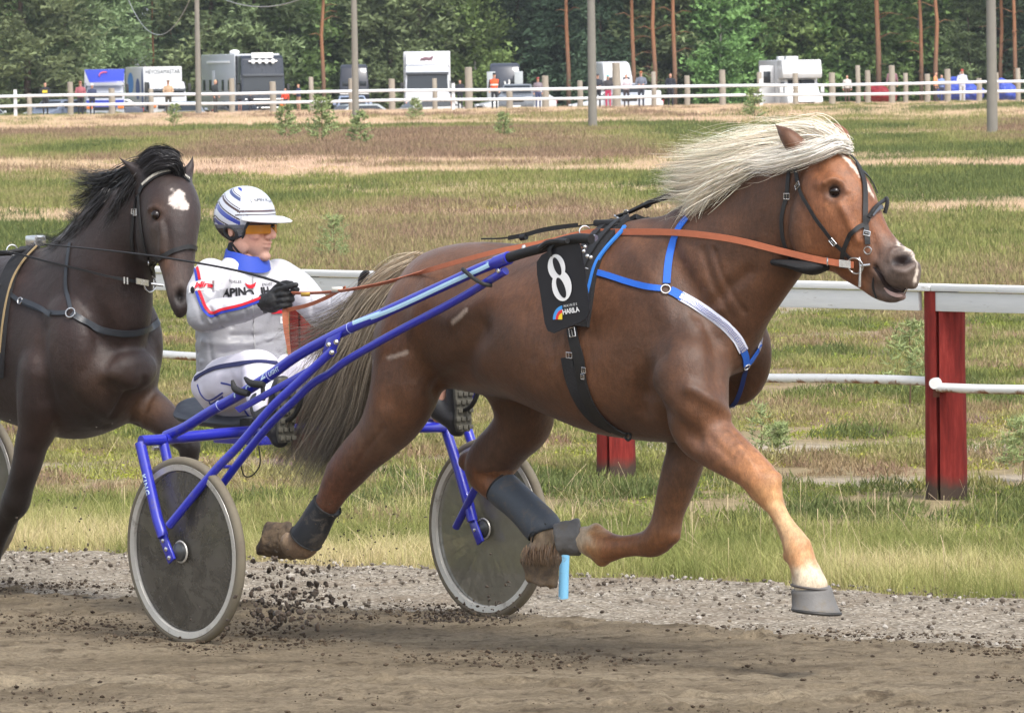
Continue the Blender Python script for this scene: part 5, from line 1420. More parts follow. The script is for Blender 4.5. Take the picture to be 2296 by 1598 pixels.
    # legs
    for k, pal in (('nf', [(3.2, (112, 76, 54)), (5.5, (158, 108, 70)), (7.5, (174, 130, 88)), (9.5, (188, 152, 112)), (11, (178, 132, 90)), (12, (172, 128, 90)), (13, (190, 172, 146)), (15, (196, 182, 160))]),
                   ('ff', [(2, (96, 68, 50)), (4.5, (126, 84, 54)), (6, (140, 90, 54)), (8.5, (150, 98, 60)), (9.6, (186, 138, 92)), (10.6, (212, 188, 156)), (12, (214, 196, 172))]),
                   ('nh', [(3.5, (92, 66, 50)), (5.5, (82, 52, 38)), (7.5, (92, 58, 42)), (9, (96, 66, 50)), (11, (120, 98, 78)), (12, (150, 128, 104))]),
                   ('fh', [(3, (76, 54, 42)), (4.5, (80, 54, 40)), (5.6, (122, 76, 48)), (6.5, (130, 84, 54)), (9, (190, 168, 136)), (11, (160, 136, 108))])):
        P, r = legs[k]
        d, par = seg_dist(V, P)
        rr = np.interp(par, np.arange(len(r)), r)
        w = sm(-d, -rr * 1.9, -rr * 1.35) * sm(par, pal[0][0] - 1.2, pal[0][0])
        par = par + vnoise(V, 22, 4.0, 3) * .8
        cc = np.stack([np.interp(par, [p for p, _ in pal], [L(*c)[i] for _, c in pal]) for i in range(3)], 1)
        nn = vnoise(V, 38, 9.0, 3)
        cc *= (1 + .22 * nn)[:, None]
        C = C * (1 - w[:, None]) + cc * w[:, None]
    # belly and groin shade painted darker into the coat, pale sweat-worn lines on the thigh and flank
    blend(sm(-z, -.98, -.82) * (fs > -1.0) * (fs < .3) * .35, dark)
    for pts, wd in (([(835, 812), (880, 800), (912, 790)], .012), ([(1015, 722), (1030, 710), (1045, 695)], .014)):
        d = seg_dist(V, [P3(*p) for p in pts])[0]
        blend(sm(-d, -wd, -wd * .3) * .45, L(196, 180, 166))
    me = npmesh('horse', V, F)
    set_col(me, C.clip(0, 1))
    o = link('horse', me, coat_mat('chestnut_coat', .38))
    base = f.pt(-.25, 0, 0)
    set_origin(o, base)
    tag(o, 'chestnut trotting horse with flaxen mane and white blaze, wearing cloth number 8', 'horse', 'racing horses in harness')
    # eye
    eb = MB().ball(eye_p - eye_n * .0115, (.020, .0165, .0155), (h.h, hn, Vector((0, 0, 1))), 20, 14)
    eo = eb.build('eye', flat('eye_dark', lin(26, 16, 12), 0.2, 0.1, 20, spec=0.5), o)
    q = h.loc(eye_p)
    e2 = MB().ball(h.pt(q[0], -q[1] + .008, q[2]), .02, None, 14, 10).build('eye', MATS['eye_dark'], o)
    # the open lips
    def lipstrip(name, pts, hw, mat, off):
        PP, NN = [], []
        for p in cromv([Vector((u, v, 0)) for u, v in pts], 4):
            a, b = S.near(p.x, p.y); PP.append(a + b * off); NN.append(b)
        W = [(PP[min(i + 1, len(PP) - 1)] - PP[max(i - 1, 0)]).normalized().cross(NN[i]).normalized() * (hw * math.sin(math.pi * (i + 1.2) / (len(PP) + 1.6))) for i in range(len(PP))]
        return MB().ribbon(PP, W, .004).build(name, mat, o)
    lipstrip('mouth', [(1958, 598), (1972, 616), (1986, 638), (2006, 652), (2030, 654)], .0075, flat('mouth_dark', lin(44, 30, 28), .6, .2, 40), .0015)
    lipstrip('lower_lip', [(1982, 645), (1996, 657), (2014, 663), (2032, 661)], .0065, flat('lip_pink', lin(166, 138, 130), .5, .2, 60), .002)
    # hooves
    hm = dirty('hoof_horn', lin(106, 104, 102), (0.16, 0.135, 0.10), 0.35, 0.55, 14, bump=0.3)
    mud = dirty('hoof_muddy', lin(128, 108, 84), (0.10, 0.075, 0.055), 0.85, 0.8, 16, bump=0.8)
    ho = hoof_obj(f, ((1775, 1322), (1861, 1312)), ((1776, 1366), (1885, 1376)), .17, hm, o)
    cb_, rb_ = section(f, (1776, 1368), (1886, 1378), .17)
    MB().ring(cb_ + Vector((0, 0, .004)), Vector((.10, 0, 1)), rb_ * .97, .0065, 30, 8).build('horseshoe', flat('worn_iron', (.05, .048, .045), .55, .2, 40, metal=.4), ho)
    ct_, rt_ = section(f, (1774, 1322), (1862, 1312), .17)
    MB().ring(ct_ + Vector((0, 0, .002)), Vector((.14, 0, 1)), rt_ * .985, .0048, 30, 8).build('coronet_band', flat('coronet', lin(84, 80, 78), .7, .2, 40), ho)
    hoof_obj(f, ((1298, 1164), (1302, 1242)), ((1238, 1174), (1252, 1244)), -.13, hm, o, lo=.03, muddy=True)
    hoof_obj(f, ((652, 1172), (664, 1254)), ((598, 1168), (574, 1242)), .16, mud, o, muddy=True)
    hoof_obj(f, ((1163, 1252), (1258, 1246)), ((1184, 1304), (1248, 1318)), -.15, mud, o, muddy=True)
    # mane, forelock, tail
    def G(fr, pts, n_, a, b, wv): return ([fr.px(*(p if len(p) == 3 else p + (0,))) for p in pts], n_, a, b, wv)
    blond, tip = L(252, 241, 224), L(248, 234, 212)
    mane = [G(h, [(1892, 330, -.04), (1864, 312, -.04), (1818, 298, -.04), (1757, 312, -.04), (1695, 318, -.04), (1640, 330, -.03)], 720, .024, 0.054, 0.027),
            G(h, [(1880, 330, -.03), (1842, 314, -.04), (1777, 322, -.04), (1695, 336, -.04), (1605, 358, -.03), (1520, 362, -.02)], 792, .026, 0.061, 0.030),
            G(f, [(1800, 332, -.03), (1745, 340, -.02), (1665, 354, .02), (1585, 376, .02), (1508, 380, .02)], 684, .026, 0.061, 0.034),
            G(f, [(1770, 340, .02), (1710, 352, .05), (1640, 376, .06), (1565, 400, .05), (1497, 404, .03)], 720, .026, 0.054, 0.030),
            G(f, [(1735, 350, .02), (1675, 374, .07), (1615, 405, .08), (1562, 430, .06), (1502, 430, .03)], 720, .026, 0.049, 0.030),
            G(f, [(1695, 366, .02), (1645, 394, .08), (1595, 428, .10), (1557, 462, .08), (1530, 486, .05)], 612, .022, 0.041, 0.027),
            G(f, [(1650, 388, .02), (1605, 415, .08), (1574, 448, .10), (1548, 492, .07)], 468, .022, 0.035, 0.023),
            G(f, [(1605, 415, .02), (1572, 440, .06), (1552, 470, .08), (1530, 500, .04), (1512, 492, .02)], 324, .018, 0.032, 0.023),
            G(h, [(1770, 300, -.03), (1705, 312, -.03), (1665, 325, -.03), (1645, 334, -.03), (1632, 290, -.03)], 64, .012, 0.027, 0.038),
            G(h, [(1760, 318, -.03), (1690, 334, -.03), (1650, 326, -.03), (1618, 316, -.03)], 80, .015, 0.041, 0.038),
            G(f, [(1650, 378), (1570, 397), (1500, 387), (1440, 394)], 96, .03, 0.054, 0.038),
            G(f, [(1620, 400), (1550, 425), (1500, 440), (1462, 436)], 80, .03, 0.041, 0.038),
            G(h, [(1745, 300, .06), (1722, 285, .06), (1718, 278, .06), (1738, 270, .06)], 25, .004, 0.011, 0.009)]
    hmat = hair_mat('flaxen_hair')
    me = hair(mane, .0011, blond, tip, 11, var=.2)
    link('mane', me, hmat, o)
    fl = [G(h, [(1900, 330, .0), (1872, 322, .06), (1830, 338, .10), (1780, 352, .10), (1725, 366, .09), (1676, 366, .08)], 792, .018, 0.027, 0.015),
          G(h, [(1895, 330, .0), (1850, 326, .05), (1805, 342, .085), (1750, 355, .09), (1690, 360, .08)], 360, .02, 0.041, 0.015)]
    link('forelock', hair(fl, .0011, L(252, 246, 236), L(248, 238, 222), 12, var=.2), hmat, o)
    tail = [G(f, [(945, 582), (890, 606), (840, 650), (800, 700), (745, 742), (690, 765), (648, 768)], 620, .018, 0.069, 0.036),
            G(f, [(940, 582), (885, 615), (832, 680), (792, 770), (748, 865), (702, 960), (650, 1062)], 1100, .022, 0.069, 0.036),
            G(f, [(938, 586), (888, 636), (842, 715), (803, 805), (772, 895), (732, 985), (672, 1100)], 1250, .022, 0.056, 0.032),
            G(f, [(936, 590), (888, 645), (848, 735), (818, 825), (797, 915), (766, 990), (718, 1060)], 1250, .022, 0.044, 0.027),
            G(f, [(938, 584), (875, 632), (815, 712), (755, 795), (708, 885), (668, 975), (606, 1045)], 700, .022, 0.075, 0.045),
            G(f, [(940, 580), (880, 610), (825, 672), (760, 720), (700, 755), (660, 740)], 140, .02, 0.075, 0.054)]
    link('tail', hair(tail, .0012, L(200, 182, 156), L(92, 88, 82), 13, var=.38), hmat, o)
    # feather hair at the far hind pastern
    fe = [G(f, [(1180 + k * 9, 1228 - k * 1, -.08 - .05 * (k % 2)), (1176 + k * 9, 1246, -.07), (1179 + k * 8.8, 1266, -.07)], 26, .012, .014, .004) for k in range(9)]
    link('feather', hair(fe, .0019, L(150, 122, 96), L(112, 90, 68), 15), hmat, o)
    return o, S, h
def sulky():
    f = SF; h, n, Z = f.h, f.n, Vector((0, 0, 1))
    root = empty('racing_sulky', f.o, -R(50))
    tag(root, 'bright blue two wheeled racing sulky carrying the driver in the silver and white jacket', 'sulky', 'racing sulkies')
    T, RW = .752, .361
    # wheels
    tyre = dirty('tyre_rubber', lin(112, 105, 90), (.14, .115, .09), .5, .8, 14)
    rim = dirty('rim_alloy', lin(196, 194, 188), (.25, .22, .18), .25, .3, 12, metal=.35)
    smoky = clear_tint('smoky_disc', lin(66, 64, 60)[:3], .88, .22, .08, 5)
    hazy = clear_tint('hazy_disc', lin(108, 106, 94)[:3], .74, .28, .12, 6)
    spoke_m = flat('spoke_steel', lin(60, 60, 58), 0.4, 0.1, 30, metal=0.6)
    for s_, disc in ((1, smoky), (-1, hazy)):
        c = f.pt(0, s_ * T, RW)
        tilt = (n + Z * (-.02 * s_)).normalized()
        w = MB().ring(c, tilt, RW - .0185, .0195, 72, 12).build('wheel', tyre, root)
        V = MB()
        for d in (-1, 1):
            V.lathe(c + tilt * (.011 * d), tilt, [(RW - .046, -.004), (RW - .046, .004), (RW - .031, .006), (RW - .026, 0), (RW - .031, -.006), (RW - .046, -.004)], 72)
        rm = MB()
        prof = [(RW - .028, -.019), (RW - .024, -.010), (RW - .030, .0), (RW - .024, .010), (RW - .028, .019), (RW - .050, .017), (RW - .055, 0), (RW - .050, -.017), (RW - .028, -.019)]
        x = tilt.orthogonal().normalized(); y = tilt.cross(x); VV = []; FF = []
        for rr, o_ in prof[:-1]:
            for j in range(72):
                a = 2 * math.pi * j / 72
                VV.append(c + tilt * o_ + (x * math.cos(a) + y * math.sin(a)) * rr)
        k = len(prof) - 1
        for i in range(k):
            for j in range(72): FF.append((i * 72 + j, i * 72 + (j + 1) % 72, ((i + 1) % k) * 72 + (j + 1) % 72, ((i + 1) % k) * 72 + j))
        rm.add(VV, FF).build('rim', rim, w)
        for d in (-1, 1):
            dm = MB()
            prof = [(.030, .012), (.10, .0145), (.22, .0118), (RW - .056, .008)]
            for q in (0, 1):
                pass
            VV = []; FF = []
            for rr, o_ in prof:
                for j in range(64):
                    a = 2 * math.pi * j / 64
                    VV.append(c + tilt * (o_ * d) + (x * math.cos(a) + y * math.sin(a)) * rr)
            for i in range(len(prof) - 1):
                for j in range(64): FF.append((i * 64 + j, i * 64 + (j + 1) % 64, (i + 1) * 64 + (j + 1) % 64, (i + 1) * 64 + j))
            dm.add(VV, FF).build('disc', disc, w)
        sp_ = MB()
        for k in range(28):
            a = 2 * math.pi * k / 28; a2 = a + (.22 if k % 2 else -.22)
            p = c + (x * math.cos(a) + y * math.sin(a)) * (RW - .054); q = c + tilt * (.006 if k % 4 < 2 else -.006) + (x * math.cos(a2) + y * math.sin(a2)) * .030
            b = MB().tube([p, q], .0016, 5).build('spoke', spoke_m, w)
        hb = MB().lathe(c, tilt, [(.012, -.050), (.020, -.046), (.034, -.040), (.036, -.022), (.022, -.018), (.022, .018), (.036, .022), (.034, .040), (.020, .046), (.012, .050)], 28)
        hb.build('hub', flat('hub_alloy', lin(90, 92, 94), 0.35, 0.1, 30, metal=0.7), w)
        MB().ring(c + tilt * (.026 * (1 if s_ > 0 else 1)), tilt, .040, .004, 30, 6).build('hub_ring', rim, w)
    # forks
    top = {}
    def bar(name, P, r, par=root, mat=BLUE, k=14, sm_=0, flat_=1.0):
        P = cromv(P, sm_) if sm_ else P
        return MB().tube(P, r, k, True, flat_).build(name, mat, par)
    lo, li = T + .055, T - .055
    no = [f.px(314, 992, lo), f.px(335, 1083, lo), f.px(353, 1163, lo), f.px(366, 1203, lo), f.px(386, 1258, lo)]
    fk = bar('fork', no[:4], [.021, .021, .022, .022])
    pl = MB(); a_, b_ = no[3], no[4]; dz = (b_ - a_).normalized(); e = dz.cross(n).normalized()
    pl.prism([a_ - e * .022 - n * .006, a_ + e * .022 - n * .006, b_ + e * .022 - n * .006, b_ - e * .022 - n * .006], n * .012)
    pl.build('axle_plate', BLUE, fk, bevel=.003)
    for t in (.15, .5, .85):
        MB().lathe(a_.lerp(b_, t) + n * .006, n, [(.009, 0), (.009, .004), (.006, .006)], 10).build('bolt', STEEL, fk)
    lt = lambda p, l: f.pt(f.loc(p)[0], l, p.z)
    ni = [lt(p, li) for p in no]
    fk2 = bar('fork', ni[:4], [.020] * 4); MB().tube([ni[3], ni[4]], .014, 8).build('axle_plate', BLUE, fk2)
    # fork top plates and bars across the wheel
    beam_n0 = f.px(318, 990, lo); s0 = f.loc(beam_n0)
    zb = .775
    pA = f.px(316, 988, lo); pB = lt(f.px(316, 988, lo), li)
    bar('fork_bridge', [pA, pB], .021)
    # far fork, inner leg in view
    fi = [f.px(998, 958, -li), f.px(1028, 1051, -li), f.px(1051, 1131, -li), f.px(1060, 1168, -li), f.px(1078, 1217, -li)]
    fk3 = bar('fork', fi[:4], [.021, .021, .022, .022])
    a_, b_ = fi[3], fi[4]; dz = (b_ - a_).normalized(); e = dz.cross(n).normalized()
    MB().prism([a_ - e * .020 - n * .006, a_ + e * .020 - n * .006, b_ + e * .020 - n * .006, b_ - e * .020 - n * .006], n * .012).build('axle_plate', BLUE, fk3, bevel=.003)
    MB().lathe(a_.lerp(b_, .4) + n * .006, n, [(.008, 0), (.008, .004), (.005, .006)], 10).build('bolt', STEEL, fk3)
    fo = [lt(p, -lo) for p in fi]
    fk4 = bar('fork', fo[:4], [.020] * 4); MB().tube([fo[3], fo[4]], .014, 8).build('axle_plate', BLUE, fk4)
    bar('fork_bridge', [fi[0], fo[0]], .021)
    # cross beam
    q0, q1 = pB.lerp(pA, .5), fi[0].lerp(fo[0], .0)
    bm_ = [pB, f.px(414, 980, .58), f.px(558, 967, .30), f.px(775, 957, -.12), f.px(930, 958, -.48), fi[0]]
    cb = bar('cross_beam', bm_, [.021, .022, .022, .022, .022, .021], sm_=3)
    MB().lathe(f.px(352, 1004, .66), n, [(.009, -.02), (.009, .02)], 10).build('bolt', STEEL, cb)
    # shafts
    sn0 = f.px(378, 975, .66); sn1 = HF.px(1325, 537, .40); pn = vplane(sn0, sn1)
    def SP(u, v): return on_plane(u, v, sn0, pn)
    up = [(372, 977), (414, 958), (470, 923), (534, 887), (606, 841), (661, 801), (721, 767), (781, 737), (841, 711), (892, 687), (1019, 629), (1073, 604), (1135, 580)]
    shp = [SP(*p) for p in up]
    sh = MB().tube(cromv(shp, 4), [.0205] * 49, 16).build('shaft', BLUE, root)
    MB().tube([SP(1112, 589), SP(1141, 578)], .0245, 16).build('collar', BLUE, sh)
    for u, v, u2, v2 in ((786, 735, 789, 734), (606, 841, 609, 839), (494, 909, 497, 907)):
        d = (SP(u2, v2) - SP(u, v)).normalized()
        MB().ring(SP(u, v), d, .0208, .0012, 24, 5).build('joint_ring', flat('pale_line', lin(170, 180, 215), .4), sh)
    tipP = [SP(u, v) for u, v in ((1135, 580), (1175, 567), (1213, 557), (1249, 545), (1292, 535), (1326, 536))]
    MB().tube(cromv(tipP, 4), [.0185, .0185, .0185, .0185] * 5 + [.0185], 14).build('shaft_grip', flat('black_tape', (.014, .014, .015), .6, .2, 60, bump=.3), sh)
    MB().lathe(SP(1175, 557), Z, [(.008, -.006), (.010, 0), (.006, .012)], 10).build('bolt', STEEL, sh)
    # pale stripe along the shaft's face
    # struts: outer from the hub to the bracket, inner up to the shaft's front
    bracket = SP(757, 786)
    a0_, a1_ = f.px(379, 1178, lo + .012), SP(757, 783) + n * .02; an_ = vplane(a0_, a1_)
    A = [a0_] + [on_plane(u, v, a0_, an_) for u, v in ((474, 1063), (534, 1000), (606, 916), (661, 864))] + [a1_]
    MB().tube(cromv(A[:5] + [A[5]], 4), [.0165] * 21, 14).build('strut', BLUE, root)
    br = MB()
    br.prism([SP(735, 790) + n * .018, SP(758, 800) + n * .018, SP(778, 742) + n * .018, SP(745, 758) + n * .018], n * .010)
    bo = br.build('bracket', BLUE, root, bevel=.003)
    for u, v in ((769, 766), (752, 772), (759, 789)):
        MB().lathe(SP(u, v) + n * .028, n, [(.011, 0), (.011, .006), (.007, .012)], 12).build('bolt', STEEL, bo)
    b0_, b1_ = f.px(395, 1228, li), SP(728, 838) - n * .02; bn_ = vplane(b0_, b1_)
    B = [b0_] + [on_plane(u, v, b0_, bn_) for u, v in ((506, 1075), (560, 1005), (606, 950), (661, 897), (700, 860))] + [b1_] + [SP(u, v) - n * .012 for u, v in ((765, 813), (815, 783), (892, 740), (1019, 673))] + [SP(1100, 627), SP(1134, 607)]
    MB().tube(cromv(B, 4), [.0155] * 37, 14).build('strut', BLUE, root)
    MB().tube([f.px(489, 1046, .72), f.px(523, 1046, .60)], .007, 8).build('brace', BLUE, root)
    MB().tube([SP(1119, 613), SP(1114, 590)], .010, 8).build('brace', BLUE, root)
    MB().lathe(SP(1126, 607) + n * .015, n, [(.009, 0), (.009, .005), (.006, .008)], 10).build('bolt', STEEL, root)
    MB().ball(SP(376, 1178) + n * .03, .012, None, 10, 8).build('bolt', STEEL, root)
    # rubber loop on the front of the shaft
    c = SP(1072, 612)
    MB().tube(cromv([SP(1048, 612), SP(1052, 603) + n * .03, SP(1062, 610) + n * .034, SP(1080, 624) + n * .036, SP(1098, 636) + n * .03, SP(1102, 640)], 4), .0075, 8, True).build('rubber_loop', RUBBER, root)
    # far shaft and struts, mirrored about the cart's middle
    mir = lambda p: f.pt(f.loc(p)[0], -f.loc(p)[1], f.loc(p)[2])
    MB().tube(cromv([mir(p) for p in shp], 2), [.0205] * 25, 14).build('shaft', BLUE, root)
    MB().tube(cromv([mir(p) for p in tipP], 2), [.0185] * 11, 12).build('shaft_grip', MATS['black_tape'], root)
    MB().tube(cromv([mir(p) for p in A], 3), [.0165] * 16, 12).build('strut', BLUE, root)
    MB().tube(cromv([mir(p) for p in B], 2), [.0155] * 19, 12).build('strut', BLUE, root)
    # lower plate under the shaft, with whip holder
    lp = [SP(534, 913), (SP(560, 900)), SP(700, 822), SP(712, 832), SP(694, 842), SP(545, 925)]
    MB().prism([p + n * .012 for p in lp], n * .008).build('shaft_plate', BLUE, root, bevel=.002)
    for (u, v), (u2, v2), (u3, v3) in (((535, 852), (545, 872), (572, 882)), ((563, 846), (580, 858), (606, 862))):
        MB().tube(cromv([SP(u, v) + n * .03, SP(u2, v2) + n * .035, SP(u3, v3) + n * .03], 5), [.006, .008, .010, .011, .013, .014, .014, .014, .014, .014, .011], 10).build('hook', RUBBER, root)
    # lettering on shaft and fork
    d = (SP(600, 846) - SP(535, 886)).normalized(); yv = n.cross(d)
    yv = yv if yv.z > 0 else -yv
    pale = flat('pale_blue_print', lin(190, 212, 235), .4, .03)
    tb = BVHTree.FromPolygons(*[list(z) for z in tube_vf(cromv(shp, 4), [.0205] * 49, 24)])
    for ch, u, v in (('F', 535, 882), ('A', 563, 863), ('Z', 597, 842)):
        text_at('lettering', ch, SP(u, v), d, yv, .040, pale, root, tb, .0012, .008, shear=.25, bold=.002)
    text_at('lettering', 'LIGHT', SP(622, 833), d, yv, .022, pale, root, tb, .0012, .006, shear=.2, bold=.0007)
    d2 = (no[2] - no[0]).normalized(); y2 = -(n.cross(d2)); y2 = n.cross(d2)
    tb2 = BVHTree.FromPolygons(*[list(z) for z in tube_vf(no[:4], [.021, .021, .022, .022], 24)])
    text_at('lettering', 'KING', no[0].lerp(no[2], .55), d2, y2, .030, pale, root, tb2, .0012, .006, bold=.0008, spacing=1.25)
    # pale stripe on shaft between joint and front
    SV = []
    for a, b in ((800, 725), (892, 690), (1019, 631), (1073, 607), (1105, 592)):
        SV.append(SP(a, b))
    st = MB(); P = cromv(SV, 5); up_ = Z
    pts = []
    for p in P:
        pts.append(p)
    VV = []; FF = []
    dd = (P[-1] - P[0]).normalized(); yy = n.cross(dd); yy = yy if yy.z > 0 else -yy
    for p in P:
        for k in range(4):
            a = -.55 + .35 * k
            VV.append(p + (n * math.cos(a) + yy * math.sin(a)) * .0211)
    for i in range(len(P) - 1):
        for k in range(3): FF.append((i * 4 + k, i * 4 + k + 1, i * 4 + 5 + k, i * 4 + 4 + k))
    st.add(VV, FF).build('stripe', flat('ice_blue_stripe', lin(176, 212, 236), .3, .05), root)
    # seat
    seat = MB()
    sc_ = f.px(503, 925, 0); sl_ = f.loc(sc_)
    V, F = loft_vf([(f.pt(sl_[0] - .16, 0, .845), n * .12, Z * .045, 0), (f.pt(sl_[0] - .08, 0, .825), n * .19, Z * .045, 0), (f.pt(sl_[0] + .07, 0, .81), n * .20, Z * .035, 0), (f.pt(sl_[0] + .2, 0, .80), n * .13, Z * .03, 0)], 28, 4)
    st_o = MB().add(V, F).build('seat', DGREY, root)
    MB().box(f.pt(sl_[0] + .16, 0, .785), (.12, .09, .035), (h, n, Z)).build('seat_post', RUBBER, root, bevel=.012)
    MB().box(f.pt(sl_[0] + .15, 0, .735), (.15, .06, .02), (h, n, Z)).build('seat_bracket', BLUE, root, bevel=.006)
    # stirrups
    for (pts) in ([(589, 868), (591, 895), (603, 925), (632, 944), (658, 934), (674, 900), (678, 872)],):
        P = cromv([f.px(u, v, .44) for u, v in pts], 4)
        MB().tube(P, .009, 8).build('stirrup', RUBBER, root)
        MB().tube(cromv([mir(p) for p in P[::4]], 3), .009, 8).build('stirrup', RUBBER, root)
        MB().tube([f.px(618, 864, .44), f.px(668, 855, .44)], .006, 8).build('stirrup_rod', STEEL, root)
    # brake cable loop hanging behind the wheel
    MB().tube(cromv([f.px(580, 1000, .35), f.px(583, 1040, .35), f.px(566, 1065, .35), f.px(548, 1066, .36), f.px(541, 1040, .38), f.px(547, 1005, .40)], 5), .0028, 6).build('cable', RUBBER, root)
    return root, SP, mir
# ================================================================ the driver
def hand_vf(mb, w, fw, up, inn, k=1.0, index=0.0):
    """closed gloved fist: w wrist, fw forward, up towards the thumb, inn towards the palm"""
    c = w + fw * (.055 * k)
    mb.add(*round_tube([w - fw * .02, w + fw * .01, c], [.030 * k, .031 * k, .036 * k], 14))
    mb.ball(c, (.046 * k, .026 * k, .044 * k), (fw, inn, up), 16, 12)
    for i, o in enumerate((.030, .010, -.011, -.030)):
        L = (.9, 1.0, .95, .78)[i] * k
        b = c + fw * (.034 * k) + up * (o * k) - inn * .008 * k
        if i == 0 and index:
            P = [b - fw * .02, b + fw * (.030 * L), b + fw * (.056 * L) + inn * (.006 * L), b + fw * (.078 * L) + inn * (.016 * L)]
        else:
            P = [b - fw * .02, b + fw * (.024 * L), b + fw * (.036 * L) + inn * (.026 * L), b + fw * (.018 * L) + inn * (.044 * L), b - fw * (.006 * L) + inn * (.046 * L)]
        mb.add(*round_tube(P, [.0115 * k, .0112 * k, .0108 * k, .010 * k, .009 * k][:len(P)], 10))
    P = [c - fw * .028 + up * .026 * k + inn * .012, c - fw * .0 + up * .046 * k + inn * .022, c + fw * .030 * k + up * .050 * k + inn * .030, c + fw * .056 * k + up * .044 * k + inn * .032]
    mb.add(*round_tube(P, [.014 * k, .0135 * k, .0125 * k, .0105 * k], 10))
def driver():
    f = SF; h, n, Z = f.h, f.n, Vector((0, 0, 1))
    X = lambda u, v, l: f.px(u, v, l)
    # ---- joints
    sh = {1: X(462, 622, .20), -1: X(637, 622, -.20)}
    el = {1: X(456, 712, .31), -1: X(722, 702, -.31)}
    wr = {1: X(590, 681, .225), -1: X(806, 668, -.24)}
    hip = {1: X(492, 868, .11), -1: X(592, 868, -.10)}
    kn = {1: X(583, 832, .25)}
    an = {1: X(600, 930, .42)}
    mirl = lambda p: f.pt(f.loc(p)[0], -f.loc(p)[1], f.loc(p)[2])
    kn[-1], an[-1] = mirl(kn[1]), mirl(an[1])
    torso = [((545, 868), .185, .135), ((543, 835), .20, .15), ((540, 790), .198, .152), ((539, 735), .197, .138), ((541, 680), .195, .125), ((544, 635), .185, .105), ((548, 605), .13, .085), ((552, 585), .075, .075)]
    def body_shapes(mb, d, arms=True, legs=True, top=8):
        st = [(X(*c, 0), n * (w + d), h * (q + d), 0) for c, w, q in torso[:top]]
        mb.add(*loft_vf(st, 32, 4))
        if arms:
            for s in (1, -1):
                mb.add(*round_tube([sh[s] - n * (.03 * s), sh[s].lerp(el[s], .4), el[s], el[s].lerp(wr[s], .35), wr[s]], [.070 + d, .062 + d, .051 + d, .050 + d, .034 + d], 16))
        if legs:
            for s in (1, -1):
                mb.add(*round_tube([hip[s], hip[s].lerp(kn[s], .5), kn[s], kn[s].lerp(an[s], .4), an[s]], [.100 + d, .092 + d, .068 + d, .058 + d, .038 + d], 18))
    # ---- head
    hc = at_depth(553, 511, X(550, 600, 0).y); hf = Frame(hc.x, hc.y, 36); k = 1.10
    H = lambda s, l, z: hf.pt(s * k, l * k, hc.z + z * k)
    hh, hn = hf.h, hf.n
    mb = MB()
    body_shapes(mb, -.014)
    for s in (1, -1):
        fd = (Z * .95 + h * .25).normalized()
        mb.add(*round_tube([an[s] + h * .02 - fd * .05, an[s] + h * .03 + fd * .05, an[s] + h * .035 + fd * .13], [.026, .028, .022], 12))
    V, F = remesh(mb, .009, 4)
    # face separately fine, then joined to the same mesh
    fm = MB()
    fm.ball(H(-.015, 0, .04), (.098 * k, .076 * k, .105 * k), (hh, hn, Z), 28, 20)
    fm.add(*loft_vf([(H(.012, 0, .06), hn * .068 * k, hh * .075 * k, 0), (H(.020, 0, .0), hn * .068 * k, hh * .074 * k, 0), (H(.026, 0, -.04), hn * .062 * k, hh * .070 * k, 0), (H(.034, 0, -.075), hn * .050 * k, hh * .060 * k, 0), (H(.048, 0, -.100), hn * .030 * k, hh * .040 * k, 0)], 28, 5))
    fm.add(*round_tube([H(.094, 0, .010), H(.104, 0, -.008), H(.118, 0, -.026)], [.012 * k, .013 * k, .015 * k], 12))
    for s in (1, -1):
        fm.ball(H(.105, .013 * s, -.031), (.013 * k, .010 * k, .010 * k), (hh, hn, Z))
        fm.ball(H(.068, .040 * s, -.022), (.026 * k, .024 * k, .022 * k), (hh, hn, Z))
        fm.ball(H(.012, .052 * s, -.066), (.038 * k, .014 * k, .030 * k), (hh, hn, Z))
        fm.ball(H(-.012, .077 * s, -.005), (.014 * k, .007 * k, .026 * k), (hh, hn, Z))
        fm.ball(H(.070, .032 * s, .024), (.026 * k, .030 * k, .010 * k), (hh, hn, Z))
    fm.ball(H(.094, 0, -.052), (.012 * k, .026 * k, .008 * k), (hh, hn, Z)); fm.ball(H(.092, 0, -.067), (.012 * k, .022 * k, .008 * k), (hh, hn, Z)); fm.ball(H(.082, 0, -.102), (.020 * k, .024 * k, .018 * k), (hh, hn, Z))
    fm.add(*round_tube([X(551, 606, 0), H(-.030, 0, -.10), H(-.022, 0, -.04)], [.066, .056, .050], 18))
    V2, F2 = remesh(fm, .0035, 3)
    S2 = Skin(V2, F2)
    lipline = [H(.108, l, -.0605 - abs(l) * .12) for l in (-.026, -.013, 0, .013, .026)]
    S2.groove(lipline, .006, -.006)
    S2.groove([H(.10, .028, -.03), H(.085, .040, -.055), H(.075, .044, -.075)], .006, -.003)
    V2 = S2.V
    sk = np.array(lin(206, 158, 138)[:3]); C2 = np.tile(sk, (len(V2), 1)) * (1 + .10 * vnoise(V2, 30, 2, 3)[:, None])
    def bl(C, w, c): return C * (1 - w[:, None]) + np.array(lin(*c)[:3]) * w[:, None]
    zz = (V2[:, 2] - hc.z) / k; ss = (V2 - np.array(hf.o)) @ np.array(hh) / k
    C2 = bl(C2, sm(-zz, .055, .08) * .45, (150, 122, 112))
    C2 = bl(C2, sm(-seg_dist(V2, lipline)[0], -.010, -.005) * .75, (168, 92, 88))
    C2 = bl(C2, np.exp(-((np.linalg.norm(V2 - np.array(H(.07, .045, -.025)), axis=1)) / .035) ** 2) * .35, (214, 138, 120))
    C2 = bl(C2, np.exp(-((np.linalg.norm(V2 - np.array(H(.118, 0, -.028)), axis=1)) / .02) ** 2) * .3, (214, 138, 120))
    C1 = np.tile(np.array(lin(206, 158, 138)[:3]), (len(V), 1))
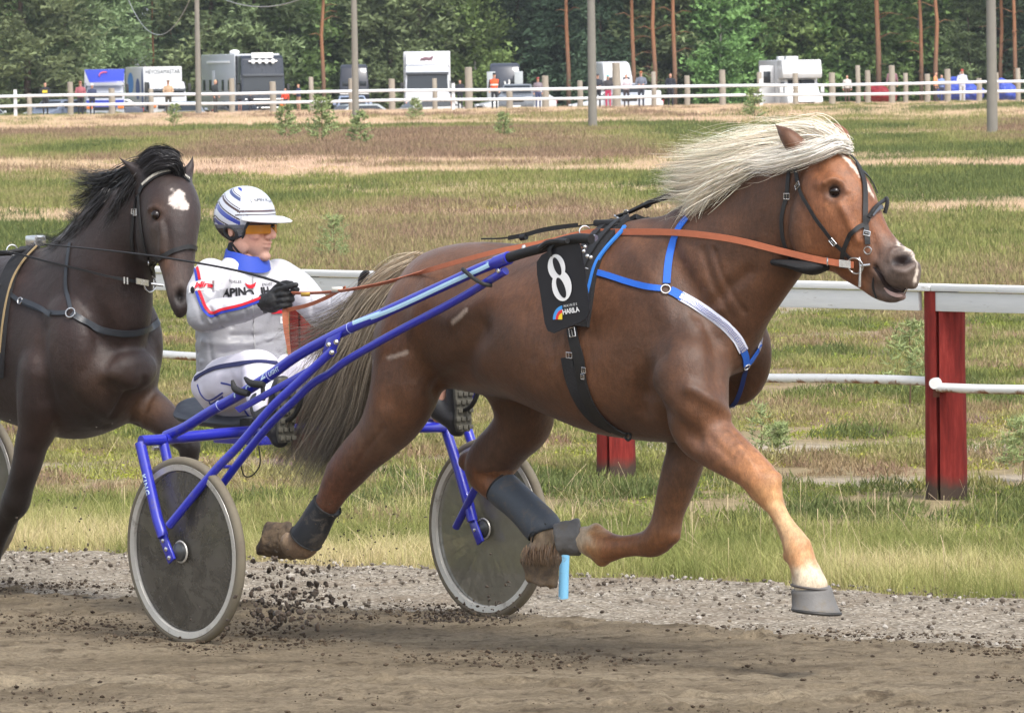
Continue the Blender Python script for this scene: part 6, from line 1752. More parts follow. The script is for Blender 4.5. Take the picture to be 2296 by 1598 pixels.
    me = npmesh('person', np.concatenate([V, V2]), np.concatenate([F, F2 + len(V)]))
    set_col(me, np.concatenate([C1, C2]).clip(0, 1))
    t = NT('skin'); a = t.n('ShaderNodeAttribute', attribute_name='col')
    nz = t.noise(160, 4, .6, t.coord()); t.set(color=t.mix(.25, a.outputs['Color'], t.ramp(nz, [(.3, .4), (.7, .6)]), 'OVERLAY'), rough=.5, spec=.35, sss=0.0); t.bump(nz, .12, .002)
    o = link('person', me, t.m)
    set_origin(o, X(545, 880, 0))
    tag(o, 'sulky driver in silver and white jacket, striped helmet and orange sunglasses on the blue sulky', 'person')
    # ---- jacket
    jm = MB(); st = [(X(*c, 0), n * w, h * q, 0) for c, w, q in torso[1:7]]
    jm.add(*loft_vf(st, 40, 4))
    for s in (1, -1):
        jm.add(*round_tube([sh[s] - n * (.03 * s), sh[s].lerp(el[s], .35), sh[s].lerp(el[s], .75), el[s], el[s].lerp(wr[s], .30), el[s].lerp(wr[s], .7), wr[s]], [.078, .073, .066, .062, .060, .053, .043], 20))
    V, F = remesh(jm, .006, 5)
    S = Skin(V, F)
    q = lambda u, v: S.near(u, v)[0]
    fold = [([(446, 640), (462, 668), (470, 700)], .014, -.006), ([(430, 660), (446, 690), (452, 720)], .012, -.006), ([(470, 690), (486, 712), (498, 735)], .010, -.008), ([(462, 700), (472, 724)], .009, .007), ([(500, 690), (512, 712), (520, 732)], .012, -.005), ([(545, 680), (552, 700), (556, 716)], .010, -.004),
            ([(470, 745), (520, 752), (575, 752), (640, 742)], .014, -.010), ([(455, 765), (510, 772), (570, 768), (640, 770)], .016, .009), ([(440, 790), (500, 792), (560, 783), (630, 792)], .012, -.009), ([(450, 812), (510, 808), (575, 796)], .010, .006),
            ([(560, 640), (563, 690), (567, 740), (571, 800)], .006, .004), ([(500, 640), (520, 670)], .014, -.005), ([(590, 620), (610, 650), (622, 690)], .014, -.005), ([(600, 760), (625, 752), (650, 740)], .010, .008), ([(545, 765), (575, 772), (610, 764)], .008, -.008),
            ([(690, 650), (700, 690), (705, 720)], .012, -.006), ([(740, 670), (748, 700), (745, 715)], .012, -.007), ([(765, 668), (780, 690)], .010, .006), ([(420, 720), (432, 770), (440, 820)], .012, -.006), ([(470, 765), (472, 800), (478, 818)], .012, -.006)]
    for P, r, a_ in fold: S.groove([q(*p) for p in P], r, a_)
    nzv = vnoise(V * np.array([1, 1, 1.6]), 7, 5.0, 2)
    S.V = S.V + S.N * (nzv * .006)[:, None]
    S.refresh(); V = S.V
    C = np.tile(np.array(lin(142, 142, 147)[:3]), (len(V), 1))
    # white yoke above the red and blue line
    uv = np.array([project(Vector(v)) for v in V]) if False else None
    loc_s = (V - np.array(f.o)) @ np.array(h); loc_l = (V - np.array(f.o)) @ np.array(n)
    yoke = V[:, 2] - (X(600, 700, .05).z + .0)
    w = sm(yoke, -.004, .004)
    arm = np.minimum(seg_dist(V, [sh[1], el[1], wr[1]])[0], 1)
    # on the near sleeve the white lies above the stripe
    pl = [q(*p) for p in ((448, 650), (462, 688), (476, 700), (498, 692), (542, 682), (588, 664))]
    dl, par = seg_dist(V, pl)
    near_arm = (arm < .085) & (loc_l > .14)
    lz = np.interp(par, np.arange(len(pl)), [p.z for p in pl])
    w = np.where(near_arm, sm(V[:, 2] - lz, -.003, .003), w)
    far_arm = seg_dist(V, [sh[-1], el[-1], wr[-1]])[0] < .085
    w = np.where(far_arm & (loc_l < -.17), .8, w)
    C = C * (1 - w[:, None]) + np.array(lin(196, 195, 200)[:3]) * w[:, None]
    me = npmesh('jacket', V, F); set_col(me, C.clip(0, 1))
    t = NT('silver_satin'); a = t.n('ShaderNodeAttribute', attribute_name='col'); nz = t.noise(45, 5, .6, t.coord((1, 1, 2.2)))
    t.set(color=a.outputs['Color'], rough=t.ramp(nz, [(.3, .30), (.7, .46)]), spec=.5, sheen=.2); t.bump(t.noise(16, 3, .55, t.coord((1, 1, 2))), .22, .012)
    jk = link('jacket', me, t.m, o)
    red, blu, ink = flat('red_trim', lin(196, 26, 44), .5, .05), flat('blue_trim', lin(44, 62, 170), .5, .05), flat('ink_print', lin(26, 26, 30), .6, .05)
    def strip(name, pts, hw, mat, par, off=.003, kk=5, skin=S, t_=.002, up=None):
        P = cromv([Vector((u, v, 0)) for u, v in pts], kk); PP = []; NN = []
        for p in P:
            a_, b_ = skin.near(p.x, p.y); PP.append(a_ + b_ * off); NN.append(b_)
        W = []
        for i in range(len(PP)):
            d = (PP[min(i + 1, len(PP) - 1)] - PP[max(i - 1, 0)]).normalized()
            W.append(d.cross(NN[i]).normalized() * hw)
        return MB().ribbon(PP, W, t_).build(name, mat, par)
    strip('sleeve_stripe', [(446, 652), (460, 686), (474, 702), (498, 694), (542, 684), (589, 667)], .0055, red, jk, .0040)
    strip('sleeve_stripe', [(440, 654), (455, 692), (473, 709), (498, 700), (542, 690), (589, 673)], .0045, blu, jk, .0028)
    strip('sleeve_stripe', [(443, 600), (446, 614), (448, 628)], .0055, red, jk, .0040)
    strip('sleeve_stripe', [(437, 603), (440, 616), (442, 630)], .0045, blu, jk, .0028)
    strip('chest_stripe', [(608, 700), (630, 699), (655, 698)], .006, red, jk, .003)
    strip('chest_stripe', [(608, 693), (630, 692), (655, 691)], .0045, blu, jk, .003)
    strip('zip', [(566, 620), (566, 660), (568, 710), (570, 760), (572, 802)], .003, flat('zip_grey', lin(150, 150, 152), .4), jk, .002)
    # collar and neck scarf
    cm = MB(); VV = []; FF = []; nn_ = 40
    for i, (z0, r0, ft) in enumerate(((-.012, .098, 0), (.02, .092, .0), (.050, .084, 0), (.052, .078, 0), (.015, .080, 0))):
        for j in range(nn_):
            a_ = 2 * math.pi * j / nn_; ca, sa = math.cos(a_), math.sin(a_)
            base = X(549, 592, 0)
            dip = -.022 * max(ca, 0) ** 2 + .016 * max(-ca, 0)
            VV.append(base + h * (r0 * ca * .95 + .012) + n * (r0 * sa) + Z * (z0 + dip))
    for i in range(4):
        for j in range(nn_): FF.append((i * nn_ + j, i * nn_ + (j + 1) % nn_, (i + 1) * nn_ + (j + 1) % nn_, (i + 1) * nn_ + j))
    col = MB().add(VV, FF).build('collar', flat('collar_blue', lin(46, 74, 176), .55, .08, 40), jk)
    sc = NT('scarf'); vz = sc.n('ShaderNodeTexVoronoi'); vz.inputs['Scale'].default_value = 55; sc.l(sc.coord(), vz.inputs['Vector'])
    sc.set(color=sc.ramp(vz.outputs['Distance'], [(.12, lin(120, 170, 200)), (.22, lin(20, 24, 34))]), rough=.8)
    MB().add(*round_tube([X(552, 608, 0), H(-.022, 0, -.115), H(-.016, 0, -.085)], [.074, .072, .068], 24)).build('neck_scarf', sc.m, o)
    # collar badge, prints
    up_n = lambda nrm: (Z - nrm * Z.dot(nrm)).normalized()
    def print_at(name, txt, u, v, size, mat, par, skin=S, rot=0.0, off=.003, **kw):
        c, nr = skin.near(u, v); x = Z.cross(nr).normalized(); y = nr.cross(x)
        r_ = R(rot); x2 = x * math.cos(r_) + y * math.sin(r_); y2 = y * math.cos(r_) - x * math.sin(r_)
        return text_at(name, txt, c, x2, y2, size, mat, par, skin.bvh, off, .02, **kw)
    def patch(name, u, v, w_, h_, mat, par, skin=S, rot=0.0, off=.0025, round_=True):
        c, nr = skin.near(u, v); x = Z.cross(nr).normalized(); y = nr.cross(x); r_ = R(rot)
        x2 = x * math.cos(r_) + y * math.sin(r_); y2 = y * math.cos(r_) - x * math.sin(r_)
        VV, FF = [], []; m1, m2 = 8, 4
        for j in range(m2 + 1):
            for i in range(m1 + 1):
                p = c + x2 * (w_ * (i / m1 - .5)) + y2 * (h_ * (j / m2 - .5))
                hh_ = skin.bvh.ray_cast(p + nr * .1, -nr, .25)
                VV.append((hh_[0] + nr * off) if hh_[0] is not None else p)
        for j in range(m2):
            for i in range(m1):
                a_ = j * (m1 + 1) + i; FF.append((a_, a_ + 1, a_ + m1 + 2, a_ + m1 + 1))
        return MB().add(VV, FF).build(name, mat, par)
    pw = flat('patch_white', (.78, .78, .78), .5, .03)
    patch('sleeve_patch', 453, 641, .115, .045, pw, jk, rot=14)
    print_at('lettering', 'Mira', 456, 641, .037, red, jk, rot=14, off=.012, shear=.3, bold=.0018)
    c_ = S.near(433, 651)
    MB().ball(c_[0] + c_[1] * .004, (.012, .003, .014), (Z.cross(c_[1]).normalized(), c_[1], Z)).build('sleeve_emblem', ink, jk)
    print_at('lettering', 'APIN', 525, 656, .045, ink, jk, rot=2, bold=.0022)
    print_at('lettering', 'IH', 594, 654, .045, ink, jk, rot=2, bold=.0022)
    print_at('lettering', 'PALVELEE', 523, 632, .016, ink, jk, rot=-4)
    print_at('lettering', 'ENGAST', 598, 638, .016, ink, jk, rot=-4)
    c_ = S.near(561, 639); xx = Z.cross(c_[1]).normalized()
    em = MB().prism([c_[0] + c_[1] * .004 + xx * a_ + Z * b_ for a_, b_ in ((-.024, .010), (-.012, .002), (.0, .000), (.012, .004), (.024, .012), (.018, -.006), (.008, -.014), (-.006, -.014), (-.016, -.006))], c_[1] * .002)
    em.build('chest_emblem', red, jk)
    MB().ring(S.near(559, 660)[0] + c_[1] * .004, c_[1], .016, .003, 20, 6).build('chest_emblem', ink, jk)
    patch('name_patch', 633, 717, .055, .028, pw, jk)
    print_at('lettering', 'K. Huttunen'[:2] + ' nen', 633, 717, .014, ink, jk, off=.004, shear=.3)
    # ---- trousers
    tm = MB()
    tm.add(*loft_vf([(X(545, 872, 0), n * .185, h * .14, 0), (X(543, 842, 0), n * .196, h * .146, 0), (X(543, 822, 0), n * .190, h * .142, 0)], 30, 4))
    for s in (1, -1):
        tm.add(*round_tube([hip[s], hip[s].lerp(kn[s], .5), kn[s], kn[s].lerp(an[s], .4), an[s].lerp(kn[s], .03)], [.108, .104, .084, .078, .060], 20))
    V, F = remesh(tm, .007, 6)
    S3 = Skin(V, F); nzv = vnoise(V * np.array([1, 1, 1.6]), 7, 8.0, 2); S3.V = S3.V + S3.N * (nzv * .009)[:, None]; S3.refresh()
    tz = S3.V[:, 2]; me = npmesh('trousers', S3.V, F)
    tr = link('trousers', me, flat('white_cotton', lin(214, 210, 222), .7, .05, 30, bump=.25, bscale=200), o)
    for P in ([(443, 862), (452, 885), (470, 897), (500, 880)], [(496, 858), (520, 864), (545, 882)], [(545, 915), (562, 935), (590, 942)], [(470, 900), (474, 905), (500, 888)]):
        strip('piping', P, .0035, flat('navy_trim', lin(60, 70, 150), .6), tr, .002, skin=S3)
    # navy waistband under the jacket hem
    wv = []
    strip('waistband', [(437, 850), (455, 838), (485, 825), (530, 817), (580, 811), (622, 815)], .010, flat('navy_band', lin(34, 38, 84), .7), tr, .004, skin=S3)
    # ---- gloves
    for s in (1, -1):
        gm = MB(); d = (X(672, 655, .2) - wr[1]).normalized() if s == 1 else (X(846, 632, -.22) - wr[-1]).normalized()
        gm.add(*round_tube([wr[s] - d * .035, wr[s] + d * .02], [.043, .038], 16))
        hand_vf(gm, wr[s], d, Z, n * -s, 1.12, 1.0)
        V, F = remesh(gm, .0035, 3)
        V = V + vnormals(V, F) * (vnoise(V, 70, 3, 2) * .0015)[:, None]
        link('glove', npmesh('glove', V, F), flat('black_glove', (.017, .017, .018), .6, .25, 60, bump=.4), o)
    c, nr = None, None
    # ---- boots
    for s in (1, -1):
        heel, toe = X(640, 978, .44), X(640, 862, .44)
        if s < 0: heel, toe = X(1088, 915, -.40), X(1078, 872, -.40); 
        if s < 0:
            heel, toe = mirl(X(640, 978, .44)), mirl(X(640, 862, .44))
        ud = (toe - heel).normalized(); fw = (h - ud * h.dot(ud)).normalized(); sd = n
        bm_ = MB()
        ctr = lambda t_, d_: heel + ud * (t_ * (toe - heel).length) - fw * d_
        bm_.add(*loft_vf([(ctr(-.08, .04), sd * .036, fw * .036, 0), (ctr(.15, .05), sd * .040, fw * .046, 0), (ctr(.5, .045), sd * .042, fw * .042, 0), (ctr(.85, .035), sd * .046, fw * .032, 0), (ctr(1.08, .025), sd * .036, fw * .022, 0)], 20, 4))
        bm_.add(*round_tube([ctr(.12, .05), an[s], an[s].lerp(kn[s], .25)], [.048, .056, .068], 18))
        V, F = remesh(bm_, .006, 4)
        bt = link('boot', npmesh('boot', V, F), flat('boot_black', (.03, .03, .032), .5, .2, 40, bump=.3), o)
        ol = [(-.12, -.030), (-.12, .030), (.05, .040), (.3, .036), (.6, .044), (.9, .046), (1.1, .030), (1.14, 0), (1.1, -.030), (.9, -.046), (.6, -.044), (.3, -.036), (.05, -.040)]
        LL = (toe - heel).length
        sol = MB().prism([heel + ud * (a_ * LL) + sd * b_ + fw * -.008 for a_, b_ in ol], fw * .016).build('sole', flat('sole_rubber', lin(84, 82, 74), .8, .15, 40, bump=.4), bt, bevel=.002)
        lug = MB()
        for i in range(7):
            for j in (-1, 0, 1):
                lug.box(heel + ud * ((-.03 + i * .165) * LL) + sd * (.027 * j + (.006 if i % 2 else -.004)) + fw * .011, (.008, .0105, .005), (ud, sd, fw))
        lug.build('tread', MATS['sole_rubber'], bt, bevel=.001)
    # ---- sunglasses
    def band(z0, z1, r, a0, a1, kk=24, bend=.006):
        VV, FF = [], []
        for i in range(kk + 1):
            a_ = R(a0 + (a1 - a0) * i / kk)
            rs = (.102 + r) * math.cos(a_) ; rl = (.078 + r) * math.sin(a_)
            for z_ in (z0, z1):
                dz = .006 * (1 if z_ == z1 else -1) * abs(math.sin(a_)) * 0
                VV.append(H(.012 + rs, rl, z_ + dz))
        for i in range(kk): FF.append((2 * i, 2 * i + 2, 2 * i + 3, 2 * i + 1))
        return VV, FF
    lens = NT('amber_lens'); lens.set(color=lin(206, 138, 40), rough=.08, spec=.8)
    tr_ = lens.n('ShaderNodeBsdfTransparent'); tr_.inputs[0].default_value = lin(230, 170, 80); mx = lens.n('ShaderNodeMixShader'); mx.inputs[0].default_value = .62
    lens.l(tr_.outputs[0], mx.inputs[1]); lens.l(lens.b.outputs[0], mx.inputs[2]); lens.l(mx.outputs[0], lens.out.inputs['Surface'])
    sg = MB()
    for a0, a1 in ((7, 66), (-66, -7)): sg.add(*band(-.020, .014, .006, a0, a1))
    g1 = sg.build('sunglasses', lens.m, o)
    fr = MB()
    fr.tube([H(.012 + .109 * math.cos(R(a_)), .085 * math.sin(R(a_)), .015) for a_ in range(-86, 87, 4)], .0032, 8)
    fr.tube([H(.118, -.012, .004), H(.122, 0, .006), H(.118, .012, .004)], .003, 6)
    for s in (1, -1): fr.tube([H(.018, .085 * s, .015), H(-.02, .083 * s, .012)], .003, 6)
    fr.build('glasses_frame', flat('frame_black', (.02, .018, .016), .3), g1)
    # ---- helmet
    cz = .034; A, B, Cz = .121, .099, .117
    n1, n2 = 420, 130; VV, FF, CC = [], [], []
    def edge(al):
        a_ = abs(al)
        return -5 + (-58) * sm(np.array(a_), 48, 72) + 6 * sm(np.array(a_), 140, 180)
    for i in range(n1):
        al = -180 + 360 * i / n1
        e0 = float(edge(al))
        for j in range(n2 + 1):
            e = e0 + (89.5 - e0) * j / n2
            ca, sa, ce, se = math.cos(R(al)), math.sin(R(al)), math.cos(R(e)), math.sin(R(e))
            tuck = 1.0 if e > 0 else 1 - .10 * (abs(e) / 60) ** 1.5
            down = se if e > 0 else se * .82
            VV.append(H(-.008 + A * ca * ce ** .92 * tuck, B * sa * ce ** .92 * tuck, cz + Cz * down))
            # printed colours
            c = np.array(lin(192, 196, 206)[:3])
            aa = abs(al); t_ = e - .42 * max(aa - 62, 0) if aa > 62 else e
            if aa < 62 or True:
                if 6 < e < 8.5 and aa < 75: c = np.array(lin(54, 40, 44)[:3])
                elif 11.5 < e < 15.5 and aa < 72: c = np.array(lin(74, 56, 60)[:3])
            if aa >= 66:
                q_ = (e - .55 * (aa - 66)) if aa < 125 else (e - .55 * 59 + .10 * (aa - 125))
                for lo_, hi_, cc_ in ((-52, -46, (70, 74, 92)), (-40, -30, (60, 72, 140)), (-28, -25, (56, 44, 48)), (-14, -4, (52, 66, 150)), (-3, 0, (60, 46, 48)), (10, 15, (70, 52, 50)), (17, 19, (80, 66, 66)), (32, 40, (70, 80, 120)), (42, 44, (74, 62, 66)), (57, 66, (50, 64, 150))):
                    if lo_ < q_ < hi_ and e < 74 and q_ > -55: c = np.array(lin(*cc_)[:3])
            if e < -12 - 12 * (aa > 140): c = c * .0 + np.array(lin(96, 100, 110)[:3]) if e > -20 else np.array(lin(30, 32, 36)[:3])
            CC.append(c)
    def hole(i, j):
        al = -180 + 360 * (i + .5) / n1; e0 = float(edge(al)); e = e0 + (89.5 - e0) * (j + .5) / n2
        return ((abs(abs(al) - 92) / 15) ** 2 + ((e + 32) / 15) ** 2) < 1
    for i in range(n1):
        for j in range(n2):
            if hole(i, j): continue
            a_ = i * (n2 + 1) + j; b_ = ((i + 1) % n1) * (n2 + 1) + j
            FF.append((a_, b_, b_ + 1, a_ + 1))
    me = npmesh('helmet', VV, FF); set_col(me, np.array(CC))
    t = NT('helmet_paint'); a = t.n('ShaderNodeAttribute', attribute_name='col')
    t.set(color=a.outputs['Color'], rough=.22, spec=.5, coat=.7); t.bump(t.noise(30, 3, .5, t.coord()), .03, .004)
    he = link('helmet', me, t.m, o)
    helm_bvh = BVHTree.FromPolygons([Vector(v) for v in VV], FF)
    rimm = MB(); P = []
    for i in range(0, n1 + 1, 5):
        P.append(Vector(VV[(i % n1) * (n2 + 1)]))
    rimm.tube(P, .0055, 8, False)
    for s in (1, -1):
        P = [H(-.008 + A * math.cos(R(92 + 15 * math.cos(b_))) * math.cos(R(-32 + 15 * math.sin(b_))) ** .92 * .96, s * B * math.sin(R(92 + 15 * math.cos(b_))) * math.cos(R(-32 + 15 * math.sin(b_))) ** .92 * .96, cz + Cz * .82 * math.sin(R(-32 + 15 * math.sin(b_)))) for b_ in np.linspace(0, 6.283, 30)]
        rimm.tube(P, .006, 8, False)
    rimm.build('padding', flat('padding_dark', (.03, .031, .034), .7, .2), he)
    # visor
    VV, FF = [], []; kk = 30
    for r_, dz in ((.0, .0), (.03, -.003), (.055, -.012), (.068, -.020)):
        for i in range(kk + 1):
            al = R(-62 + 124 * i / kk); prof = math.cos(al * 1.25) ** .5 if abs(al * 1.25) < math.pi / 2 else 0
            rr = r_ * prof
            VV.append(H(-.008 + (A + .001 + rr) * math.cos(al), (B + .001 + rr * .75) * math.sin(al), cz + .006 + dz * prof))
    for j in range(3):
        for i in range(kk): a_ = j * (kk + 1) + i; FF.append((a_, a_ + 1, a_ + kk + 2, a_ + kk + 1))
    vi = MB().add(VV, FF).build('visor', flat('visor_white', (.8, .8, .8), .3, .02, coat=.4), he)
    so = vi.modifiers.new('t', 'SOLIDIFY'); so.thickness = .006; so.offset = 0
    class HS_: pass
    sk_ = HS_(); sk_.bvh = helm_bvh
    def hnear(u, v):
        d = ray(u, v); r_ = helm_bvh.ray_cast(CAM, d)
        nn2 = r_[1] if r_[1].dot(d) < 0 else -r_[1]
        return r_[0], nn2
    sk_.near = hnear
    print_at('lettering', 'LAPIN KUM', 590, 449, .021, ink, he, skin=sk_, rot=-4, off=.004)
    # chin strap
    P = [H(-.01 + .05 * t_, .078 - .045 * t_ ** 1.5, -.05 - .078 * t_) for t_ in np.linspace(0, 1, 8)]
    P += [H(.052, .0, -.128), H(.04, -.033, -.128)] + [H(-.01 + .05 * t_, -.078 + .045 * t_ ** 1.5, -.05 - .078 * t_) for t_ in np.linspace(1, 0, 8)]
    MB().ribbon(P, [(hh * .2 + Z * .0 + hh * .8) * .006] * len(P), .002).build('chin_strap', BLACK, o)
    return o, wr, S
# ================================================================ harness
def strap_on(name, S, pts, hw, mat, parent, off=.006, t=.004, kk=5, mirror=None, taper=None):
    """flat strap lying on the skin along a line of pixels; mirror = a function giving the other side's copy"""
    P = cromv([Vector((p[0], p[1], 0)) for p in pts], kk); PP, NN = [], []
    for p in P:
        a, b = S.near(p.x, p.y); PP.append(a + b * off); NN.append(b)
    PP = [PP[0]] + [(PP[i - 1] + PP[i] * 2 + PP[i + 1]) / 4 for i in range(1, len(PP) - 1)] + [PP[-1]]
    W = []
    for i in range(len(PP)):
        d = (PP[min(i + 1, len(PP) - 1)] - PP[max(i - 1, 0)]).normalized()
        w = d.cross(NN[i]).normalized() * hw
        W.append(w)
    for i in range(1, len(W)):
        if W[i].dot(W[i - 1]) < 0: W[i] = -W[i]
    o = MB().ribbon(PP, W, t).build(name, mat, parent)
    if mirror:
        MB().ribbon([mirror(p) for p in PP], [mirror(p + w) - mirror(p) for p, w in zip(PP, W)], t).build(name, mat, parent)
    return o, PP, NN
def buckle(S, u, v, w, h_, ang, mat, parent, off=.010):
    p, n = S.near(u, v); p = p + n * off
    x = RIGHT - n * RIGHT.dot(n); x.normalize(); y = n.cross(x); a = R(ang)
    x, y = x * math.cos(a) + y * math.sin(a), y * math.cos(a) - x * math.sin(a)
    P = [p + x * (w * i) + y * (h_ * j) for i, j in ((-1, -1), (1, -1), (1, 1), (-1, 1), (-1, -1), (1, -1))]
    mb = MB().tube(P[:5] + [P[5]], .0022, 6)
    mb.tube([p - y * h_, p + y * h_ * .6 + n * .003], .0016, 6)
    return mb.build('buckle', mat, parent)
def mirror_frame(fr): return lambda p: fr.pt(fr.loc(p)[0], -fr.loc(p)[1], fr.loc(p)[2])
def bridle(S, h):
    mir = mirror_frame(h)
    root = empty('bridle', h.px(1900, 480, .1))
    tag(root, 'black leather bridle with silver lined browband on the chestnut horse', 'bridle', 'bridles')
    L = BLACK; silver = flat('silver_chain', (.70, .70, .70), .25, .2, 400, metal=.8, bump=1.0, bscale=500)
    def sp(name, pts, px, mat=L, m=True, off=.006): return strap_on(name, S, pts, px * .00163 / 2, mat, root, off, mirror=mir if m else None)[0]
    sp('browband', [(1773, 380), (1788, 370), (1824, 346), (1860, 332), (1884, 332), (1904, 341)], 12, m=False)
    sp('browband_trim', [(1788, 373), (1824, 349), (1860, 335), (1882, 333)], 5, silver, False, .010)
    sp('cheek_strap', [(1783, 378), (1790, 409), (1800, 438), (1814, 462), (1831, 491), (1852, 519), (1869, 541), (1888, 560), (1907, 579)], 8)
    sp('throat_latch', [(1771, 383), (1768, 409), (1765, 438), (1759, 462), (1754, 495), (1758, 540), (1775, 580)], 9)
    sp('face_strap', [(1868, 333), (1895, 345), (1915, 362), (1927, 385), (1936, 414), (1938, 450), (1939, 490), (1942, 522), (1946, 548)], 12, m=False, off=.008)
    sp('face_strap', [(1926, 383), (1942, 396), (1958, 414), (1972, 432)], 9, m=False, off=.008)
    sp('noseband', [(1893, 598), (1890, 574), (1897, 548), (1907, 527), (1922, 511), (1940, 502), (1948, 486), (1958, 470), (1972, 460), (1988, 458)], 10, m=False, off=.008)
    # raised noseband roll
    P = []
    for u, v, o_ in ((1946, 488, .010), (1957, 468, .014), (1971, 452, .026), (1985, 446, .034), (1996, 456, .030), (1999, 474, .012)):
        p, n_ = S.near(u, v); P.append(p + n_ * o_)
    MB().tube(cromv(P, 5), .0075, 8).build('noseband_roll', L, root)
    sp('nose_strap', [(1952, 484), (1962, 472), (1975, 465), (1990, 464)], 9, DGREY, False, .012)
    for u, v, w, hh, a in ((1793, 417, .010, .014, -70), (1869, 541, .008, .013, 45), (1765, 440, .010, .010, 0), (1942, 524, .008, .012, 80)):
        buckle(S, u, v, w, hh, a, STEEL, root)
    p, n_ = S.near(1947, 561); MB().ring(p + n_ * .012, n_, .013, .0026, 24, 6).build('ring', STEEL, root)
    bp, bn = S.near(1921, 593)
    bp = bp + bn * .012
    MB().ring(bp, bn, .030, .0032, 32, 8).build('bit_ring', STEEL, root)
    x = (h.h - bn * h.h.dot(bn)).normalized()
    MB().tube([bp + x * .016 + Vector((0, 0, .030)), bp + x * .020, bp + x * .016 - Vector((0, 0, .075))], [.0045, .0045, .0055], 8).build('bit_shank', STEEL, root)
    MB().tube([bp + x * .02, bp + x * .055 - bn * .010], .0055, 8).build('bit', STEEL, root)
    q = mir(bp); MB().ring(q, h.n, .030, .0032, 24, 6).build('bit_ring', STEEL, root)
    # chin strap below the lip
    p0, n0 = S.near(1958, 640)
    MB().tube(cromv([S.near(1965, 600)[0] + h.n * .006, S.near(1958, 640)[0] + n0 * .004, S.near(1966, 668)[0] + h.n * .004], 5), .004, 6).build('chin_strap', L, root)
    # throat pad
    pad = MB()
    a = [h.px(u, v, .055) for u, v in ((1735, 588), (1775, 592), (1820, 600), (1850, 597))]
    V, F = loft_vf([(a[0], h.n * .02, Vector((0, 0, .012)), 0), (a[1], h.n * .06, Vector((0, 0, .017)), 0), (a[2], h.n * .07, Vector((0, 0, .027)), 0), (a[3], h.n * .04, Vector((0, 0, .018)), 0)], 20, 4)
    pad.add(V, F).build('throat_pad', flat('sheepskin_black', (.012, .012, .013), .8, .3, 80, bump=.6), root)
    return root, bp
def bits_of_harness(S, SP, bp, wr):
    f = HF; n, Z = f.n, Vector((0, 0, 1)); mir = mirror_frame(f)
    # ---- breast collar
    bl = flat('blue_webbing', lin(40, 100, 200), .6, .08, 60, bump=.4, bscale=600)
    white = flat('white_webbing', lin(205, 208, 222), .55, .1, 60)
    nt = NT('silver_netting'); ck = nt.n('ShaderNodeTexChecker'); ck.inputs['Scale'].default_value = 220; nt.l(nt.coord(), ck.inputs['Vector'])
    nt.set(color=nt.mix(ck.outputs['Fac'], lin(90, 100, 160), lin(205, 205, 212)), rough=.35, metal=.4)
    root = empty('breast_collar', f.px(1600, 740, .2))
    tag(root, 'bright blue breast collar with silver netting across the chestnut horse chest', 'breast collar', 'breast collars')
    u_ = .00161 / 2
    def sp(name, pts, px, mat, m=False, off=.005, kk=5): return strap_on(name, S, pts, px * u_, mat, root, off, .004, kk, mir if m else None)
    sp('trace_strap', [(1331, 609), (1364, 618), (1414, 634), (1453, 643), (1484, 648)], 14, bl, True)
    sp('shoulder_strap', [(1541, 489), (1522, 514), (1508, 550), (1499, 590), (1495, 636)], 17, bl, True)
    sp('chest_band', [(1503, 652), (1516, 658), (1531, 668)], 20, bl, True)
    sp('chest_band', [(1526, 664), (1575, 692), (1622, 726), (1651, 757), (1667, 786)], 23, white, True, .004)
    sp('chest_net', [(1526, 664), (1575, 692), (1622, 726), (1651, 757), (1667, 786)], 13, nt.m, True, .0075)
    sp('chest_band', [(1665, 782), (1671, 800), (1672, 818)], 16, bl, True)
    sp('centre_strap', [(1672, 822), (1669, 841), (1663, 869), (1651, 898), (1636, 912)], 10, flat('navy_webbing', lin(40, 60, 120), .6), False)
    sp('far_chest_band', [(1676, 814), (1688, 800), (1697, 788), (1703, 772)], 12, bl, False, .006)
    for u, v, r_ in ((1493, 650, .017), (1672, 820, .012), (1640, 909, .010)):
        p, nn = S.near(u, v); MB().ring(p + nn * .008, nn, r_, .0026, 26, 6).build('ring', STEEL, root)
    p, nn = S.near(1318, 606); q, n2 = S.near(1340, 611)
    MB().tube([p + nn * .02, q + n2 * .008], .0035, 8).build('snap_hook', STEEL, root)
    # ---- saddle pad, girth, rings
    root2 = empty('harness_saddle', f.px(1385, 500, 0))
    tag(root2, 'black harness saddle pad with blue edge and girth round the chestnut horse', 'harness saddle', 'harness saddles')
    pad = flat('pad_black', (.018, .018, .02), .7, .25, 50, bump=.5)
    def sp2(name, pts, px, mat, m=False, off=.006, t=.006): return strap_on(name, S, pts, px * u_, mat, root2, off, t, 6, mir if m else None)
    sp2('pad', [(1398, 494), (1362, 526), (1332, 570), (1314, 620), (1304, 680), (1296, 730)], 62, pad, True, .010, .018)
    sp2('pad_edge', [(1405, 514), (1396, 527), (1364, 561), (1340, 597), (1326, 647), (1318, 680)], 8, flat('sky_blue_trim', lin(50, 120, 205), .6), True, .016, .008)
    sp2('strap', [(1380, 500), (1345, 528), (1316, 562)], 20, BLACK, True, .024)
    sp2('strap', [(1392, 505), (1360, 535), (1330, 575), (1312, 610)], 14, BLACK, True, .026)
    sp2('girth', [(1284, 735), (1290, 769), (1300, 806), (1306, 850), (1320, 895), (1343, 931), (1372, 957), (1402, 972)], 26, BLACK, False, .008)
    sp2('girth', [(1272, 800), (1283, 850), (1303, 900), (1335, 940), (1375, 962)], 30, pad, False, .006)
    for u, v, w, hh, a in ((1288, 745, .012, .016, 10), (1281, 795, .012, .010, 0), (1314, 828, .008, .010, 0), (1312, 842, .007, .009, 0)):
        buckle(S, u, v, w, hh, a, STEEL, root2, .016)
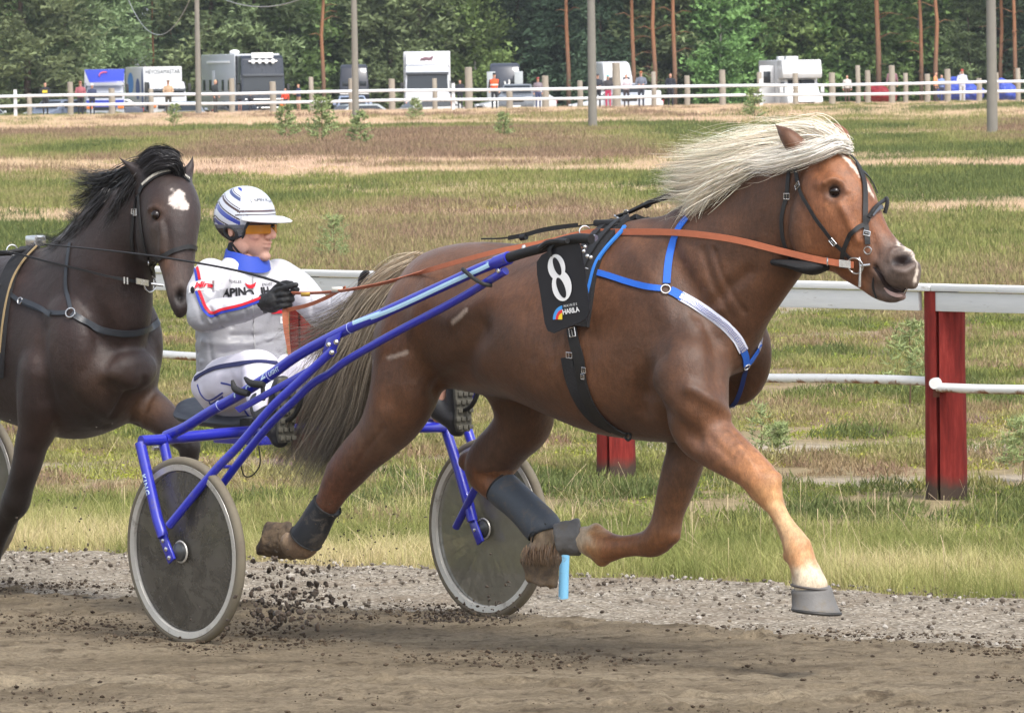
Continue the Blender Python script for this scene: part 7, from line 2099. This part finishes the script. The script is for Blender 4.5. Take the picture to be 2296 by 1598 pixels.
    p, nn = S.near(1408, 971); MB().ring(p - Z * .012, n, .013, .005, 20, 6).build('girth_loop', BLACK, root2)
    tz = [f.px(1311, 519, .13), f.px(1446, 509, .02), f.px(1423, 505, .0)]
    for k, p in enumerate(tz):
        MB().ring(p, (RIGHT * .3 - FWD).normalized(), (.020, .013, .008)[k], .0032, 26, 7).build('terret', STEEL, root2)
    MB().tube([f.px(1311, 527, .13), f.px(1311, 545, .15)], .006, 8).build('terret_stem', STEEL, root2)
    MB().box(f.px(1392, 499, 0), (.05, .10, .012), (f.h, n, Z)).build('saddle_tree', pad, root2, bevel=.006)
    MB().tube([f.px(1386, 497, 0), f.px(1385, 486, 0), f.px(1378, 484, 0)], .005, 8).build('check_hook', STEEL, root2)
    for u, v in ((1314, 563), (1322, 574), (1330, 577), (1317, 553)):
        MB().ball(SP(u, v) + n * .012, .008, None, 10, 8).build('stud', STEEL, root2)
    MB().tube([f.px(1326, 533, .36), f.px(1336, 534, .36)], .012, 12).build('quick_hitch', STEEL, root2)
    # back strap along the spine, overcheck
    P = [f.px(u, v, .02) + Z * .006 for u, v in ((1082, 539), (1127, 538), (1177, 531), (1220, 522), (1278, 513), (1353, 506))]
    MB().ribbon(cromv(P, 5), [n * .009] * 26, .006).build('back_strap', BLACK, root2)
    P = [f.px(u, v, .05) + Z * .012 for u, v in ((1140, 541), (1177, 534), (1212, 524), (1250, 517), (1296, 512))]
    MB().ribbon(cromv(P, 5), [Z * .008] * 21, .005).build('back_strap', BLACK, root2)
    MB().tube([f.px(1168, 533, .05), f.px(1180, 531, .05)], .012, 10).build('strap_keeper', BLACK, root2)
    root3 = tag(MB().ribbon(cromv([f.px(u, v, .0) for u, v in ((1384, 485), (1414, 475), (1450, 459), (1507, 440), (1560, 415), (1640, 372))], 5), [n * .008 + Z * .003] * 26, .005).build('overcheck', BLACK), 'black overcheck strap from the saddle hook into the flaxen mane', 'strap', 'overcheck straps')
    MB().ribbon(cromv([f.px(u, v, -.03) for u, v in ((1395, 483), (1425, 468), (1458, 452), (1507, 434), (1560, 412))], 5), [n * .008 + Z * .003] * 21, .005).build('second_strap', BLACK, root3)
    MB().tube([f.px(1447, 461, -.01), f.px(1456, 456, -.01)], .013, 10).build('strap_keeper', BLACK, root3)
    MB().ring(f.px(1404, 478, 0), n, .011, .003, 20, 6).build('snap_ring', STEEL, root3)
    # ---- number cloth
    hit = S.near(1262, 650)[0]; lc = max(f.loc(hit)[1] + .035, .40)
    vin = flat('cloth_vinyl', (.014, .014, .018), .38, .2, 30, bump=.1)
    cor = [(1203, 588), (1214, 572), (1235, 560), (1272, 545), (1288, 538), (1296, 543), (1301, 556), (1310, 610), (1319, 672), (1321, 696), (1316, 712), (1302, 722), (1262, 738), (1242, 747), (1228, 742), (1221, 724), (1213, 668), (1204, 615)]
    pts = [f.px(u, v, lc) for u, v in cor]
    cl = MB().prism(pts, n * -.006).build('number_cloth', vin, None, smooth=False)
    set_origin(cl, pts[0])
    tag(cl, 'black saddle number cloth with white 8 hanging from the sulky shaft', 'number cloth')
    # the figure 8: rings of varying stroke
    def blob(cu, cv, a, b, rot, kk=30): return [(cu + a * math.cos(t) * math.cos(rot) - b * math.sin(t) * math.sin(rot), cv + a * math.cos(t) * math.sin(rot) + b * math.sin(t) * math.cos(rot)) for t in np.linspace(0, 2 * math.pi, kk, endpoint=False)]
    def ringpiece(outer, inner, name):
        m_ = len(outer); V = []; F = []
        for q in outer + inner: V.append(f.px(q[0], q[1], lc) + n * .003)
        for i in range(m_): F.append((i, (i + 1) % m_, m_ + (i + 1) % m_, m_ + i))
        return MB().add(V, F).build(name, WHITE_P, cl, smooth=False)
    nsl = lambda q, k: q
    def disc(out, name, mat, off):
        return MB().add([f.px(q[0], q[1], lc) + n * off for q in out], [tuple(range(len(out)))]).build(name, mat, cl, smooth=False)
    disc(blob(1249, 599, 19.5, 29, -.10), 'numeral_8', WHITE_P, .0030); disc(blob(1261, 641, 22, 34, -.10), 'numeral_8', WHITE_P, .0036)
    disc([(1235, 608), (1261, 602), (1278, 625), (1245, 637)], 'numeral_8', WHITE_P, .0033)
    disc(blob(1251, 597, 7.5, 21, -.34), 'numeral_8', vin, .0046); disc(blob(1260, 645, 8.5, 24, -.34), 'numeral_8', vin, .0046)
    x = (f.px(1290, 690, lc) - f.px(1245, 704, lc)).normalized(); y = -n.cross(x); y = y if y.z > 0 else -y
    x2 = (f.px(1300, 680, lc) - f.px(1262, 687, lc)).normalized()
    text_at('lettering', 'MAINOS', f.px(1280, 684, lc), x2, y, .013, WHITE_P, cl, None, .003, spacing=1.5)
    text_at('lettering', 'HARILA', f.px(1281, 697, lc), x2, y, .026, WHITE_P, cl, None, .003, bold=.0006, spacing=.9)
    for r0, r1, mat in ((17, 12, flat('print_sky', lin(70, 150, 220), .5)), (12, 7.5, flat('print_red', lin(214, 50, 52), .5)), (7.5, 0, flat('print_yellow', lin(240, 205, 50), .5))):
        V = []; F = []
        for t in np.linspace(math.pi, math.pi * 1.5, 10):
            for rr in (r0, r1): V.append(f.px(1262 + rr * 1.25 * math.cos(t), 714 + rr * 1.7 * math.sin(t) - 2 * math.cos(t), lc) + n * .003)
        for i in range(9): F.append((2 * i, 2 * i + 1, 2 * i + 3, 2 * i + 2))
        MB().add(V, F).build('logo', mat, cl, smooth=False)
    MB().tube(cromv([SP(1222, 556) + n * .03, SP(1240, 543) + n * .03, SP(1262, 540) + n * .02, SP(1285, 540) + n * .03], 5), .010, 8).build('cloth_cord', BLACK, cl)
    MB().ribbon(cromv([f.px(1240, 548, lc + .01), f.px(1232, 560, lc + .012), f.px(1234, 575, lc + .012)], 5), [f.h * .008] * 11, .004).build('cloth_tab', BLACK, cl)
    # ---- reins
    rl = flat('rein_leather', lin(178, 104, 74), .55, .15, 40, bump=.3)
    hand = wr[1] + (f.h * .03) 
    hd = SF.px(655, 656, .20)
    # through the terret to the driver's hand: pixels with the depth running from end to end
    def run(px, y0, y1, bow=0.0):
        L = [0.0]
        for a, b in zip(px[:-1], px[1:]): L.append(L[-1] + math.hypot(b[0] - a[0], b[1] - a[1]))
        out = []
        for (u, v), l in zip(px, L):
            y = y0 + (y1 - y0) * l / L[-1] - bow * math.sin(math.pi * l / L[-1]); q = S.hit(u, v)
            if q and q[0].y - .02 < y: y = q[0].y - .022
            out.append(at_depth(u, v, y))
        return out
    t0 = f.px(1309, 521, .13)
    ra = run([(1913, 594), (1881, 590), (1824, 580), (1752, 563), (1650, 538), (1560, 525), (1480, 520), (1390, 520), (1309, 522)], bp.y - .02, t0.y)
    rb = run([(1309, 522), (1230, 541), (1130, 560), (1040, 583), (960, 606), (890, 627), (830, 641), (758, 653), (700, 657), (655, 657)], t0.y, hd.y, .36)
    Q = cromv(ra[:-1] + rb, 5); W = [Z * (.0115 if p.x > t0.x else .009) for p in Q]
    for i, p in enumerate(Q):
        if p.x < at_depth(960, 606, p.y).x: W[i] = Z * .0045 + n * .006
    rein = MB().ribbon(Q, W, .004).build('reins', rl)
    set_origin(rein, Q[0]); tag(rein, 'tan leather rein running from the chestnut horse bit to the driver glove', 'rein', 'driving reins')
    # loop, second rein and loose end
    hb = SF.px(640, 694, .20)
    rc = run([(640, 696), (690, 684), (730, 668), (760, 652), (775, 645)], hb.y, at_depth(760, 652, rb[7].y).y)
    MB().ribbon(cromv(rc, 5), [Z * .007 + n * .003] * 21, .004).build('rein_fold', rl, rein)
    rd = run([(640, 690), (641, 730), (646, 770), (652, 812)], hb.y - .01, hb.y - .02)
    MB().ribbon(cromv(rd, 5), [RIGHT * (.014 - .0006 * i) for i in range(16)], .004).build('rein_end', rl, rein)
    MB().box(at_depth(756, 649, rb[7].y), (.022, .010, .010), (RIGHT, FWD, Z)).build('rein_buckle', flat('nickel', (.6, .58, .52), .3, .1, 30, metal=.8), rein, bevel=.003)
    MB().box(at_depth(685, 660, rb[8].y), (.018, .006, .008), (RIGHT, FWD, Z)).build('rein_buckle', flat('brass', lin(170, 140, 70), .35, .1, 30, metal=.8), rein, bevel=.003)
    p0 = bp; q0 = at_depth(1881, 590, bp.y - .02)
    MB().ribbon([q0, at_depth(1907, 593, bp.y - .02)], [Z * .013] * 2, .006).build('rein_plate', STEEL, rein)
    MB().ring(at_depth(1855, 586, bp.y - .03), (RIGHT).normalized(), .014, .0022, 16, 5).build('rein_keeper', STEEL, rein)
    # whip
    wp = run([(668, 650), (640, 640), (600, 625), (500, 600), (350, 575), (215, 559), (100, 548)], hd.y - .02, 25.5)
    wh = MB().tube(cromv(wp, 4), list(np.interp(np.linspace(0, 1, 25), [0, .06, .2, 1], [.010, .010, .0055, .0030])), 8).build('whip', flat('whip_black', (.02, .02, .022), .5))
    set_origin(wh, wp[0]); tag(wh, 'thin black driving whip in the driver glove pointing back to the dark horse', 'whip')
    # ---- leg boots
    for nm, secs, l, lab in (('tendon_boot', [((1088, 1098), (1160, 1084)), ((1096, 1108), (1170, 1094)), ((1139, 1150), (1206, 1122)), ((1182, 1202), (1250, 1162)), ((1196, 1214), (1250, 1176))], -.15, 'dark grey tendon boot on the far hind leg of the chestnut horse'),
                             ('fetlock_boot', [((704, 1126), (764, 1138)), ((690, 1142), (750, 1158)), ((668, 1176), (732, 1198)), ((655, 1190), (718, 1222))], .16, 'black fetlock boot on the near hind leg of the chestnut horse')):
        C, r_ = [], []
        for a, b in secs:
            c, q = section(f, a, b, l); C.append(c); r_.append(q + .006)
        Q = crom([tuple(c) + (q,) for c, q in zip(C, r_)], 4)
        bo = MB().tube([Vector(q[:3]) for q in Q], [q[3] for q in Q], 22, True).build(nm, dirty('boot_' + nm, lin(70, 76, 84) if nm[0] == 't' else lin(44, 46, 50), (.15, .125, .10), .35, .5, 12, bump=.3))
        set_origin(bo, C[0]); tag(bo, lab, 'leg boot', 'leg boots of the chestnut horse')
        ax = (C[-1] - C[0]).normalized(); sd = ax.cross(FWD).normalized()
        MB().tube(cromv([c - FWD * q * .98 + sd * q * .25 for c, q in zip(C[1:-1], r_[1:-1])], 4), .003, 6).build('seam', RUBBER, bo)
        for k in (0, -1):
            MB().ring(C[k], ax, r_[k] + .001, .003, 24, 6).build('edge_band', RUBBER, bo)
# ================================================================ the dark bay horse behind
BF = Frame(-1.806, 26.38, 50)
def bay():
    f = BF; n = f.n; Z = Vector((0, 0, 1)); mb = MB()
    st = []
    for ut, vt, ub, vb, w, e in ((-165, 600, -165, 760, .10, 0), (-140, 575, -140, 840, .22, 0), (-80, 562, -80, 890, .27, .05), (-10, 566, -10, 925, .29, .1), (60, 562, 60, 955, .29, .1), (120, 552, 120, 975, .275, .1),
                                 (175, 575, 175, 985, .265, .08), (225, 640, 225, 972, .25, 0), (265, 715, 265, 945, .215, 0), (292, 780, 292, 880, .13, 0)):
        a, b = f.px(ut, vt), f.px(ub, vb); st.append(((a + b) / 2, n * w, (a - b) / 2, e))
    mb.add(*loft_vf(st, 36, 4))
    st = []
    for ut, vt, ub, vb, w in ((95, 575, 300, 790, .20), (150, 525, 318, 715, .168), (205, 468, 322, 650, .140), (258, 424, 330, 600, .120), (310, 392, 350, 560, .105), (350, 372, 375, 500, .085)):
        a, b = f.px(ut, vt), f.px(ub, vb); st.append(((a + b) / 2, n * w, (a - b) / 2, -.05))
    mb.add(*loft_vf(st, 30, 4))
    hc = f.px(375, 430, 0); h = Frame(hc.x, hc.y, 60); hn = h.n
    Yh = hc.y
    st = []
    for u, v, dpt, w, dy in ((352, 372, .075, .075, .06), (374, 405, .110, .105, .03), (384, 445, .128, .122, .0), (386, 490, .130, .124, -.03), (388, 535, .115, .104, -.06), (394, 580, .094, .086, -.09), (400, 622, .076, .074, -.12), (405, 662, .070, .072, -.15), (406, 694, .056, .058, -.17), (404, 708, .034, .038, -.18)):
        c = at_depth(u, v, Yh + dy); st.append((c, hn * w, h.h * dpt, -.05))
    mb.add(*loft_vf(st, 32, 4))
    for s in (1, -1):
        c = at_depth(370, 530, Yh); c = c - h.h * .05
        mb.ball(c + hn * (.055 * s), (.10, .045, .135), (h.h, hn, Z), 16, 12)
    HD = lambda u, v, dy=0.0: at_depth(u, v, Yh + dy)
    for P, r in (([(312, 392, .02), (284, 368, .03), (256, 344, .05)], [.036, .030, .007]), ([(424, 394, .10), (430, 366, .10), (436, 332, .11)], [.036, .033, .007])):
        mb.add(*round_tube([HD(*p) for p in P], r, 14))
    legs = {}
    def leg(name, first, secs, l):
        P, r = [], []
        for x in first: P.append(f.px(x[0], x[1], x[2])); r.append(x[3])
        for s in secs:
            c, q = section(f, s[0], s[1], l); P.append(c); r.append(q)
        mb.add(*round_tube(P, r, 18, 5)); legs[name] = (P, r)
    leg('n', [(110, 830, .17, .13), (95, 905, .18, .11)], [((40, 950), (125, 978)), ((33, 985), (110, 1000)), ((26, 1036), (96, 1040)), ((14, 1085), (78, 1088)), ((0, 1128), (68, 1126)), ((-8, 1160), (42, 1158)), ((-26, 1200), (18, 1206)), ((-44, 1240), (4, 1250)), ((-56, 1262), (-2, 1276))], .18)
    leg('f', [(238, 858, -.08, .10), (308, 900, -.13, .094)], [((372, 890), (335, 968)), ((392, 916), (362, 984)), ((420, 946), (390, 1004)), ((445, 980), (404, 1014)), ((446, 1020), (402, 1032)), ((440, 1070), (404, 1074)), ((434, 1120), (402, 1120)), ((438, 1150), (398, 1150)), ((424, 1180), (384, 1170))], -.15)
    for l, a in ((.16, -1.25), (-.16, -1.05)):
        P = [f.pt(-1.0, l * .8, 1.15), f.pt(-1.05, l, .9), f.pt(a - .2, l, .62), f.pt(a - .3, l, .50), f.pt(a - .15, l, .25), f.pt(a - .12, l, .12)]
        mb.add(*round_tube(P, [.16, .13, .075, .06, .042, .05], 16))
    for u, v, l, r3 in ((150, 780, .17, (.17, .09, .22)),):
        p = f.px(u, v, l); mb.ball(p, r3, (f.h, n, Z), 16, 12); mb.ball(f.pt(f.loc(p)[0], -l, p.z), r3, (f.h, n, Z), 16, 12)
    V, F = remesh(mb, .009, 7)
    V = lap(V, F, 110, .6, sm(V[:, 2], .72, .86) * sm(-np.linalg.norm(V - np.array(at_depth(380, 530, Yh)), axis=1), -.45, -.32))
    S = Skin(V, F); P3 = lambda u, v: S.near(u, v)[0]
    for pts, rad, amt in (([(300, 600), (310, 680), (300, 760)], .05, -.010), ([(200, 640), (240, 740), (255, 860)], .06, -.012), ([(150, 880), (200, 930), (235, 955)], .04, -.010), ([(240, 840), (280, 860), (330, 850)], .05, .010),
                          ([(255, 930), (285, 880), (320, 850)], .022, -.012), ([(300, 965), (325, 920), (340, 885)], .02, -.008), ([(100, 740), (90, 820), (110, 890)], .05, -.010), ([(302, 440), (298, 500), (304, 560)], .018, -.010)):
        S.groove([P3(*p) for p in pts], rad, amt)
    S.refresh()
    ep, en = S.near(347, 481)
    S.bump(ep, .036, -.015); S.groove([P3(*p) for p in ((334, 470), (346, 464), (360, 472))], .012, .009); S.groove([P3(*p) for p in ((360, 500), (364, 530), (362, 560))], .018, .008)
    S.groove([P3(*p) for p in ((372, 500), (378, 540), (382, 580))], .02, -.006); S.refresh()
    nos = P3(403, 664); S.bump(nos, ((RIGHT, .022), (Z, .030), (FWD, .06)), -.03); S.refresh()
    V = S.V; L = lambda *c: np.array(lin(*c)[:3])
    C = np.tile(L(56, 43, 42), (len(V), 1)) * (1 + .4 * vnoise(V, 3, 2.2, 3)[:, None])
    def blend(w, c):
        nonlocal C
        C = C * (1 - w[:, None]) + c * w[:, None]
    g = lambda u, v, r: np.exp(-(np.linalg.norm(V - np.array(P3(u, v)), axis=1) / r) ** 2)
    for u, v, r, c, k in ((325, 920, .08, (134, 102, 76), .8), (230, 860, .12, (98, 76, 58), .45), (90, 770, .14, (84, 62, 50), .5), (120, 960, .08, (88, 60, 44), .5), (352, 540, .06, (92, 76, 64), .6), (352, 478, .05, (104, 78, 58), .6), (370, 600, .05, (128, 92, 68), .8), (385, 640, .06, (128, 112, 104), .7), (405, 600, .05, (110, 96, 94), .5), (250, 680, .15, (72, 52, 46), .5)):
        blend(g(u, v, r) * k, L(*c))
    d = np.linalg.norm(V - np.array(P3(404, 690)), axis=1); blend(sm(-d, -.06, -.02) * .6, L(70, 62, 62))
    blend(np.exp(-(np.linalg.norm((V - np.array(nos)) * [1, .4, .8], axis=1) / .030) ** 2), L(14, 11, 11))
    # white star on the forehead
    c0 = np.array(P3(397, 446)); uu = (V - c0) @ np.array(RIGHT); ww = (V - c0)[:, 2]
    wob = vnoise(V, 45, 3.3, 3) * .45
    rr = np.sqrt((uu / .031) ** 2 + (ww / .040) ** 2) + wob
    r2 = np.sqrt(((uu - .028) / .018) ** 2 + ((ww + .030) / .018) ** 2) + wob
    front = (V - c0) @ np.array(h.h) > -.12
    blend(np.maximum(sm(-rr, -1.16, -.86), sm(-r2, -1.16, -.86)) * front, L(235, 232, 230))
    for k in ('n', 'f'):
        P, r = legs[k]; d, par = seg_dist(V, P); rr = np.interp(par, np.arange(len(r)), r)
        blend(sm(-d, -rr * 1.9, -rr * 1.3) * sm(par, 3.2, 5.5) * .8, L(34, 28, 27))
    me = npmesh('horse', V, F); set_col(me, (C * np.array([.56, .50, .46])).clip(0, 1))
    o = link('horse', me, coat_mat('bay_coat', .40)); set_origin(o, f.pt(-.2, 0, 0))
    tag(o, 'dark bay horse with white star and black mane trotting behind the driver', 'horse', 'racing horses in harness')
    MB().ball(ep - en * .009, .021, None, 18, 12).build('eye', flat('eye_dark', lin(26, 16, 12), .08, .1, 20, spec=.6), o)
    hl = h.loc(ep); MB().ball(h.pt(hl[0], -hl[1] + .03, hl[2]), .021, None, 14, 10).build('eye', MATS['eye_dark'], o)
    hoof_obj(f, ((-58, 1264), (-4, 1278)), ((-72, 1296), (-14, 1310)), .18, flat('hoof_dark', (.03, .028, .026), .6), o)
    hoof_obj(f, ((426, 1182), (384, 1172)), ((420, 1218), (366, 1200)), -.15, MATS['hoof_dark'], o)
    G = lambda pts, n_, a, b, wv: ([f.px(p[0], p[1], p[2] if len(p) > 2 else 0) for p in pts], n_, a, b, wv)
    hm = hair_mat('black_hair', .38); blk, tip = (.012, .011, .012), (.022, .019, .02)
    mane = [G([(330, 378), (285, 395), (240, 440), (205, 490), (185, 525)], 798, .03, .035, .012), G([(300, 395), (255, 430), (215, 480), (190, 515), (172, 540)], 798, .03, .035, .012),
            G([(260, 425), (222, 465), (192, 515), (165, 545), (120, 565)], 798, .028, .035, .012), G([(225, 460), (192, 500), (172, 540), (140, 560), (100, 575)], 684, .025, .03, .012),
            G([(280, 400), (235, 412), (200, 408), (168, 400)], 247, .035, .045, .02), G([(260, 420), (215, 430), (185, 450), (158, 458)], 152, .03, .04, .02),
            G([(205, 495), (180, 500), (165, 490), (152, 478)], 76, .02, .02, .015), G([(170, 545), (140, 548), (105, 535), (76, 524)], 34, .015, .01, .008),
            G([(250, 440, .06), (215, 480, .09), (185, 520, .10), (150, 552, .09)], 600, .026, .03, .01), G([(205, 485, .05), (175, 520, .09), (145, 550, .10), (105, 570, .09)], 500, .024, .028, .01), G([(318, 385, .05), (290, 420, .09), (262, 470, .10), (240, 510, .09)], 627, .025, .03, .01), G([(285, 410, .05), (250, 455, .10), (225, 500, .11), (205, 530, .10)], 627, .025, .03, .01)]
    link('mane', hair(mane, .0013, blk, tip, 21, var=.3), hm, o)
    Yf = Yh
    fl = [([HD(*p) for p in ((398, 390, .0), (392, 368, -.02), (360, 350, -.02), (332, 362, .0), (314, 386, .02))], 798, .020, .018, .005), ([HD(*p) for p in ((400, 394, .0), (394, 372, -.03), (380, 362, -.05), (350, 368, -.05), (322, 392, -.02))], 798, .018, .018, .005),
          ([HD(*p) for p in ((395, 352, .03), (372, 340, .02), (345, 342, .02), (322, 358, .03), (302, 380, .04))], 665, .018, .02, .006), ([HD(*p) for p in ((402, 380, .04), (392, 354, .03), (380, 342, .03), (352, 350, .03))], 494, .016, .02, .006)]
    link('forelock', hair(fl, .0012, blk, (.03, .027, .03), 22, var=.3), hm, o)
    # ---- harness of the bay
    br = empty('bridle', HD(350, 520)); tag(br, 'dark bridle with woven browband on the dark bay horse', 'bridle', 'bridles')
    mir = lambda p: h.pt(h.loc(p)[0], -h.loc(p)[1] + .03, h.loc(p)[2])
    u_ = .0018 / 2
    wv = NT('woven_band'); w_ = wv.n('ShaderNodeTexWave'); w_.inputs['Scale'].default_value = 60; w_.inputs['Distortion'].default_value = 3; wv.l(wv.coord(), w_.inputs['Vector'])
    wv.set(color=wv.ramp(w_.outputs['Fac'], [(.3, lin(92, 84, 74)), (.6, lin(212, 208, 196))]), rough=.5)
    strap_on('browband', S, [(314, 432), (322, 417), (346, 398), (376, 388), (402, 392), (424, 408)], 11 * u_, BLACK, br)
    strap_on('browband_trim', S, [(322, 415), (346, 396), (376, 386), (402, 390), (422, 404)], 6 * u_, wv.m, br, .010)
    strap_on('cheek_strap', S, [(312, 435), (314, 470), (318, 510), (326, 555), (336, 590)], 8 * u_, BLACK, br)
    strap_on('throat_latch', S, [(308, 440), (302, 480), (296, 530), (300, 570)], 7 * u_, BLACK, br)
    strap_on('noseband', S, [(341, 596), (352, 585), (372, 571), (398, 559), (425, 553), (447, 561)], 10 * u_, BLACK, br, .008)
    strap_on('noseband', S, [(336, 592), (342, 612), (344, 632)], 8 * u_, BLACK, br, .008)
    buckle(S, 309, 476, .011, .013, 0, STEEL, br, .014); buckle(S, 303, 474, .009, .010, 0, STEEL, br, .014)
    bp, bn = S.near(343, 635); bp = bp + Vector((-.01, -.05, 0))
    MB().ring(bp, (RIGHT * .75 + FWD * -.65).normalized(), .034, .0036, 32, 8).build('bit_ring', STEEL, br)
    MB().tube([bp, at_depth(366, 640, bp.y + .02)], .006, 8).build('bit', STEEL, br)
    MB().ring(HD(333, 590, -.14), RIGHT, .008, .002, 16, 5).build('ring', STEEL, br)
    bc = empty('breast_collar', f.px(250, 720, .1)); tag(bc, 'plain dark leather breast collar with steel ring on the dark bay horse', 'breast collar', 'breast collars')
    dk = flat('grey_leather', lin(50, 54, 60), .42, .15, 50, bump=.3)
    strap_on('shoulder_strap', S, [(158, 545), (151, 600), (149, 640), (156, 680), (159, 692)], 9 * u_, dk, bc)
    strap_on('chest_band', S, [(162, 703), (190, 722), (225, 738), (270, 746), (310, 744), (345, 730), (360, 710)], 15 * u_, dk, bc, .008)
    strap_on('trace_strap', S, [(22, 658), (45, 674), (80, 690), (120, 702), (152, 702)], 10 * u_, dk, bc, .008)
    strap_on('strap_end', S, [(55, 675), (90, 690), (118, 706)], 11 * u_, dk, bc, .014)
    for u, v, r_ in ((160, 703, .020), (49, 676, .013)):
        p, nn = S.near(u, v); MB().ring(p + nn * .012, nn, r_, .003, 26, 6).build('ring', STEEL, bc)
    hs = empty('harness_saddle', f.px(40, 560, .1)); tag(hs, 'dark harness saddle with cream edging and steel fittings on the bay horse', 'harness saddle', 'harness saddles')
    strap_on('pad', S, [(68, 560), (40, 590), (18, 640), (6, 700), (0, 760), (-6, 840)], 48 * u_, flat('pad_black', (.018, .018, .02), .7, .25, 50, bump=.5), hs, .012, .016)
    strap_on('pad_edge', S, [(86, 562), (60, 590), (36, 630), (22, 680), (14, 730), (8, 790)], 4 * u_, flat('cream_edge', lin(150, 130, 96), .6), hs, .022, .006)
    MB().box(f.px(80, 540, .03), (.035, .03, .022), (f.h, n, Z)).build('saddle_clip', STEEL, hs, bevel=.006)
    MB().box(f.px(84, 533, .03), (.022, .022, .010), (f.h, n, Z)).build('saddle_clip', STEEL, hs, bevel=.004)
    MB().ring(f.px(27, 561, .15), (RIGHT * .3 - FWD).normalized(), .022, .0034, 26, 7).build('terret', STEEL, hs)
    MB().tube([f.px(-40, 570, .20), f.px(20, 567, .18), f.px(55, 560, .1)], .012, 10).build('strap', BLACK, hs)
    for u, v in ((3, 600), (5, 625), (8, 645)): 
        p, nn = S.near(u, v); MB().ball(p + nn * .03, .009, None, 8, 6).build('stud', STEEL, hs)
    t0 = f.px(27, 566, .15)
    def yy(u, v):
        y = t0.y + (bp.y - t0.y) * (u + 40) / 380; q = S.hit(u, v)
        return q[0].y - .03 if q and q[0].y - .02 < y else y
    P = [at_depth(u, v, yy(u, v)) for u, v in ((-40, 563), (27, 567), (100, 585), (180, 604), (250, 621), (300, 630), (338, 635))]
    rn = MB().ribbon(cromv(P, 5), [Z * (.0065 if i > 20 else .004) for i in range(31)], .005).build('reins', BLACK)
    set_origin(rn, P[0]); tag(rn, 'black rein from the steel saddle ring to the dark bay horse bit', 'rein', 'driving reins')
    for u in (279, 286): MB().box(at_depth(u, 621 + (u - 250) * .18 + 2, P[4].y - .01), (.003, .008, .014)).build('rein_keeper', STEEL, rn)
    MB().ribbon([at_depth(306, 630, P[5].y - .01), at_depth(332, 635, P[6].y - .01)], [Z * .012] * 2, .006).build('rein_plate', STEEL, rn)
    return o, S
VOX = 0.008
horse, HS, HH = chestnut()
sulky_root, SP, MIR = sulky()
man, WR, JS = driver()
br, BP = bridle(HS, HH)
bits_of_harness(HS, SP, BP, WR)
bay_o, BS = bay()
# ================================================================ the second cart, flying dirt
def copy_tree(o, parent=None):
    c = o.copy(); COL.objects.link(c); c.parent = parent
    for ch in o.children:
        if not ch.name.startswith('shaft_grip'): copy_tree(ch, c)
    return c
s2 = copy_tree(sulky_root); s2.location = (-2.975, 27.75, 0)
s2['label'] = 'second sulky behind the dark bay horse, only its muddy wheel showing at the left edge'
def flying_dirt():
    g = np.random.default_rng(77); V, F, C = [], [], []
    bm = bmesh.new(); bmesh.ops.create_icosphere(bm, subdivisions=2, radius=1.0); BV = np.array([v.co[:] for v in bm.verts]); BF_ = np.array([[v.index for v in f.verts] for f in bm.faces]); bm.free()
    for n, (cu, cv), (su, sv), (y0, y1), s0, s1 in ((300, (645, 1340), (72, 42), (23.9, 24.6), .003, .018), (60, (610, 1372), (40, 20), (23.9, 24.5), .005, .020), (220, (760, 1190), (70, 55), (24.0, 24.8), .0015, .006), (46, (850, 1130), (45, 50), (24, 25), .0015, .007), (240, (990, 1408), (32, 18), (24.9, 25.4), .003, .012), (200, (1085, 1400), (60, 26), (24.8, 25.3), .002, .010), (70, (1120, 1345), (45, 30), (24.8, 25.1), .0015, .009),
                                                    (70, (150, 1120), (70, 90), (25, 26), .0015, .006), (60, (70, 1300), (60, 45), (25.3, 26.2), .002, .010), (40, (690, 1290), (40, 40), (24, 24.5), .002, .012)):
        for _ in range(n):
            p = np.array(at_depth(cu + g.normal() * su, cv + g.normal() * sv, g.uniform(y0, y1)))
            if p[2] < .01: p[2] = .01 + .03 * g.random()
            s_ = (s0 + (s1 - s0) * g.random() ** 2.8) * .62
            ph = g.uniform(0, 6.28, 3); B = BV * (1 + .38 * np.sin(BV @ g.normal(size=3) * 2.6 + ph[0]) + .22 * np.sin(BV @ g.normal(size=3) * 5 + ph[1]) + g.normal(size=len(BV)) * .08)[:, None] * np.array([1.3, 1, .8])[g.permutation(3)] * s_
            b = len(V) * len(BV); V.append(B + p); F.append(BF_ + b); C.append(np.tile(np.array(lin(62, 52, 43)[:3]) * g.uniform(.6, 1.5), (len(BV), 1)))
    me = npmesh('flying_dirt', np.concatenate(V), np.concatenate(F)); set_col(me, np.concatenate(C))
    tag(link('flying_dirt', me, hair_mat('wet_soil', .85), smooth=False), kind='stuff')
flying_dirt()
